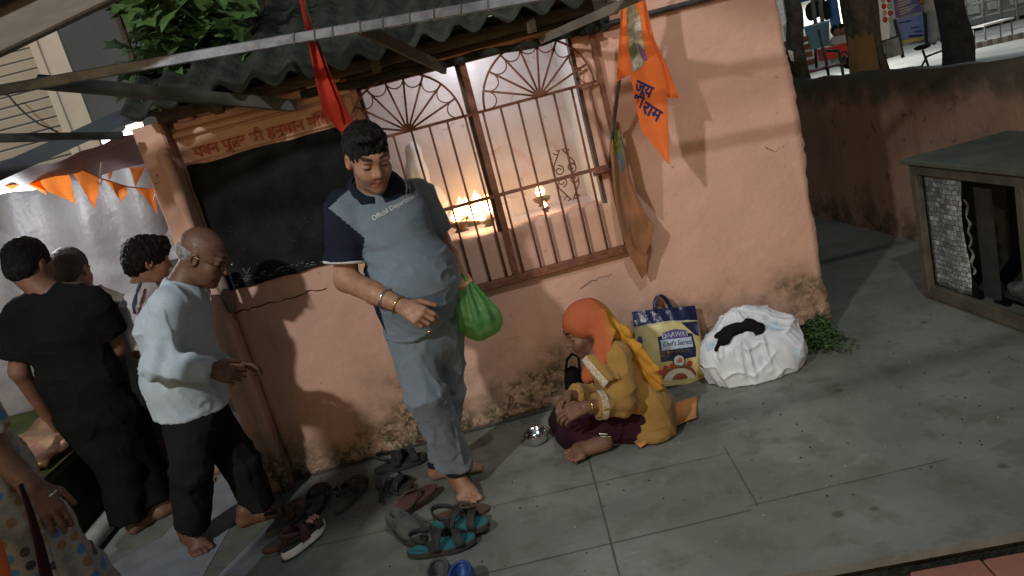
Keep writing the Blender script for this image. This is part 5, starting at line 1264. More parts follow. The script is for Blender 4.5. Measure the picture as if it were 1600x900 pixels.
dp += loft([P(937, 492, -.575), P(944, 520, -.605), P(944, 546, -.64), P(934, 582, -.675)], [V3(1, -.35, .1)] * 4, [.030, .040, .038, .026], [.024, .018, .016, .012], .018) + chain([P(938, 540, -.44), P(926, 560, -.47), P(918, 590, -.50)], [.04, .036, .03], .03)
dp += loft([P(950, 512, -.50), P(966, 532, -.53), P(988, 552, -.57), P(1012, 580, -.60), P(1026, 606, -.61)], [V3(.35, -.75, .55)] * 5, [.074, .092, .086, .066, .042], [.028, .026, .024, .020, .013], .022)
def dup_post(X, Y, Z):
    back = np.clip((X - .42) * 16, 0, 1)
    q = X * .35 - Y * .75 + Z * .55; n = vnoise(q * 40, (X - Z) * 3, Y * 0 + 3.0); side = X * .9 - Y * .3
    n2 = vnoise(side * 58, Z * 6, Y * 0 + 8.0); hd = np.clip((Z - .50) * 14, 0, 1)
    return .0036 * (1 - 3.0 * np.abs(n)) * back * (1 - .75 * hd) - .002 + .004 * (1 - 3.2 * np.abs(n2)) * (1 - back) * (1 - hd) + hd * (.0035 * vnoise(X * 20 + Z * 14, Y * 16, Z * 10) - .004 * np.exp(-np.abs(vnoise(X * 13 + Z * 9, Y * 11, Z * 6 + 4)) * 16))
solid('dupatta', dp, .0055, dupatta_mat(), wm, post=dup_post)
kp = loft([nkw - V3(0, 0, .015), chw, plw + V3(-.01, 0, 0)], rtw, [.09, .128, .165], [.06, .098, .125], .05) + [cap(nkw, sN, .046, .054, .03), cap(nkw, sF, .05, .058, .03)]
cuN = eN + (wN - eN) * .72
kp += [cap(sN, eN, .060, .062, .025), flat(eN, cuN, .060, .056, .03), cap(sF, eF, .06, .06, .025), flat(eF, eF + (wF - eF) * .8, .06, .055, .03)]
kp += [ell(P(1016, 640, -.52), (.105, .19, .15), None, .05), ell(P(1014, 664, -.57), (.10, .15, .06), None, .05)]
fo6 = folds(12, 12, 12, .006, 28, .006, 1.7)
solid('kurta', kp, .0065, MUST, wm, post=lambda X, Y, Z: fo6(X, Y, Z) + .006 * np.sin((X * .4 + Z) * 85 + 6 * vnoise(X * 6, Y * 6, Z * 6)) * np.exp(-((X - eN[0]) ** 2 + (Z - eN[2]) ** 2) / .008), clips=[(V3(0, 0, .008), V3(0, 0, -1))])
mb = MB(); dax = nrm(eN - cuN); r0 = ring(cuN + dax * .004, dax, .0615, 26); r1 = ring(cuN + dax * .034, dax, .0645, 26)
mb.add(r0 + r1, [(i, (i + 1) % 26, 26 + (i + 1) % 26, 26 + i) for i in range(26)], 0, True); mb.build('embroidered_cuff', EMB, wm)
mb = MB(); A_, B_ = [P(908, 563, -.63), P(922, 583, -.68), P(943, 606, -.735)], [P(916, 555, -.64), P(931, 576, -.69), P(951, 596, -.745)]
mb.grid(lambda u, v_: tuple((lambda Q: Q)(sum(w_ * ((1 - v_) * a_ + v_ * b_) for w_, a_, b_ in zip(((1 - u) ** 2, 2 * u * (1 - u), u * u), A_, B_)))), 14, 3, 0, True, .006); mb.build('embroidered_edge', EMB, wm)
mb = MB(); C_ = [P(952, 556, -.64), P(966, 572, -.69), P(968, 590, -.745)]
mb.grid(lambda u, v_: tuple(sum(w_ * ((1 - v_) * a_ + v_ * b_) for w_, a_, b_ in zip(((1 - u) ** 2, 2 * u * (1 - u), u * u), B_, C_)) + V3(0, -.012 * math.sin(v_ * 6) * u, .006 * math.sin(v_ * 5))), 14, 8, 0, True, .006); mb.build('front_flap', MUST, wm)
tp = chain([plw + V3(-.02, -.10, -.03), kN], [.098, .078], .03) + chain([kN, aN * .9 + kN * .1], [.078, .058], .03) + chain([plw + V3(-.02, .10, -.02), kF], [.10, .085], .03) + chain([kF, aF * .85 + kF * .15], [.08, .06], .03) + [ell(P(955, 648, -.53), (.12, .11, .080), None, .05), ell(P(890, 674, -.44), (.058, .10, .060), None, .04)]
tp += [cap(P(905, 672, -.53), heW + V3(-.01, .055, .055), .062, .052, .03), cap(P(900, 678, -.52), heW + V3(-.09, .06, .05), .055, .048, .03), cap(kN, P(950, 672, -.58), .07, .05, .03)]
fo7 = folds(14, 14, 14, .007, 28, .006, 8.8)
solid('trousers', tp, .007, [PLUM, DKGRN], wm, post=fo7, midx=lambda c: ((c[:, 0] + .25 * c[:, 2]) < .232).astype(int), clips=[(V3(0, 0, .004), V3(0, 0, -1))])
mb = MB()
for i in range(13):
    t = i / 12; p = P(938 + 30 * t, 678 - 5 * t + 2.2 * math.sin(t * 3), -.655 + .01 * t); mb.ball(p, .0062, 5); mb.ball(p + V3(0, -.004, -.011), .0042, 4)
mb.build('anklet', SILVER, wm)
pathed('bangle', ring(wN + nrm(eN - wN) * .02, eN - wN, .031, 20), .003, GOLDM, wm, 6, True)
# cloth she sits on
mt = thing('sitting_cloth', 'orange cloth and white edged mat spread under the seated woman', 'mat', G(1000, 680))
mb = MB(); pts = [G(x, y) for x, y in ((985, 655), (1048, 622), (1091, 622), (1088, 656), (1040, 676), (1010, 694), (975, 690))]
q0, q1, q2, q3 = G(975, 668), G(1089, 622), G(1089, 657), G(996, 694)
mb.grid(lambda u, v_: tuple((q0 * (1 - u) + q1 * u) * (1 - v_) + (q3 * (1 - u) + q2 * u) * v_ + V3(0, 0, .010 + .004 * math.sin(u * 10 + v_ * 5) + .016 * (1 - u) * math.sin(v_ * 8) ** 2)), 30, 22, 0, True, .004); mb.build('cloth', cloth('orange_cotton', (0.50, 0.235, 0.065), (0.43, 0.19, 0.05)), mt)
mb = MB(); a_, b_, c_, d_ = G(950, 697), G(1037, 682), G(1042, 640), G(930, 665); mb.prism([a_, b_, c_, d_], (0, 0, .006)); mb.build('mat', OFFW, mt)
mb = MB(); mb.tube([G(x, y) + V3(0, 0, .02) for x, y in ((1000, 688), (1010, 696), (1004, 702), (996, 696))], [.02, .025, .018, .012], 8, 0, True, .5); mb.build('cloth_corner', MATS['orange_cotton'], mt)
# black handbag behind her
hb_ = thing('handbag', 'black handbag with arched strap between the seated woman and the wall', 'bag', P(893, 600, -.22))
c_ = P(896, 596, -.24); solid('bag_body', [ell(c_ + V3(0, 0, -.06), (.05, .04, .10), None, .04), ell(c_ + V3(.005, 0, .03), (.035, .03, .05), None, .04)], .008, BLACKC, hb_, post=lambda X, Y, Z: .008 * vnoise(X * 24, Y * 24, Z * 24))
pathed('strap', [P(x, y, -.25) for x, y in ((884, 580), (886, 562), (894, 553), (904, 558), (906, 580))], .011, BLACKC, hb_, 8, False, .6)
# steel bowl
bl = thing('steel_bowl', 'shiny steel bowl on the floor in front of the seated woman', 'bowl', G(840, 690))
mb = MB(); mb.lathe([(.001, .002), (.038, .0), (.052, .012), (.062, .036), (.066, .052), (.069, .053), (.063, .050), (.058, .036), (.048, .015), (.034, .006), (.001, .006)], G(840, 691), 40)
mb.build('bowl', pm('polished_steel', (.72, .72, .71), (.6, .6, .6), scale=8, rough=.14, metal=1.0, bs=30, bstr=.25, bd=.003), bl)

# ================================================================== printed rice bag
rb_ = thing('rice_bag', 'yellow and navy printed rice bag with looped handle leaning on the wall', 'bag', (.82, -.16, 0))
tl, tr_ = P(987, 487, -.055), P(1086, 477, -.055); tc = (tl + tr_) / 2; rx = nrm(tr_ - tl); Wd = np.linalg.norm(tr_ - tl)
bc = P(1057, 604, -.19); bc = V3(bc[0], -.165, .004); upv = tc - bc; Hh = np.linalg.norm(upv); upv = upv / Hh; bn = np.cross(rx, upv); bn = bn if bn[1] < 0 else -bn
def bagpt(u, v_, side=1):   # u,v in 0..1
    w_ = Wd * (1.0 + .10 * math.sin(math.pi * min(1, v_ * 1.1)) * (1 - v_)); th = .055 * math.sin(math.pi * u) ** .6 * math.sin(math.pi * min(1.0, .04 + v_ * .93)) ** .6
    wr = .004 * vnoise(*[np.array([q]) for q in (u * 7, v_ * 8, side * 3. + 5)])[0] * 2 + .003 * math.sin(u * 30 + v_ * 9) * (v_ > .8)
    return bc + rx * (u - .5) * w_ + upv * v_ * Hh + bn * (side * th + wr)
mb = MB(); mb.grid(lambda u, v_: tuple(bagpt(u, v_, 1)), 48, 72); mb.grid(lambda u, v_: tuple(bagpt(u, v_, -1)), 48, 72)
YEL = pm('yellow_film', (0.56, 0.51, 0.24), (0.48, 0.43, 0.18), scale=12, rough=.35, bs=24, bstr=.25, bd=.01); NAVYF = pm('navy_film', (0.012, 0.017, 0.055), (0.018, 0.023, 0.065), scale=14, rough=.25, bs=40, bstr=.4, bd=.01)
mb.m = [1 if i % 72 >= 58 + round(1.5 - abs(((i // 72) % 48) - 24) / 16) else 0 for i in range(len(mb.f))]
bagm = mb.build('bag_body', [YEL, NAVYF], rb_); tb = bvh_of(bagm)
def bagflat(poly, ref=.02):
    """densely meshed flat shape given in bag u,v"""
    pts = np.array(poly, float); c = pts.mean(0); out = [c]; n = len(pts); R_ = 6; dense = []
    for i in range(n):
        for t in np.linspace(0, 1, 7)[:-1]: dense.append(pts[i] * (1 - t) + pts[(i + 1) % n] * t)
    K_ = len(dense); V_ = [c]; F_ = []
    for r in range(1, R_ + 1):
        for d in dense: V_.append(c + (d - c) * r / R_)
    for i in range(K_): F_.append((0, 1 + i, 1 + (i + 1) % K_))
    for r in range(R_ - 1):
        for i in range(K_): F_.append((1 + r * K_ + i, 1 + (r + 1) * K_ + i, 1 + (r + 1) * K_ + (i + 1) % K_, 1 + r * K_ + (i + 1) % K_))
    return V_, F_
def bagprint(name, poly, mat, lift):
    V_, F_ = bagflat(poly); w3 = np.array([bc + rx * (u - .5) * Wd + upv * v_ * Hh + bn * .2 for u, v_ in V_]); return mesh_obj(name, drape(w3, -bn, tb, lift), F_, mat, rb_, True)
def bagtext(name, s, u, v_, size, mat, lift, bold=0.0, sx=1.0, shear=0.0, arch=0.0):
    gv, gf = glyph_mesh(s, size, bold, .0003, shear, 'CENTER'); gv = gv * V3(sx, 1, 1); 
    if arch: gv[:, 1] += -arch * gv[:, 0] ** 2
    o = bc + rx * (u - .5) * Wd + upv * v_ * Hh + bn * .2; w3 = place_flat(gv, o, rx, upv); return mesh_obj(name, drape(w3, -bn, tb, lift), gf, mat, rb_)
circ = lambda cx, cy, rx_, ry_, n=18, a0=0, a1=2 * math.pi: [(cx + rx_ * math.cos(t), cy + ry_ * math.sin(t)) for t in np.linspace(a0, a1, n, endpoint=(a1 - a0) < 6)]
asp = Wd / Hh
bagprint('corner_panel', [(.70, .80), (.99, .79), (.97, .60), (.90, .62)], NAVYF, .0014)
for a_ in range(1): mb = MB(); mb.tube([drape(np.array([bc + rx * (u - .5) * Wd + upv * (.80 + .03 * (1 - abs(u - .5) * 2)) * Hh + bn * .2]), -bn, tb, .002)[0] for u in np.linspace(.02, .98, 20)], .0022, 5); mb.build('band_line', OFFW, rb_)
bagprint('label_panel', [(.30, .32), (.86, .34), (.88, .44), (.86, .645), (.60, .675), (.30, .645)], NAVYF, .0015)
LBLUE = pm('pale_blue_print', (.42, .50, .62), (.36, .44, .56), scale=40, rough=.4, bstr=0); PURP = pm('violet_print', (.10, .07, .30), scale=40, rough=.4, bstr=0)
bagprint('name_field', [(.335, .465), (.83, .475), (.83, .605), (.335, .60)], LBLUE, .0022)
bagprint('brand_arch', [(.39, .60), (.58, .615), (.77, .60), (.775, .69), (.58, .725), (.385, .69)], PURP, .0030)
bagtext('brand_lettering', 'DAAWAT', .58, .628, .034, WHITEINK, .0042, .0010, .95, 0, 1.2)
bagtext('name_lettering', "Chef's Secretz", .585, .515, .034, NAVYF, .0030, .0004, .78, .35)
bagtext('small_lettering', 'TRADITIONAL BASMATI', .58, .425, .014, GOLDM, .0024, .0002, .78); bagtext('small_lettering', 'RICE', .58, .452, .012, GOLDM, .0024, .0002, .9)
bagprint('round_emblem', circ(.575, .315, .105, .105 * asp), BLACKINK, .0022); bagprint('emblem_field', circ(.575, .315, .085, .085 * asp), WHITEINK, .003); bagprint('emblem_figure', [(.53, .29), (.63, .29), (.62, .34), (.585, .36), (.57, .335), (.545, .33)], pm('terracotta_print', (.50, .20, .12), bstr=0), .0038)
DISH = pm('rice_print', (.66, .64, .55), (.52, .50, .40), scale=70, rough=.5, bstr=0); CURRY = pm('curry_print', (.30, .085, .035), (.17, .05, .025), scale=50, rough=.5, bstr=0); TOM = pm('tomato_print', (.48, .05, .035), scale=40, rough=.4, bstr=0); GRN_ = pm('herb_print', (.14, .24, .06), scale=40, bstr=0)
bagprint('dish_rim', circ(.56, .10, .27, .17, 16, 0, math.pi), CURRY, .0016); bagprint('rice_heap', circ(.56, .07, .245, .15, 16, 0, math.pi), DISH, .0024); bagprint('curry_heap', circ(.57, .075, .12, .08, 14, 0, math.pi), CURRY, .0032)
for u, v_ in ((.36, .235), (.46, .255), (.74, .265), (.30, .19)): bagprint('tomato', circ(u, v_, .045, .045 * asp, 12), TOM, .0036)
for u, v_ in ((.55, .25), (.65, .255), (.41, .225)): bagprint('herb', circ(u, v_, .04, .016, 8), GRN_, .0038)
bagprint('bread', [(.80, .16), (.93, .15), (.95, .25), (.84, .28)], pm('bread_print', (.60, .44, .22), (.5, .34, .15), scale=40, bstr=0), .0018); bagprint('side_mark', circ(.05, .62, .035, .06, 12), PURP, .002); bagprint('side_mark', circ(.955, .70, .03, .055, 12), PURP, .002)
for s_ in (0, 1):
    o_ = bn * (.014 - s_ * .03); hp = [bc + rx * (u - .5) * Wd + upv * (1.0 + h) * Hh + o_ for u, h in ((.36, -.06), (.365, .03), (.385, .11), (.43, .165), (.475, .175), (.53, .15), (.575, .09), (.61, .02), (.625, -.06))]
    pathed('handle', hp, .0145, NAVYF, rb_, 8, False, .35)

# ================================================================== white sack with black cloth on top
sk = thing('white_sack', 'bulging white plastic sack lying on the floor by the rice bag', 'sack', G(1175, 600))
c0 = P(1172, 556, -.24); c0[2] = .145; zz0_ = c0 * V3(1, 1, 0)
skp = loft([zz0_ + V3(.012, -.02, .035), zz0_ + V3(.01, -.005, .14), zz0_ + V3(-.02, .0, .215), zz0_ + V3(-.04, .01, .25)], [V3(1, .05, 0)] * 4, [.222, .208, .138, .050], [.148, .132, .094, .05], .05) + [ell(zz0_ + V3(.14, -.02, .10), (.11, .13, .10), None, .06), ell(zz0_ + V3(-.13, -.02, .13), (.10, .12, .10), None, .06)]
def skpost(X, Y, Z):
    kx, ky = zz0_[0] - .02, zz0_[1]; ang = np.arctan2(Y - ky, X - kx); hz = np.clip(Z / .28, 0, 1)
    n = vnoise(ang * 4.2 + 20, Z * 7, Z * 0 + 2.0); n2 = vnoise(ang * 8 + 5 + Z * 6, Z * 11 + 3, Z * 0 + 5.0); n3 = vnoise(X * 10 + Z * 12, Y * 10, Z * 9 - X * 7)
    return .024 * np.abs(n) * 2 * (.35 + hz * .5) - .009 - .008 * np.exp(-np.abs(n2) * 9) * (.4 + .6 * hz) - .011 * np.exp(-np.abs(n3) * 11) + .016 * vnoise(X * 7, Y * 7, Z * 7 + 2)
SACK = pm('white_woven_plastic', (0.62, 0.66, 0.70), (0.52, 0.58, 0.64), scale=5, rough=.38, bs=9, bstr=.3, bd=.02)
skm = solid('sack_body', skp, .006, SACK, sk, post=skpost, clips=[(V3(0, 0, .004), V3(0, 0, -1))])
kt = P(1166, 508, -.22); mb = MB(); mb.tube([kt + V3(.0, 0, -.02), kt + V3(-.004, 0, .025), kt + V3(-.012, -.005, .05), kt + V3(-.006, -.008, .062)], [.024, .015, .012, .004], 9, 0, True, .6); mb.tube([kt + V3(.01, 0, -.01), kt + V3(.05, -.02, .0), kt + V3(.085, -.02, -.02)], [.016, .018, .01], 8, 0, True, .5); mb.build('knot', SACK, sk)
SKYB = pm('sky_blue_print', (.36, .50, .64), (.50, .60, .68), scale=20, rough=.5, bstr=0); ts = bvh_of(skm)
def skprint(pts, mat, nm='blue_print'):
    w3 = [P(x, y, -.5) for x, y in pts]; c_ = sum(w3) / len(w3); V_, F_ = [c_], []; n = len(w3)
    D_ = [w3[i] * (1 - t) + w3[(i + 1) % n] * t for i in range(n) for t in np.linspace(0, 1, 5)[:-1]]
    for r in range(1, 6): V_ += [c_ + (d - c_) * r / 5 for d in D_]
    k_ = len(D_); F_ = [(0, 1 + i, 1 + (i + 1) % k_) for i in range(k_)] + [(1 + r * k_ + i, 1 + (r + 1) * k_ + i, 1 + (r + 1) * k_ + (i + 1) % k_, 1 + r * k_ + (i + 1) % k_) for r in range(4) for i in range(k_)]
    out = []
    for p in V_:
        d = nrm(p - CAM); h = ts.ray_cast(Vector(p), Vector(d), 1.0); out.append(np.array(h[0]) - d * .002 if h[0] is not None else p + d * .25)
    mesh_obj(nm, out, F_, mat, sk, True)
skprint(((1102, 538), (1120, 530), (1122, 540), (1106, 550)), SKYB); skprint(((1196, 508), (1214, 502), (1226, 516), (1206, 518)), SKYB); skprint(((1236, 540), (1248, 546), (1250, 562), (1240, 560)), SKYB)
def onsack(x, y, lift=.012):
    d = nrm(P(x, y, -.3) - CAM); h = ts.ray_cast(Vector(CAM), Vector(d), 8.0); return (np.array(h[0]) if h[0] is not None else P(x, y, -.24)) - d * lift
clp = chain([onsack(x, y) for x, y in ((1118, 526), (1134, 518), (1152, 512), (1170, 507), (1190, 509))], [.016, .028, .030, .030, .018], .025) + chain([onsack(x, y) for x, y in ((1146, 516), (1132, 530), (1118, 547))], [.030, .028, .014], .025) + chain([onsack(x, y) for x, y in ((1170, 508), (1188, 515), (1180, 524))], [.026, .018, .010], .025)
tag(solid('black_cloth', clp, .005, BLACKC, None, post=lambda X, Y, Z: .024 * np.abs(vnoise(X * 22, Y * 22, Z * 22)) + .004), 'crumpled black cloth tied over the top of the white sack', 'cloth')

# ================================================================== green carrier bag in the man's hand
gb = thing('carrier_bag', 'translucent green plastic bag hanging from the left hand of the man', 'bag', P(745, 480, -.70))
def greenfilm():
    m, nt, b = _new('green_film'); co = objco(nt)
    b.inputs['Base Color'].default_value = (.14, .34, .13, 1); b.inputs['Roughness'].default_value = .3
    tl_ = N(nt, 'ShaderNodeBsdfTranslucent'); tl_.inputs[0].default_value = (.20, .44, .18, 1); tp_ = N(nt, 'ShaderNodeBsdfTransparent'); tp_.inputs[0].default_value = (.55, .92, .50, 1)
    m1 = N(nt, 'ShaderNodeMixShader'); m1.inputs[0].default_value = .45; L(nt, b.outputs[0], m1.inputs[1]); L(nt, tl_.outputs[0], m1.inputs[2])
    m2 = N(nt, 'ShaderNodeMixShader'); m2.inputs[0].default_value = .48; L(nt, m1.outputs[0], m2.inputs[1]); L(nt, tp_.outputs[0], m2.inputs[2]); L(nt, m2.outputs[0], nt.nodes['Material Output'].inputs[0])
    bump(nt, b, noise(nt, co, 30, 4, .6, 1.0, (1, 1, .3)), .6, .012); return m
yb_ = -.70; gA = [P(724, 438, yb_), P(729, 455, yb_), P(738, 476, yb_), P(747, 496, yb_), P(750, 512, yb_)]
gp = chain(gA, [.016, .034, .055, .070, .052], .03) + [ell(P(767, 499, yb_), (.045, .05, .04), None, .04), ell(P(737, 509, yb_), (.045, .05, .034), None, .04), ell(P(757, 511, yb_), (.06, .05, .032), None, .04)]
solid('film', gp, .005, greenfilm(), gb, post=lambda X, Y, Z: .010 * np.sin(np.arctan2(Y - yb_, X + .06) * 9 + 5 * vnoise(X * 9, Y * 9, Z * 9)) * np.clip((Z - .72) * 9, .15, 1) + .010 * np.abs(vnoise(X * 26, Y * 26, Z * 16)))
solid('contents', [ell(P(752, 495, yb_), (.035, .03, .03), None, .02), ell(P(766, 500, yb_), (.025, .025, .02), None, .02), ell(P(742, 508, yb_), (.03, .03, .022), None, .02), ell(P(748, 484, yb_), (.014, .02, .02), None, .02)], .006, pm('packed_leaves', (.02, .045, .02), (.10, .20, .22), scale=40, rough=.5), gb, post=lambda X, Y, Z: .02 * vnoise(X * 50, Y * 50, Z * 50))
pathed('handle', [P(x, y, yb_ + dy) for x, y, dy in ((726, 446, .01), (721, 436, .0), (722, 428, -.01), (727, 432, -.02), (727, 446, -.02))], .008, MATS['green_film'], gb, 7, False, .5)

# ================================================================== footwear on the floor
SOLEB = pm('dark_rubber', (.022, .021, .019), (.035, .032, .028), scale=30, rough=.8, bs=120, bstr=.3); BROWNL = pm('brown_leather', (.085, .048, .028), (.055, .032, .02), scale=20, rough=.6); FOOTB = pm('worn_footbed', (.095, .085, .07), (.06, .052, .042), scale=18, rough=.85, bs=120, bstr=.4)
STRAPK = pm('black_webbing', (.014, .014, .014), (.024, .023, .022), scale=40, rough=.75, bs=200, bstr=.5); TEAL = pm('teal_foam', (.019, .13, .14), (.015, .105, .115), scale=14, rough=.7); WSOLE = pm('white_rubber', (.58, .58, .56), (.48, .48, .46), scale=14, rough=.6); FLIPB = pm('brown_foam', (.105, .05, .036), (.075, .036, .027), scale=16, rough=.8); GREYS = pm('grey_suede', (.075, .078, .07), (.05, .052, .047), scale=20, rough=.9, bs=150, bstr=.4); BLUER = pm('blue_rubber', (.02, .06, .22), (.016, .05, .18), scale=10, rough=.45); PINKF = pm('pink_bead', (.50, .28, .25), (.40, .18, .17), scale=50, rough=.5)
def sole_outline(Lg, wd, n=34):
    out = []
    for t in np.linspace(0, 2 * math.pi, n, endpoint=False):
        y = math.cos(t); x = math.sin(t); w_ = wd * (.5 + .07 * y - .06 * math.exp(-((y + .15) / .35) ** 2)); out.append((x * w_ + .05 * wd * (y > 0) * y, y * Lg / 2))
    return out
def frame2(heel, toe):
    heel = np.asarray(heel); toe = np.asarray(toe); d = nrm((toe - heel) * V3(1, 1, 0)); return (heel + toe) / 2 * V3(1, 1, 0), np.stack([V3(d[1], -d[0], 0), d, V3(0, 0, 1)], 1)
def sole(name, c, R, Lg, wd, th, mat, root, z0=.002, toe_up=.0, top=None):
    o = sole_outline(Lg, wd); n = len(o); V_ = []; lift = lambda y: toe_up * max(0, y / (Lg / 2)) ** 2
    for k_, (z, sc) in enumerate(((0, .95), (th * .25, 1.0), (th * .85, 1.0), (th, .96))):
        for (x, y) in o: V_.append(c + R @ V3(x * sc, y * sc, z0 + z + lift(y)))
    F_ = [tuple(range(n))[::-1]] + [(k_ * n + i, k_ * n + (i + 1) % n, (k_ + 1) * n + (i + 1) % n, (k_ + 1) * n + i) for k_ in range(3) for i in range(n)]
    cen = len(V_); V_.append(c + R @ V3(0, 0, z0 + th)); F_ += [(3 * n + i, 3 * n + (i + 1) % n, cen) for i in range(n)]
    mi = [0] * (1 + 3 * n) + [1 if top else 0] * n
    return mesh_obj(name, V_, F_, [mat, top or mat], root, False, mi)
def strap(c, R, Lg, wd, y, z0, hgt, w_=.028, yaw_=0.0, mat=STRAPK, root=None, name='strap', th=.004):
    mb = MB()
    def fn(u, v_):
        a = math.pi * u; x = -math.cos(a) * wd * .52; yy_ = y + (v_ - .5) * w_ + x * yaw_; return tuple(c + R @ V3(x, yy_, z0 + hgt * math.sin(a) ** .8))
    mb.grid(fn, 16, 3, 0, True, th); return mb.build(name, mat, root)
def sandal(label, heel, toe, solem, topm, strapm, Lg=.26, wd=.095, th=.024, heelstrap=True, z=0.0, group=None, tip=None):
    c, R = frame2(heel, toe); c = c + V3(0, 0, z); r = thing('sandal', label, 'sandal', c, group)
    if tip is not None: R = R @ np.array(Matrix.Rotation(tip, 3, 'Y'))
    sole('sole', c, R, Lg, wd, th, solem, r, .002, .008, topm)
    strap(c, R, Lg, wd, Lg * .24, th, .045, .036, .25, strapm, r); strap(c, R, Lg, wd, Lg * .02, th, .058, .030, -.3, strapm, r)
    if heelstrap:
        mb = MB(); mb.grid(lambda u, v_: tuple(c + R @ V3(math.cos(math.pi + math.pi * u) * wd * .46, -Lg * .16 + math.sin(math.pi + math.pi * u) * Lg * .24, th + .035 + .02 * v_ + .02 * math.sin(math.pi * u))), 18, 2, 0, True, .004); mb.build('heel_strap', strapm, r)
        mb = MB(); mb.box(c + R @ V3(wd * .46, -Lg * .10, th + .025), (.006, .03, .05), R); mb.build('side_tab', strapm, r); mb = MB(); mb.box(c + R @ V3(-wd * .46, -Lg * .10, th + .025), (.006, .03, .05), R); mb.build('side_tab', strapm, r)
    return r, c, R
def flipflop(label, heel, toe, mat, z=0.0, tilt=0.0):
    c, R = frame2(heel, toe); c = c + V3(0, 0, z); r = thing('flip_flop', label, 'flip-flop', c); Lg = np.linalg.norm((np.asarray(toe) - np.asarray(heel)) * V3(1, 1, 0))
    if tilt: R = R @ np.array(Matrix.Rotation(tilt, 3, 'Y'))
    sole('sole', c, R, max(.24, Lg), .092, .018, mat, r)
    for sg in (-1, 1): pathed('thong', [c + R @ V3(0, .065, .02), c + R @ V3(sg * .02, .04, .042), c + R @ V3(sg * .036, .0, .04), c + R @ V3(sg * .044, -.04, .018)], [.005, .006, .007, .006], BROWNL, r, 7)
    return r
def shoe(label, heel, toe, upper, solem, laces=True, z=0.0):
    c, R = frame2(heel, toe); c = c + V3(0, 0, z); r = thing('shoe', label, 'shoe', c); Lg = .27
    sole('sole', c, R, Lg, .098, .024, solem, r, .002, .008)
    Q = lambda x, y, z_: c + R @ V3(x, y, z_)
    up_ = [seg(Q(0, -.095, .045), Q(0, .02, .048), R[:, 0], .038, .040, .042, .036, .03), seg(Q(0, .02, .045), Q(.004, .095, .035), R[:, 0], .044, .034, .040, .024, .03), cap(Q(0, -.10, .06), Q(0, -.03, .075), .034, .030, .03), ell(Q(0, -.055, .105), (.027, .055, .05), R, .01, '-')]
    solid('upper', up_, .0045, upper, r, clips=[(Q(0, 0, .020), V3(0, 0, -1))], post=lambda X, Y, Z: .004 * vnoise(X * 40, Y * 40, Z * 40))
    if laces:
        for k_ in range(3): strap(c, R, Lg, .07, .03 - .025 * k_, .055 + .006 * k_, .028, .012, .15 * (-1) ** k_, upper, r, 'lace', .004)
    return r
# the row left of the man
sandal('brown strappy sandal by the bare heel of the old man', G(425, 838), G(480, 795), FOOTB, FOOTB, BROWNL, .26, .10, .03)
sandal('scuffed brown sandal lying flattest beneath the white-soled one', G(430, 858), G(478, 838), FLIPB, FOOTB, BROWNL, .24, .095, .02, False)
r, c, R = sandal('white-soled sandal with pink beaded straps nearest the frame bottom', G(455, 873), G(500, 833), WSOLE, SOLEB, pm('plum_strap', (.05, .022, .022), scale=20), .25, .088, .034, True, .012)
for i in range(9): mb = MB(); mb.ball(c + R @ V3(.03 - .012 * (i % 3), .045 + .018 * (i // 3), .078 + .004 * (i % 2)), .008, 5); mb.build('bead', PINKF, r)
sandal('blackish sandal between the brown ones and the grey slide', G(487, 815), G(508, 765), SOLEB, FOOTB, STRAPK, .27, .10, .026, False)
sandal('grey buckled sandal pointing to the wall, fourth along the row', G(526, 806), G(572, 752), GREYS, FOOTB, SOLEB, .275, .10, .028)
sandal('black strapped sandal with raised loop closest to the wall', G(602, 738), G(655, 722), SOLEB, SOLEB, STRAPK, .27, .10, .03)
sandal('black sandal with loose hanging straps just below the looped one', G(592, 758), G(642, 770), SOLEB, SOLEB, STRAPK, .27, .10, .03, False)
mb = MB(); mb.tube([G(604, 765) + V3(0, 0, .05), G(600, 775) + V3(0, 0, .03), G(594, 786) + V3(0, 0, .004)], [.006, .007, .008], 6, 0, True, .5); mb.tube([G(612, 768) + V3(0, 0, .05), G(606, 780) + V3(0, 0, .03), G(599, 790) + V3(0, 0, .004)], .004, 6); tag(mb.build('loose_strap', STRAPK), 'pair of thin black straps trailing on the floor by the black sandals', 'strap')
flipflop('brown flip-flop left of the front foot, resting on a dark shoe', G(609, 822), G(684, 770), FLIPB, .03, .12)
shoe('dark grey suede shoe under the brown flip-flop', G(616, 822), G(668, 856), GREYS, SOLEB)
flipflop('brown flip-flop under the black strap at the toes of the man', G(678, 815), G(766, 796), FLIPB)
sandal('teal-soled black sandal nearer the foot of the man', G(690, 832), G(756, 832), SOLEB, TEAL, STRAPK, .27, .10, .028, True, .015)
sandal('teal-soled black sandal lower and further left', G(648, 870), G(738, 850), SOLEB, TEAL, STRAPK, .28, .10, .028)
# blue clog cut by the frame and its grey neighbour
for lb, hl, tw, m_ in (('blue rubber clog cut by the bottom of the photo', G(730, 908), G(722, 985), BLUER), ('grey clog half hidden left of the blue one', G(694, 900), G(692, 980), GREYS)):
    c, R = frame2(tw, hl); r = thing('clog', lb, 'clog', c); Q = lambda x, y, z_: c + R @ V3(x, y, z_)
    solid('shell', [seg(Q(0, -.10, .04), Q(0, .10, .045), R[:, 0], .046, .042, .042, .046, .03), cap(Q(0, -.09, .05), Q(0, .04, .07), .04, .035, .03), ell(Q(0, .065, .095), (.032, .062, .065), R, .008, '-')], .005, [m_], r, clips=[(V3(0, 0, .004), V3(0, 0, -1))])
    pathed('rim', [Q(.037 * math.cos(t), .065 + .062 * math.sin(t), .082) for t in np.linspace(0, 2 * math.pi, 24, endpoint=False)], .006, m_, r, 7, True)

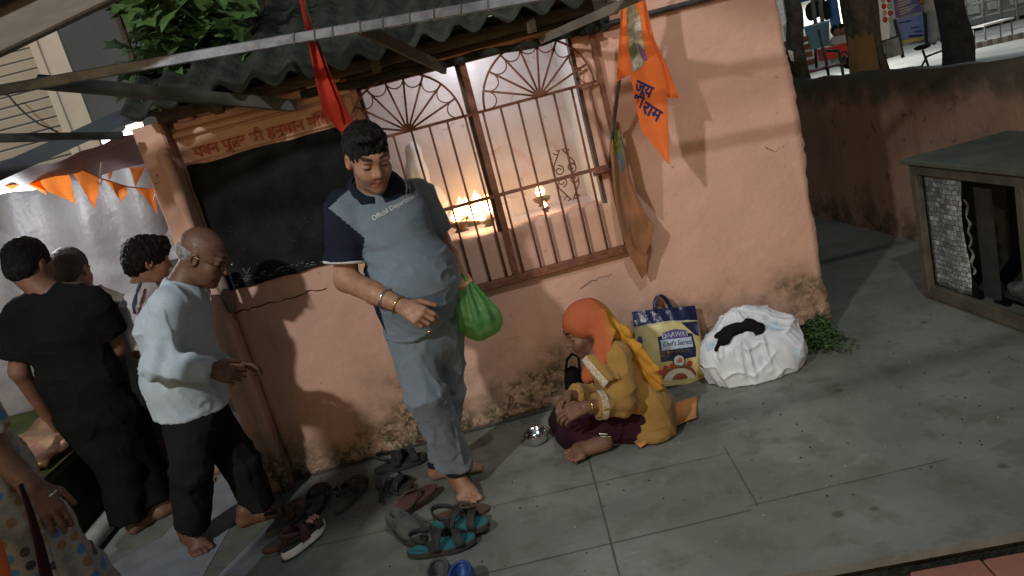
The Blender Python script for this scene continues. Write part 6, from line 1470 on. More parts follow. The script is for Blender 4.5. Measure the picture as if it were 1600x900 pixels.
# ================================================================== flags
PRINTN = pm('navy_print', (.02, .022, .10), scale=60, rough=.8, bstr=0)
def curve(pts, t):
    pts = [np.array(p, float) for p in pts]; k_ = (len(pts) - 1) * t; i = min(int(k_), len(pts) - 2); f_ = k_ - i; return pts[i] * (1 - f_) + pts[i + 1] * f_
def flagcloth(name, left, right, mat, root, amp=.02, ph=0.0, nu=16, nv=36, waves=2.2):
    """hanging cloth between two edge curves [(px, py, depth)]"""
    Lf = [P(*p) for p in left]; Rg = [P(*p) for p in right]; mb = MB()
    def fn(u, v_):
        a_, b_ = curve(Lf, v_), curve(Rg, v_); p = a_ * (1 - u) + b_ * u
        return tuple(p + V3(0, -1, 0) * amp * math.sin(u * waves * math.pi + ph + v_ * 2.0) * min(1, v_ * 4) * (1.15 - v_))
    mb.grid(fn, nu, nv, 0, True); return mb.build(name, mat, root)
FLAGO = cloth('saffron_flag', (0.86, 0.215, 0.055), (0.76, 0.17, 0.04), glow=.3); FLAGOLD = cloth('faded_flag', (0.36, 0.16, 0.07), (0.22, 0.11, 0.06), glow=.2); FLAGR = cloth('red_flag', (0.50, 0.045, 0.022), (0.40, 0.032, 0.018), glow=.15)
f1 = thing('flag', 'bright saffron flag with dark blue writing hung beside the window', 'flag', P(985, 60, -.30))
pathed('staff', [P(985, -60, -.34), P(968, 120, -.22), P(958, 200, -.12), P(953, 262, -.07)], .009, DARKSTEEL, f1, 8)
main = flagcloth('cloth', [(976, -30, -.31), (977, 40, -.31), (984, 110, -.31), (990, 152, -.31), (1002, 205, -.31), (1042, 254, -.30)], [(1000, -30, -.30), (1009, 45, -.29), (1030, 95, -.29), (1040, 125, -.29), (1043, 160, -.29), (1046, 257, -.30)], FLAGO, f1, .010, .4, 20, 50)
flagcloth('cloth_fold', [(970, -30, -.33), (969, 30, -.33), (966, 80, -.33), (963, 128, -.33)], [(980, -30, -.325), (979, 30, -.325), (983, 80, -.325), (986, 116, -.325)], FLAGO, f1, .006, 1.0, 8, 20)
flagcloth('cloth_fold', [(1000, -10, -.27), (1012, 60, -.27), (1036, 110, -.27), (1041, 152, -.27)], [(1006, -10, -.265), (1022, 60, -.265), (1046, 110, -.265), (1062, 154, -.265)], FLAGO, f1, .006, 2.0, 8, 20)
tm = bvh_of(main)
def flagtext(s, px, py, px2, py2, size, mat, root, tree_, bold=.03):
    v, f, wd = devanagari(s, 1.0, bold, .001); a_, b_ = P(px, py, -.6), P(px2, py2, -.6); dpt_ = 1.0
    sc = np.linalg.norm(b_ - a_) / wd; upd = np.array(_U) * .97 + np.array(_R) * .10
    v3 = place_flat(v * V3(sc, size, .3), a_, b_ - a_, upd); out = []
    for p in v3:
        d = nrm(p - CAM); h = tree_.ray_cast(Vector(p), Vector(d), 1.5); out.append(np.array(h[0]) - d * .003 if h[0] is not None else None)
    ok = [tuple(q) for q in f if all(out[i] is not None for i in q)]
    out = [o if o is not None else np.zeros(3) + BASE[root.name] for o in out]
    if ok:
        used = sorted({i for q in ok for i in q}); mp = {i: k_ for k_, i in enumerate(used)}
        mesh_obj('lettering', [out[i] for i in used], [tuple(mp[i] for i in q) for q in ok], mat, root)
flagtext('जय', 990, 141, 1016, 153, .070, PRINTN, f1, tm); flagtext('श/ी', 986, 162, 1002, 169, .070, PRINTN, f1, tm); flagtext('राम', 1001, 173, 1028, 190, .070, PRINTN, f1, tm)
def flagpatch(pts, mat, root, tree_, nm='printed_picture', lift=.003):
    w3 = [P(x, y, -.6) for x, y in pts]; c_ = sum(w3) / len(w3); n = len(w3); D_ = [w3[i] * (1 - t) + w3[(i + 1) % n] * t for i in range(n) for t in np.linspace(0, 1, 5)[:-1]]; V_ = [c_]
    for r in range(1, 7): V_ += [c_ + (d - c_) * r / 6 for d in D_]
    k_ = len(D_); F_ = [(0, 1 + i, 1 + (i + 1) % k_) for i in range(k_)] + [(1 + r * k_ + i, 1 + (r + 1) * k_ + i, 1 + (r + 1) * k_ + (i + 1) % k_, 1 + r * k_ + (i + 1) % k_) for r in range(5) for i in range(k_)]
    out = []
    for p in V_:
        d = nrm(p - CAM); h = tree_.ray_cast(Vector(p), Vector(d), 1.5); out.append(np.array(h[0]) - d * lift if h[0] is not None else None)
    ok = [q for q in F_ if all(out[i] is not None for i in q)]; used = sorted({i for q in ok for i in q}); mp = {i: j for j, i in enumerate(used)}
    if ok: mesh_obj(nm, [out[i] for i in used], [tuple(mp[i] for i in q) for q in ok], mat, root, True)
OLIVE = pm('olive_print', (.20, .16, .07), (.40, .33, .22), scale=38, rough=.8, bstr=0); VIOL = pm('violet_cloth_print', (.16, .05, .17), (.24, .09, .12), scale=30, rough=.8, bstr=0); PALEP = pm('pale_print', (.48, .44, .38), (.30, .25, .18), scale=42, rough=.8, bstr=0); GREENP = pm('green_print', (.06, .10, .035), (.16, .15, .05), scale=40, rough=.8, bstr=0)
flagpatch(((979, 10), (990, 4), (1002, 30), (1004, 60), (1010, 85), (1006, 102), (990, 114), (985, 90), (980, 50)), OLIVE, f1, tm); flagpatch(((992, 30), (1001, 34), (1003, 55), (996, 62), (990, 48)), PALEP, f1, tm, lift=.0045); flagpatch(((988, 96), (1000, 84), (1004, 98), (990, 113)), PALEP, f1, tm, lift=.0045); flagpatch(((996, 66), (1006, 78), (1012, 92), (1006, 96), (998, 80)), VIOL, f1, tm, lift=.0048); flagpatch(((982, 76), (992, 66), (996, 80), (987, 96)), GREENP, f1, tm, lift=.0045)
f2 = thing('flag', 'faded brownish flag hanging in folds below the bright saffron one', 'flag', P(975, 250, -.10))
m2 = flagcloth('cloth', [(954, 196, -.10), (953, 240, -.10), (958, 300, -.10), (966, 350, -.10), (982, 398, -.09), (1003, 436, -.07)], [(967, 190, -.09), (974, 230, -.10), (985, 280, -.11), (1006, 330, -.12), (1021, 350, -.12), (1012, 424, -.08)], FLAGOLD, f2, .026, .2, 22, 44, 2.6)
flagcloth('cloth_fold', [(985, 325, -.115), (984, 350, -.115), (990, 380, -.115), (1008, 396, -.11)], [(1021, 348, -.125), (1022, 356, -.125), (1016, 380, -.12), (1009, 398, -.11)], FLAGOLD, f2, .008, .5, 10, 14)
t2_ = bvh_of(m2)
flagpatch(((955, 205), (968, 200), (976, 240), (974, 272), (964, 250)), GREENP, f2, t2_); flagpatch(((966, 240), (972, 238), (976, 262), (971, 266)), pm('blue_grey_print', (.10, .13, .20), bstr=0), f2, t2_, lift=.0045); flagpatch(((956, 215), (961, 212), (964, 236), (958, 240)), pm('yellow_print', (.40, .34, .08), bstr=0), f2, t2_, lift=.0045)
INKB = pm('washed_blue_print', (.05, .085, .17), scale=40, bstr=0)
flagtext('जय', 982, 262, 988, 283, .05, INKB, f2, t2_); flagtext('राम', 992, 292, 1006, 325, .05, INKB, f2, t2_)
f3 = thing('flag', 'limp red flag hanging from above behind the steel beam', 'flag', P(505, 100, -.52))
flagcloth('cloth', [(462, -40, -.55), (470, 10, -.55), (483, 70, -.55), (494, 130, -.55), (505, 178, -.55), (534, 208, -.54)], [(472, -40, -.54), (481, 20, -.54), (497, 75, -.54), (514, 125, -.54), (530, 165, -.54), (540, 206, -.54)], FLAGR, f3, .016, .3, 14, 40, 2.0)
flagcloth('cloth_fold', [(490, 60, -.53), (505, 110, -.53), (520, 160, -.53), (532, 196, -.53)], [(496, 60, -.525), (515, 110, -.525), (536, 160, -.525), (552, 192, -.525)], FLAGR, f3, .01, 1.4, 8, 20)
pathed('staff', [P(458, -60, -.53), P(486, 40, -.53), P(520, 130, -.52), P(560, 215, -.5)], .006, TIMBER, f3, 7)

# ================================================================== old wooden stall box on the right
ct = thing('wooden_stall', 'old wooden stall box with patterned sheet panel beside the boundary wall', 'stall', (2.5, -.4, 0))
x0, x1, y1, y0_, zt_ = 2.28, 2.82, .05, -1.25, .77
OLDW = pm('grimy_wood', (.085, .075, .055), (.05, .046, .034), scale=8, rough=.9, bs=60, bstr=.4); TOPG = pm('green_painted_top', (.075, .088, .064), (.05, .06, .045), scale=5, rough=.8, bs=50)
mb = MB()
for (x, y) in ((x0 + .02, y1 - .02), (x0 + .02, y0_ + .02), (x1 - .02, y1 - .02), (x1 - .02, y0_ + .02), (x0 + .02, (y1 + y0_) / 2 - .1)): mb.box((x, y, (zt_ - .03) / 2 + .01), (.04, .045, zt_ - .04), None, 0, .004)
mb.box((x0 + .018, (y0_ + y1) / 2, zt_ - .055), (.034, y1 - y0_ - .05, .055), None, 0, .004); mb.box((x0 + .018, (y0_ + y1) / 2, .05), (.03, y1 - y0_ - .05, .07), None, 0, .004); mb.box(((x0 + x1) / 2, y1 - .018, zt_ - .055), (x1 - x0 - .08, .034, .05), None, 0, .004)
mb.build('frame', OLDW, ct)
mb = MB(); mb.box(((x0 + x1) / 2, (y0_ + y1) / 2, zt_ - .012), (x1 - x0 + .05, y1 - y0_ + .05, .026), None, 0, .004); mb.build('top_board', TOPG, ct)
def mosaic():
    m, nt, b = _new('patterned_oilcloth'); co = objco(nt); mp = N(nt, 'ShaderNodeMapping'); mp.inputs['Rotation'].default_value = (0, math.radians(90), math.radians(90)); L(nt, co, mp.inputs[0])
    br = N(nt, 'ShaderNodeTexBrick'); br.offset = .5; br.inputs['Scale'].default_value = 1; br.inputs['Brick Width'].default_value = .034; br.inputs['Row Height'].default_value = .026; br.inputs['Mortar Size'].default_value = .002
    br.inputs['Color1'].default_value = (.10, .115, .11, 1); br.inputs['Color2'].default_value = (.40, .43, .44, 1); br.inputs['Mortar'].default_value = (.06, .065, .06, 1); L(nt, mp.outputs[0], br.inputs[0])
    c = mix(nt, ramp(nt, noise(nt, co, 95, 2), .5, .6, 0, .75), br.outputs['Color'], (.06, .065, .06)); c = mix(nt, ramp(nt, noise(nt, co, 5, 4), .4, .75, 0, .6), c, (.05, .05, .045)); L(nt, c, b.inputs['Base Color']); b.inputs['Roughness'].default_value = .6; return m
mb = MB(); mb.grid(lambda u, v_: (x0 + .030 + .006 * math.sin(u * 7), y1 - .07 - .26 * u - .012 * math.sin(v_ * 8) * u, .09 + .62 * v_), 14, 20, 0, True, .004); mb.build('patterned_panel', mosaic(), ct)
mb = MB(); mb.box((x1 - .05, (y0_ + y1) / 2, .40), (.02, y1 - y0_ - .1, .66)); mb.box(((x0 + x1) / 2 + .05, (y0_ + y1) / 2, .09), (x1 - x0 - .15, y1 - y0_ - .1, .02)); mb.box(((x0 + x1) / 2, y1 - .03, .40), (x1 - x0 - .1, .015, .66)); mb.box((x0 + .08, y1 - .42, .36), (.015, .10, .55)); mb.build('inner_boards', pm('black_boards', (.016, .016, .013), (.026, .025, .02), scale=9, rough=.9), ct)
mb = MB(); rs2 = random.Random(3)
mb = MB(); mb.grid(lambda u, v_: (x0 + .046 + .006 * math.sin(v_ * 30), y1 - .34 - .014 * u - .006 * vnoise(np.array([v_ * 22]), np.array([u * 3]), np.array([1.]))[0] * (1 + u * 2), .20 + .38 * v_), 4, 40, 0, False, .002); mb.build('torn_paper', pm('torn_paper', (.24, .235, .205), (.06, .06, .05), scale=22, bstr=0), ct)
solid('junk', [ell(V3(x0 + .2, y1 - .75, .16), (.12, .2, .08), None, .04), ell(V3(x0 + .15, y1 - .55, .13), (.06, .08, .05), None, .03)], .012, pm('dim_rags', (.10, .10, .09), (.03, .03, .028), scale=12), ct, post=lambda X, Y, Z: .04 * vnoise(X * 18, Y * 18, Z * 18))

# ================================================================== woman at the lower left edge
lw_ = thing('person', 'woman in white dotted kurta at the lower left edge of the photo', 'person', (-1.2, -2.15, 0))
def dots():
    m, nt, b = _new('dotted_print'); co = objco(nt)
    br = N(nt, 'ShaderNodeMapping'); br.inputs['Rotation'].default_value = (math.radians(90), math.radians(40), 0); L(nt, co, br.inputs[0])
    v = N(nt, 'ShaderNodeTexVoronoi'); v.voronoi_dimensions = '2D'; v.inputs['Scale'].default_value = 26; v.inputs['Randomness'].default_value = .12; L(nt, br.outputs[0], v.inputs['Vector'])
    hs_ = N(nt, 'ShaderNodeSeparateColor'); L(nt, v.outputs['Color'], hs_.inputs[0])
    dc = mix(nt, ramp(nt, hs_.outputs[0], .28, .32), (.02, .03, .035), (.22, .13, .055)); dc = mix(nt, ramp(nt, hs_.outputs[1], .78, .8), dc, (.04, .18, .36)); dc = mix(nt, ramp(nt, hs_.outputs[2], .55, .6), dc, (.2, .2, .18))
    c = mix(nt, ramp(nt, v.outputs['Distance'], .34, .30), (.25, .24, .215), dc)
    wv = N(nt, 'ShaderNodeTexWave'); wv.wave_type = 'RINGS'; wv.inputs['Scale'].default_value = 22; L(nt, br.outputs[0], wv.inputs[0]); c = mix(nt, ramp(nt, wv.outputs['Fac'], .85, .95, 0, .4), c, (.18, .17, .15))
    L(nt, c, b.inputs['Base Color']); b.inputs['Roughness'].default_value = .9; bump(nt, b, noise(nt, co, 16, 4), .4, .012); return m
PL = lambda x, y, d: P(x - 24, y + 6, d)
yl = -1.80; shl, ell_, wrl = PL(-60, 560, yl), PL(8, 690, yl), PL(72, 752, yl - .02); tq = PL(-60, 700, yl + .05); tb_ = PL(-20, 930, yl + .05)
nkl = shl + V3(-.16, .05, .09)
bp = [cap(shl, ell_, .046, .040), cap(ell_, wrl, .039, .027)] + hand_prims(wrl, PL(104, 800, yl - .03) - wrl, V3(-.5, .6, -.3), V3(.6, -.3, .4), (.3, .4, .3), .95, .4) + head_prims(nkl + V3(0, .05, .17), frame((.2, .95, -.2)), .95) + [cap(nkl, nkl + V3(0, .03, .1), .05, .046)] + loft([nkl, V3(nkl[0], yl + .05, 1.0), V3(nkl[0], yl + .05, .7)], V3(1, 0, 0), [.13, .15, .15], [.08, .11, .11])
bp += chain([V3(nkl[0] - .08, yl + .05, .72), V3(nkl[0] - .08, yl + .03, .3), V3(nkl[0] - .08, yl + .05, -.09)], [.08, .055, .04]) + chain([V3(nkl[0] + .08, yl + .05, .72), V3(nkl[0] + .08, yl + .03, .3), V3(nkl[0] + .08, yl + .05, -.09)], [.08, .055, .04])
for sx_ in (-.08, .08): bp += foot_prims(V3(nkl[0] + sx_, yl, 0), V3(nkl[0] + sx_, yl + .22, 0), (-sx_, 0, 0), 1, -.16)
solid('body', bp, .008, SKIN2, lw_, fine=[(wrl + nrm(PL(104, 800, yl - .03) - wrl) * .08, (.09, .08, .10), .0036)])
DOT = dots()
solid('hair', hair_prims(nkl + V3(0, .05, .17), frame((.2, .95, -.2)), 1.02), .007, HAIRB, lw_)
kb_ = PL(38, 830, yl)
solid('kurta', loft([nkl, V3(nkl[0] + .01, yl + .05, 1.0), V3(nkl[0] + .03, yl + .05, .8), V3(nkl[0] + .06, yl + .05, .52)], V3(1, 0, 0), [.14, .17, .185, .235], [.09, .13, .15, .17], .05) + [cap(shl, nkl, .06, .05, .03), flat(shl, ell_ + (shl - ell_) * .12, .064, .062, .03)], .009, DOT, lw_, post=folds(11, 11, 5, .008, 26, .006, 3.8), clips=[(V3(0, 0, .36), V3(0, 0, -1))])
pt = [V3(nkl[0] - .08, yl + .06, .60), V3(nkl[0] - .08, yl + .04, .3), V3(nkl[0] + .10, yl + .06, .60), V3(nkl[0] + .10, yl + .04, .3)]
solid('trousers', [cap(pt[0], pt[1], .10, .085, .03), flat(pt[1], pt[1] + V3(0, 0, -.34), .085, .075, .03), cap(pt[2], pt[3], .10, .085, .03), flat(pt[3], pt[3] + V3(0, 0, -.34), .085, .075, .03)], .01, PLUM, lw_, post=folds(12, 12, 5, .006, 26, .005, 2.8))
mb = MB(); e0_, e1_ = [PL(x, y, yl - .135) for x, y in ((52, 752), (64, 790), (76, 840), (88, 905))], [PL(x, y, yl - .10) for x, y in ((56, 750), (74, 790), (94, 845), (112, 905))]
mb.grid(lambda u, v_: tuple(curve(e0_, v_) * (1 - u) + curve(e1_, v_) * u), 6, 14, 0, True, .006); mb.build('dark_border', PLUM, lw_)
pathed('kurta_hem', [curve(e1_, t) + V3(.004, -.002, 0) for t in np.linspace(0, 1, 12)], .007, DOT, lw_, 7)
pathed('orange_scarf', [PL(x, y, yl - .17) for x, y in ((-10, 820), (8, 850), (20, 890), (34, 940))], [.03, .036, .036, .03], ORANGE, lw_, 10, False, .6)
pathed('finger_ring', ring(PL(106, 765, yl - .04), V3(.4, 0, -1), .009, 12), .003, SILVER, lw_, 6, True)
# ================================================================== across the street
SHOPW = pm('shop_white', (.62, .63, .62), (.52, .53, .53), scale=2, rough=.6); SHOPB = pm('shop_blue', (.03, .15, .38), (.025, .12, .30), scale=3, rough=.5); REDP = pm('red_plastic', (.62, .045, .03), (.5, .035, .025), scale=6, rough=.4); TUBB = pm('light_blue_plastic', (.22, .42, .58), (.18, .36, .52), scale=6, rough=.4); GREYM = pm('grey_metal', (.13, .14, .14), (.08, .088, .088), scale=5, rough=.5)
sheet('road', [(3.5, 6.5), (60, -10), (60, 60), (3.5, 60)], -.166, pm('lit_road', (.36, .37, .36), (.27, .28, .27), scale=.8, rough=.75, bs=12))
def trunk(name, label, cat, pts, rs_, mat, extra=None):
    t_ = thing(name, label, cat, V3(pts[0][0], pts[0][1], -.17)); mb = MB()
    P_ = [np.array(p, float) for p in pts]; n = 14
    zs_ = np.linspace(0, 1, 26); vs_ = []
    for t in zs_:
        c = curve(P_, t); r = np.interp(t, np.linspace(0, 1, len(rs_)), rs_)
        for j in range(n):
            a = 2 * math.pi * j / n; rr_ = r * (1 + .5 * vnoise(np.array([c[2] * 2.5]), np.array([math.cos(a) * 1.6 + 5]), np.array([math.sin(a) * 1.6 + 5]))[0] + .10 * math.sin(a * 5 + c[2]))
            vs_.append(c + V3(rr_ * math.cos(a), rr_ * math.sin(a), 0))
    mb.add(vs_, [(i * n + j, i * n + (j + 1) % n, i * n + n + (j + 1) % n, i * n + n + j) for i in range(25) for j in range(n)], 0, True); mb.build('trunk', mat, t_); return t_
rs3 = random.Random(9)
def crown(t_, c, r, n, size):
    def pl():
        while True:
            q = V3(rs3.uniform(-1, 1), rs3.uniform(-1, 1), rs3.uniform(-1, 1))
            if q @ q < 1 and vnoise(*[np.array([x * 2.2 + 7]) for x in q])[0] > -.12: return np.array(c) + q * np.array(r)
    v, f = leaf_quads(n, pl, size, rs3, False, .9); mesh_obj('crown', v, f, [LEAFD], t_, False)
yt = 3.6; b0 = P(1352, 60, yt)
t1 = trunk('tree', 'thick brown tree trunk rising just behind the boundary wall', 'tree', [(b0[0] + .05, yt, -.17), (b0[0] + .01, yt, .9), (b0[0], yt, 1.6), (b0[0] - .05, yt, 2.6), (b0[0], yt, 3.8)], [.22, .155, .15, .16, .13], BARK)
crown(t1, (b0[0], yt, 4.9), (1.8, 1.6, 1.2), 700, .2)
mb = MB(); 
mb.grid(lambda u, v_: tuple(V3(b0[0], yt, 0) + V3((.17 + .05 * v_) * math.cos(math.pi * (1.02 + .42 * u)) * 1.08, (.19 + .05 * v_) * math.sin(math.pi * (1.02 + .42 * u)) - .02, 1.30 - .52 * v_ + .02 * math.sin(u * 20))), 14, 10, 0, True, .006)
tag(mb.build('ochre_cloth', cloth('ochre_rag', (.15, .095, .035), (.10, .065, .026))), 'ochre cloth wrapped round the left side of the thick tree trunk', 'cloth')
y2 = 3.2; b1_ = P(1246, 60, y2)
t2 = trunk('tree', 'dark twisted tree trunk showing right beside the corner of the shrine', 'tree', [(P(1262, 175, y2)[0], y2, -.17), (P(1262, 150, y2)[0], y2, .8), (P(1244, 80, y2)[0], y2, 1.36), (P(1246, 40, y2)[0], y2, 1.62), (P(1232, -20, y2)[0], y2, 2.1), (P(1210, -140, y2)[0], y2, 3.2)], [.11, .075, .075, .07, .065, .08, .07], pm('grey_bark', (.055, .055, .048), (.025, .025, .022), scale=10, rough=.9, bs=30, bstr=.8, bd=.03))
crown(t2, (P(1210, -140, y2)[0], y2, 4.4), (1.4, 1.3, 1.0), 500, .2)
mb = MB(); q_ = [P(x, y, y2 - .10) for x, y in ((1231, 78), (1239, 80), (1241, 96), (1236, 95))]; mb.prism(q_, (0, .006, 0)); tag(mb.build('white_paper', SHOPW), 'small white paper stuck on the twisted trunk', 'paper')
y3 = 6.0; b2_ = P(1492, 45, y3)
t3 = trunk('tree', 'nearly black straight trunk right of the banner, two-tone with dark grey', 'tree', [(b2_[0] + .03, y3, -.17), (b2_[0], y3, 1.0), (b2_[0] - .06, y3, 2.2), (b2_[0], y3, 4)], [.20, .165, .16, .14], pm('black_bark', (.028, .030, .028), (.014, .015, .014), scale=8, rough=.95, bs=26, bstr=.8, bd=.03))  # bark mottled black and dark grey
crown(t3, (b2_[0], y3, 5.2), (1.8, 1.6, 1.2), 600, .22)
# bench behind the wall
yb2 = 4.6; bn_ = thing('park_bench', 'reddish slatted bench with scrolled iron leg behind the wall', 'bench', P(1265, 125, yb2))
bl_, br_ = P(1225, 112, yb2), P(1300, 112, yb2); REDW = pm('red_brown_slats', (.16, .06, .042), (.10, .04, .03), scale=12, rough=.6)
for k_ in range(4): m_ = MB(); m_.beam(bl_ + V3(-.3, .10 + .02 * k_, .02 + .085 * k_), V3(br_[0] - .13, yb2 + .10 + .02 * k_, bl_[2] + .02 + .085 * k_), .02, .06); m_.build('slat', REDW, bn_)
for k_ in range(3): m_ = MB(); m_.beam(bl_ + V3(-.3, -.08 - .09 * k_, -.06), V3(br_[0] + .02, yb2 - .08 - .09 * k_, bl_[2] - .06), .07, .02); m_.build('slat', REDW, bn_)
lx = P(1296, 115, yb2)[0]; zz0 = bl_[2]
m_ = MB(); m_.tube([(lx, yb2 + .1, zz0 + .34), (lx, yb2 + .06, zz0 + .1), (lx, yb2 + .02, zz0 - .06), (lx, yb2 + .1, -.17)], .016, 7); m_.tube([(lx + .0, yb2 - .30, -.17), (lx, yb2 - .28, zz0 - .06), (lx, yb2 - .26, zz0 + .08), (lx, yb2 - .02, zz0 + .10)], .016, 7)
m_.tube([(lx + .02 + .06 * (1 - s) * math.cos(s * 9), yb2 - .3, zz0 + .0 + .07 * (1 - s) * math.sin(s * 9)) for s in np.linspace(0, .9, 22)], .010, 6); m_.build('iron_leg', DARKSTEEL, bn_)
# lit snack stall
ys_ = 13.0; st = thing('snack_stall', 'brightly lit snack stall with blue fascia across the street', 'stall', P(1290, 105, ys_))
c_ = lambda px, py, dy=0: P(px, py, ys_ + dy)
mb = MB(); mb.prism([c_(1225, -60, 1.6), c_(1390, -100, 1.6), c_(1390, 60, 1.6), c_(1240, 100, 1.6)], (0, .1, 0)); mb.build('back_wall', SHOPW, st)
mb = MB(); mb.prism([c_(1226, 40), c_(1250, 18), c_(1262, 95), c_(1262, 110), c_(1240, 115)], (.0, .08, 0)); mb.build('side_panel', pm('pale_side_panel', (.5, .56, .58), scale=3), st)
mb = MB(); a_, b_ = c_(1240, -8), c_(1306, -30); mb.prism([c_(1244, 6), c_(1300, -9), c_(1310, -60), c_(1240, -60)], (0, .12, 0)); mb.build('fascia', SHOPB, st)
for px_, m3 in ((1272, GREYM), (1283, GREYM)): mb = MB(); mb.tube([c_(px_ - 5, -30, -.2), c_(px_, 20, -.2), c_(px_ + 5, 58, -.2)], .045, 8); mb.build('post', m3, st)
mb = MB(); mb.beam(c_(1294, -40, .3), c_(1308, 50, .3), .16, .16, 0, (0, 1, 0)); mb.build('post', SHOPB, st)
mb = MB(); mb.prism([c_(1306, -30, 1.2), c_(1318, -34, 1.2), c_(1320, 48, 1.2), c_(1312, 50, 1.2)], (0, .05, 0)); mb.build('lit_panel', BULBON, st)
mb = MB(); mb.prism([c_(1256, 18, 1.4), c_(1298, 10, 1.4), c_(1300, 26, 1.4), c_(1260, 40, 1.4)], (0, .05, 0)); mb.build('lit_strip', BULBON, st)
mb = MB()
for k_ in range(7): mb.ball(c_(1266 + k_ * 5, 14 + rs3.uniform(-4, 5), .4), (.11, .11, .2), 6)
mb.build('hanging_utensils', BLACKINK, st)
mb = MB(); mb.prism([c_(1252, 76, -.3), c_(1300, 66, -.3), c_(1302, 70, -.3), c_(1254, 81, -.3)], (0, .7, 0)); mb.build('counter', SHOPW, st)
mb = MB()
for px_, py_ in ((1274, 92), (1290, 92), (1306, 85)): mb.tube([c_(px_, py_ - 18, -.2), c_(px_ + 2, py_ + 18, -.2)], .03, 6)
mb.build('counter_legs', BLACKINK, st)
tb1 = thing('plastic_tub', 'light blue plastic tub standing on the stall counter', 'tub', c_(1281, 70, -.5)); mb = MB(); cc = c_(1281, 74, -.5); mb.lathe([(.001, 0), (.20, 0), (.25, .46), (.27, .46), (.27, .50), (.001, .48)], cc, 18); mb.build('tub', TUBB, tb1)
cr = thing('red_crate', 'red plastic crate beside the light blue tub at the stall', 'crate', c_(1304, 80, -.6)); mb = MB(); p0, p1 = c_(1286, 84, -.6), c_(1320, 77, -.6); mb.beam((p0 + p1) / 2 + V3(-.27, 0, -.02), (p0 + p1) / 2 + V3(.27, 0, -.02), .35, .22, 0, (0, 0, 1)); mb.beam((p0 + p1) / 2 + V3(-.30, 0, .10), (p0 + p1) / 2 + V3(.30, 0, .10), .4, .03); mb.build('crate', REDP, cr)
for px_, lb in ((1306, 'person in white shirt seated at the stall, left of the pair'), (1316, 'person in pale shirt seated at the stall, right of the pair')):
    pr = thing('person', lb, 'person', c_(px_, 100, -.3)); hd_ = c_(px_, 49 if px_ < 1310 else 47, -.3)
    Ht = hd_[2]; bx_ = hd_[0]
    solid('body', [ell(hd_, (.085, .10, .12)), cap(hd_ + V3(0, 0, -.1), hd_ + V3(-.02, 0, -.22), .05), cap(hd_ + V3(-.02, .02, -.6), V3(bx_ + .25, ys_ - .6, max(.0, Ht - .85)), .09, .07), cap(V3(bx_ + .25, ys_ - .6, max(.0, Ht - .85)), V3(bx_ + .2, ys_ - .6, -.1), .06, .05), cap(hd_ + V3(-.15, -.05, -.28), hd_ + V3(-.1, -.3, -.5), .045, .04)], .025, SKIN4, pr)
    solid('shirt', [seg(hd_ + V3(0, 0, -.2), hd_ + V3(-.03, .02, -.62), V3(1, 0, 0), .16, .11, .17, .13, .05), cap(hd_ + V3(-.12, 0, -.26), hd_ + V3(-.2, -.05, -.48), .07, .06), cap(hd_ + V3(.12, 0, -.26), hd_ + V3(.22, -.05, -.48), .07, .06)], .025, SHIRTW, pr); solid('hair', [ell(hd_ + V3(0, .02, .03), (.095, .11, .115)), ell(hd_ + V3(0, -.1, -.06), (.1, .07, .1), None, .02, '-')], .02, HAIRB, pr)
    solid('trousers', [cap(hd_ + V3(-.02, .02, -.62), V3(bx_ + .25, ys_ - .6, max(.0, Ht - .85)), .12, .09), cap(V3(bx_ + .25, ys_ - .6, max(.0, Ht - .85)), V3(bx_ + .22, ys_ - .6, .0), .085, .07)], .025, BLACKT, pr)
# packets hung beside the banner
yk = 10.0; pk = thing('packet_string', 'string of red and white snack packets hanging left of the banner', 'packets', P(1385, 20, yk))
for k_ in range(6):
    for j in range(2):
        q = P(1378 + j * 9 + k_ * 1.0, -22 + k_ * 10.5, yk); m_ = MB(); m_.ball(q, (.045, .03, .055), 6); m_.build('packet', REDP if (k_ + j) % 2 else pm('white_packet', (.6, .55, .5), bstr=0) if 'white_packet' not in MATS else MATS['white_packet'], pk)
# banner
bnr = thing('banner', 'printed banner, violet above and blue below, standing across the street', 'banner', P(1425, 68, yk))
pl = lambda x, y, d=0: P(x, y, yk - d)
for nm, pts, m3 in (('upper_panel', ((1392, -40), (1436, -55), (1440, 18), (1402, 28)), pm('violet_panel', (.26, .20, .42), (.20, .15, .36), scale=4, bstr=0)), ('lower_panel', ((1401, 31), (1440, 23), (1444, 58), (1411, 66)), pm('blue_panel', (.17, .25, .62), (.22, .30, .66), scale=4, bstr=0)), ('yellow_strip', ((1410, 63), (1444, 57), (1444, 62), (1411, 69)), pm('yellow_panel', (.55, .50, .10), bstr=0))):
    m_ = MB(); m_.prism([pl(*p, .02 if nm == 'yellow_strip' else 0) for p in pts], (0, .04, 0)); m_.build(nm, m3, bnr)
m_ = MB()
for k_ in range(6): m_.beam(pl(1402 + k_ * .9, 2 + k_ * 4.2, .03), pl(1434 - (k_ % 3) * 5, -6 + k_ * 4.2, .03), .01, .018)
m_.beam(pl(1408, -14, .03), pl(1432, -20, .03), .01, .04); m_.build('text_lines', WHITEINK, bnr)
m_ = MB()
for x_, y_, x2 in ((1424, 44, 1436), (1428, 50, 1440), (1420, 57, 1442)): m_.beam(pl(x_, y_, .03), pl(x2, y_ - 2.4, .03), .01, .03 if y_ > 55 else .018)
m_.beam(pl(1404, 36, .03), pl(1424, 32, .03), .01, .016); m_.build('text_lines', PRINTN, bnr)
m_ = MB(); m_.tube([pl(1437, -60, -.05), pl(1446, 20, -.05), pl(1450, 70, -.05)], .05, 8); m_.tube([pl(1398, 30, -.06), pl(1411, 90, -.06)], .03, 6); m_.build('stand', DARKSTEEL, bnr)
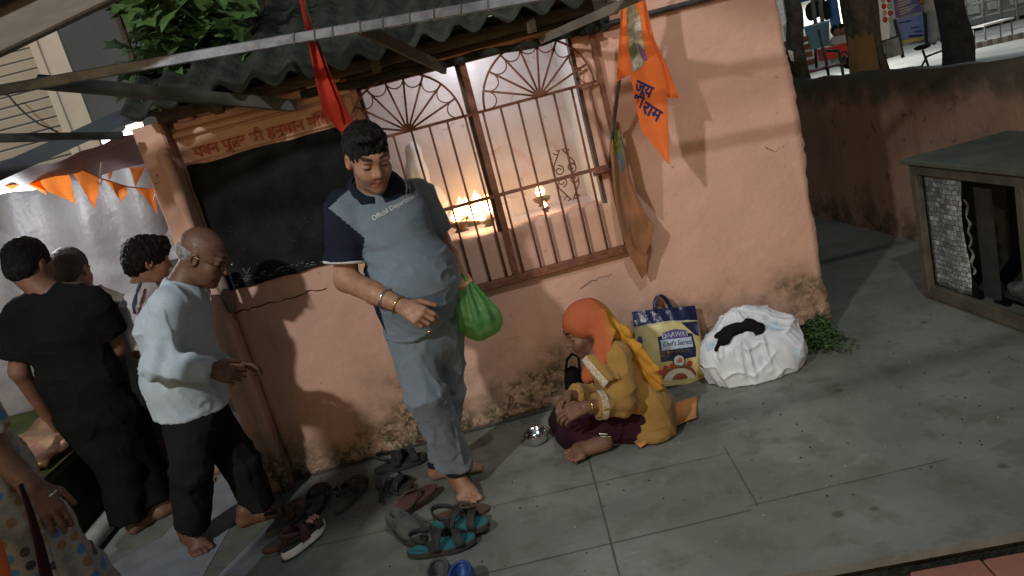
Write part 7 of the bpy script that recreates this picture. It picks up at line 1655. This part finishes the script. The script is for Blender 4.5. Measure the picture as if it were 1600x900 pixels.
# grey board leaning by the trunk
gbd = MB(); gbd.prism([P(x, y, 8.0) for x, y in ((1384, 64), (1404, 58), (1410, 85), (1386, 92))], (0, .04, 0)); tag(gbd.build('grey_board', pm('grey_board', (.30, .32, .30), (.2, .22, .2), scale=6)), 'small grey board leaning by the thick trunk', 'board')
# person in pale shirt near the banner
pr = thing('person', 'blurred person in a pale shirt standing between the banner and the black trunk', 'person', P(1462, 68, 9.5))
h_ = P(1452, -66, 9.5); f_ = P(1466, 64, 9.5); sd_ = f_ - h_
solid('body', [ell(h_, (.09, .1, .125)), cap(h_, h_ + sd_ * .14, .05), cap(h_ + sd_ * .2 + V3(-.2, 0, 0), h_ + sd_ * .5 + V3(-.26, -.05, 0), .045, .04), cap(h_ + sd_ * .2 + V3(.2, 0, 0), h_ + sd_ * .5 + V3(.24, -.05, 0), .045, .04), cap(h_ + sd_ * .5, f_ + V3(-.08, 0, .0), .09, .05), cap(h_ + sd_ * .5, f_ + V3(.08, 0, 0), .09, .05)], .025, SKIN4, pr)
solid('shirt', [seg(h_ + sd_ * .17, h_ + sd_ * .58, V3(1, 0, 0), .19, .11, .2, .13, .05), cap(h_ + sd_ * .2 + V3(-.18, 0, 0), h_ + sd_ * .38 + V3(-.24, 0, 0), .075), cap(h_ + sd_ * .2 + V3(.18, 0, 0), h_ + sd_ * .38 + V3(.24, 0, 0), .075)], .025, pm('blue_white_shirt', (.42, .48, .56), bstr=0), pr)
solid('trousers', [cap(h_ + sd_ * .56, f_ + V3(-.09, 0, .05), .12, .08), cap(h_ + sd_ * .56, f_ + V3(.09, 0, .05), .12, .08)], .025, pm('pale_trouser', (.30, .36, .44), bstr=0), pr)
# parked bicycle behind the black trunk
bc_ = thing('bicycle', 'parked bicycle half hidden by the black trunk', 'bicycle', P(1515, 84, 6.6)); wc = P(1512, 68, 6.6); wc[2] = .17
for dx in (0, -1.0):
    m_ = MB(); m_.tube([wc + V3(dx + .31 * math.cos(t) * .75, .31 * math.cos(t) * .66, .31 * math.sin(t)) for t in np.linspace(0, 2 * math.pi, 30, endpoint=False)], .022, 7, 0, True, 1, None, True); wl = m_.build('wheel', BLACKINK, bc_)
    m_ = MB()
    for k_ in range(8): t = math.pi * k_ / 8; m_.tube([wc + V3(dx + .30 * math.cos(t) * .75, .30 * math.cos(t) * .66, .30 * math.sin(t)), wc + V3(dx - .30 * math.cos(t) * .75, -.30 * math.cos(t) * .66, -.30 * math.sin(t))], .002, 4)
    m_.build('spokes', SILVER, wl)
m_ = MB(); m_.tube([wc, wc + V3(-.1, 0, .55), wc + V3(-.6, 0, .5), wc + V3(-1.0, 0, 0), wc + V3(-.5, 0, -.05), wc + V3(-.1, 0, .5)], .016, 7); m_.tube([wc + V3(-.5, 0, -.05), wc + V3(-.65, 0, .6)], .016, 7); m_.build('frame', DARKSTEEL, bc_)
m_ = MB(); m_.tube([wc + V3(-.25, -.25, .72), wc + V3(-.1, 0, .66), wc + V3(-.02, .25, .72)], .014, 7); m_.tube([wc + V3(-.1, 0, .55), wc + V3(-.1, 0, .66)], .016, 7); m_.build('handlebar', SILVER, bc_)
m_ = MB(); m_.ball(wc + V3(-.65, 0, .64), (.12, .07, .035), 8); m_.build('saddle', BLACKINK, bc_); m_ = MB(); m_.ball(wc + V3(.02, -.05, .55), (.05, .05, .05), 8); m_.build('headlight', SILVER, bc_)
# kerb with painted blocks and the grey stands beyond
m_ = MB(); k0, k1_ = G(1512, 74, -.1), G(1640, 46, -.1)
n = 16
for i in range(n):
    a_, b_ = k0 + (k1_ - k0) * i / n, k0 + (k1_ - k0) * (i + 1) / n; m_.beam(V3(a_[0], a_[1], -.10), V3(b_[0], b_[1], -.10), .18, .14, i % 2)
kk = m_.build('kerb', [GREYM, ASPHALT]); kk['kind'] = 'structure'
fn_ = thing('street_railing', 'dark grey pipe railing along the far side of the street', 'railing', P(1560, 40, 17))
def rl(px, py): return P(px, py, 17.0)
for a_, b_ in (((1500, -8), (1660, -45)), ((1505, 10), (1660, -25)), ((1508, 32), (1660, -2))): m_ = MB(); m_.tube([rl(*a_), rl(*b_)], .04, 7); m_.build('rail', GREYM, fn_)
for px_ in range(1512, 1660, 26): m_ = MB(); m_.tube([rl(px_ - 8, -30 - (px_ - 1512) * .23), rl(px_, 50 - (px_ - 1512) * .24)], .05, 7); m_.build('post', GREYM, fn_)
kb2 = thing('kiosk', 'grey shuttered kiosk standing behind the street railing', 'kiosk', P(1560, 30, 20))
m_ = MB(); q = [P(x, y, 20) for x, y in ((1470, 50), (1660, 10), (1640, -160), (1440, -110))]; m_.prism(q, (0, 2, 0)); m_.build('wall', pm('kiosk_grey', (.10, .115, .115), (.06, .07, .07), scale=1.2), kb2)
for x_, w_ in ((1510, 22), (1545, 18), (1580, 20)): m_ = MB(); m_.prism([P(x, y, 19.95) for x, y in ((x_, 24 - (x_ - 1510) * .23), (x_ + w_, 20 - (x_ - 1510) * .23), (x_ + w_ - 6, -12 - (x_ - 1510) * .23), (x_ - 6, -8 - (x_ - 1510) * .23))], (0, .04, 0)); m_.build('shutter', pm('shutter_grey', (.22, .24, .24), bstr=0) if 'shutter_grey' not in MATS else MATS['shutter_grey'], kb2)
tbl = thing('folding_table', 'small pale table by the railing right of the bicycle', 'table', P(1552, 40, 15)); m_ = MB(); a_ = P(1550, 36, 15); m_.box(a_, (.8, .5, .04)); m_.build('tabletop', SHOPW, tbl)
for sx_ in (-.35, .35):
    for sy_ in (-.2, .2): m_ = MB(); m_.tube([a_ + V3(sx_, sy_, -.02), V3(a_[0] + sx_, a_[1] + sy_, -.17)], .02, 6); m_.build('leg', GREYM, tbl)
# row of shops closing the view
sh = thing('shop_row', 'dim row of shop fronts far across the street', 'building', (16, 26, -.17))
m_ = MB(); m_.beam((6, 27, 2.5), (48, 21, 2.5), .5, 6.0); m_.build('wall', pm('far_wall', (.16, .17, .16), (.10, .11, .105), scale=.6), sh)
for k_ in range(6): m_ = MB(); m_.box((12 + k_ * 5.2, 25.6 - k_ * .75, 1.3), (3.4, .1, 2.4), np.array([[.99, .14, 0], [-.14, .99, 0], [0, 0, 1]])); m_.build('shutter', [pm('far_shutter', (.3, .33, .33), bstr=0) if 'far_shutter' not in MATS else MATS['far_shutter'], SHOPB][k_ % 2 and 0], sh)
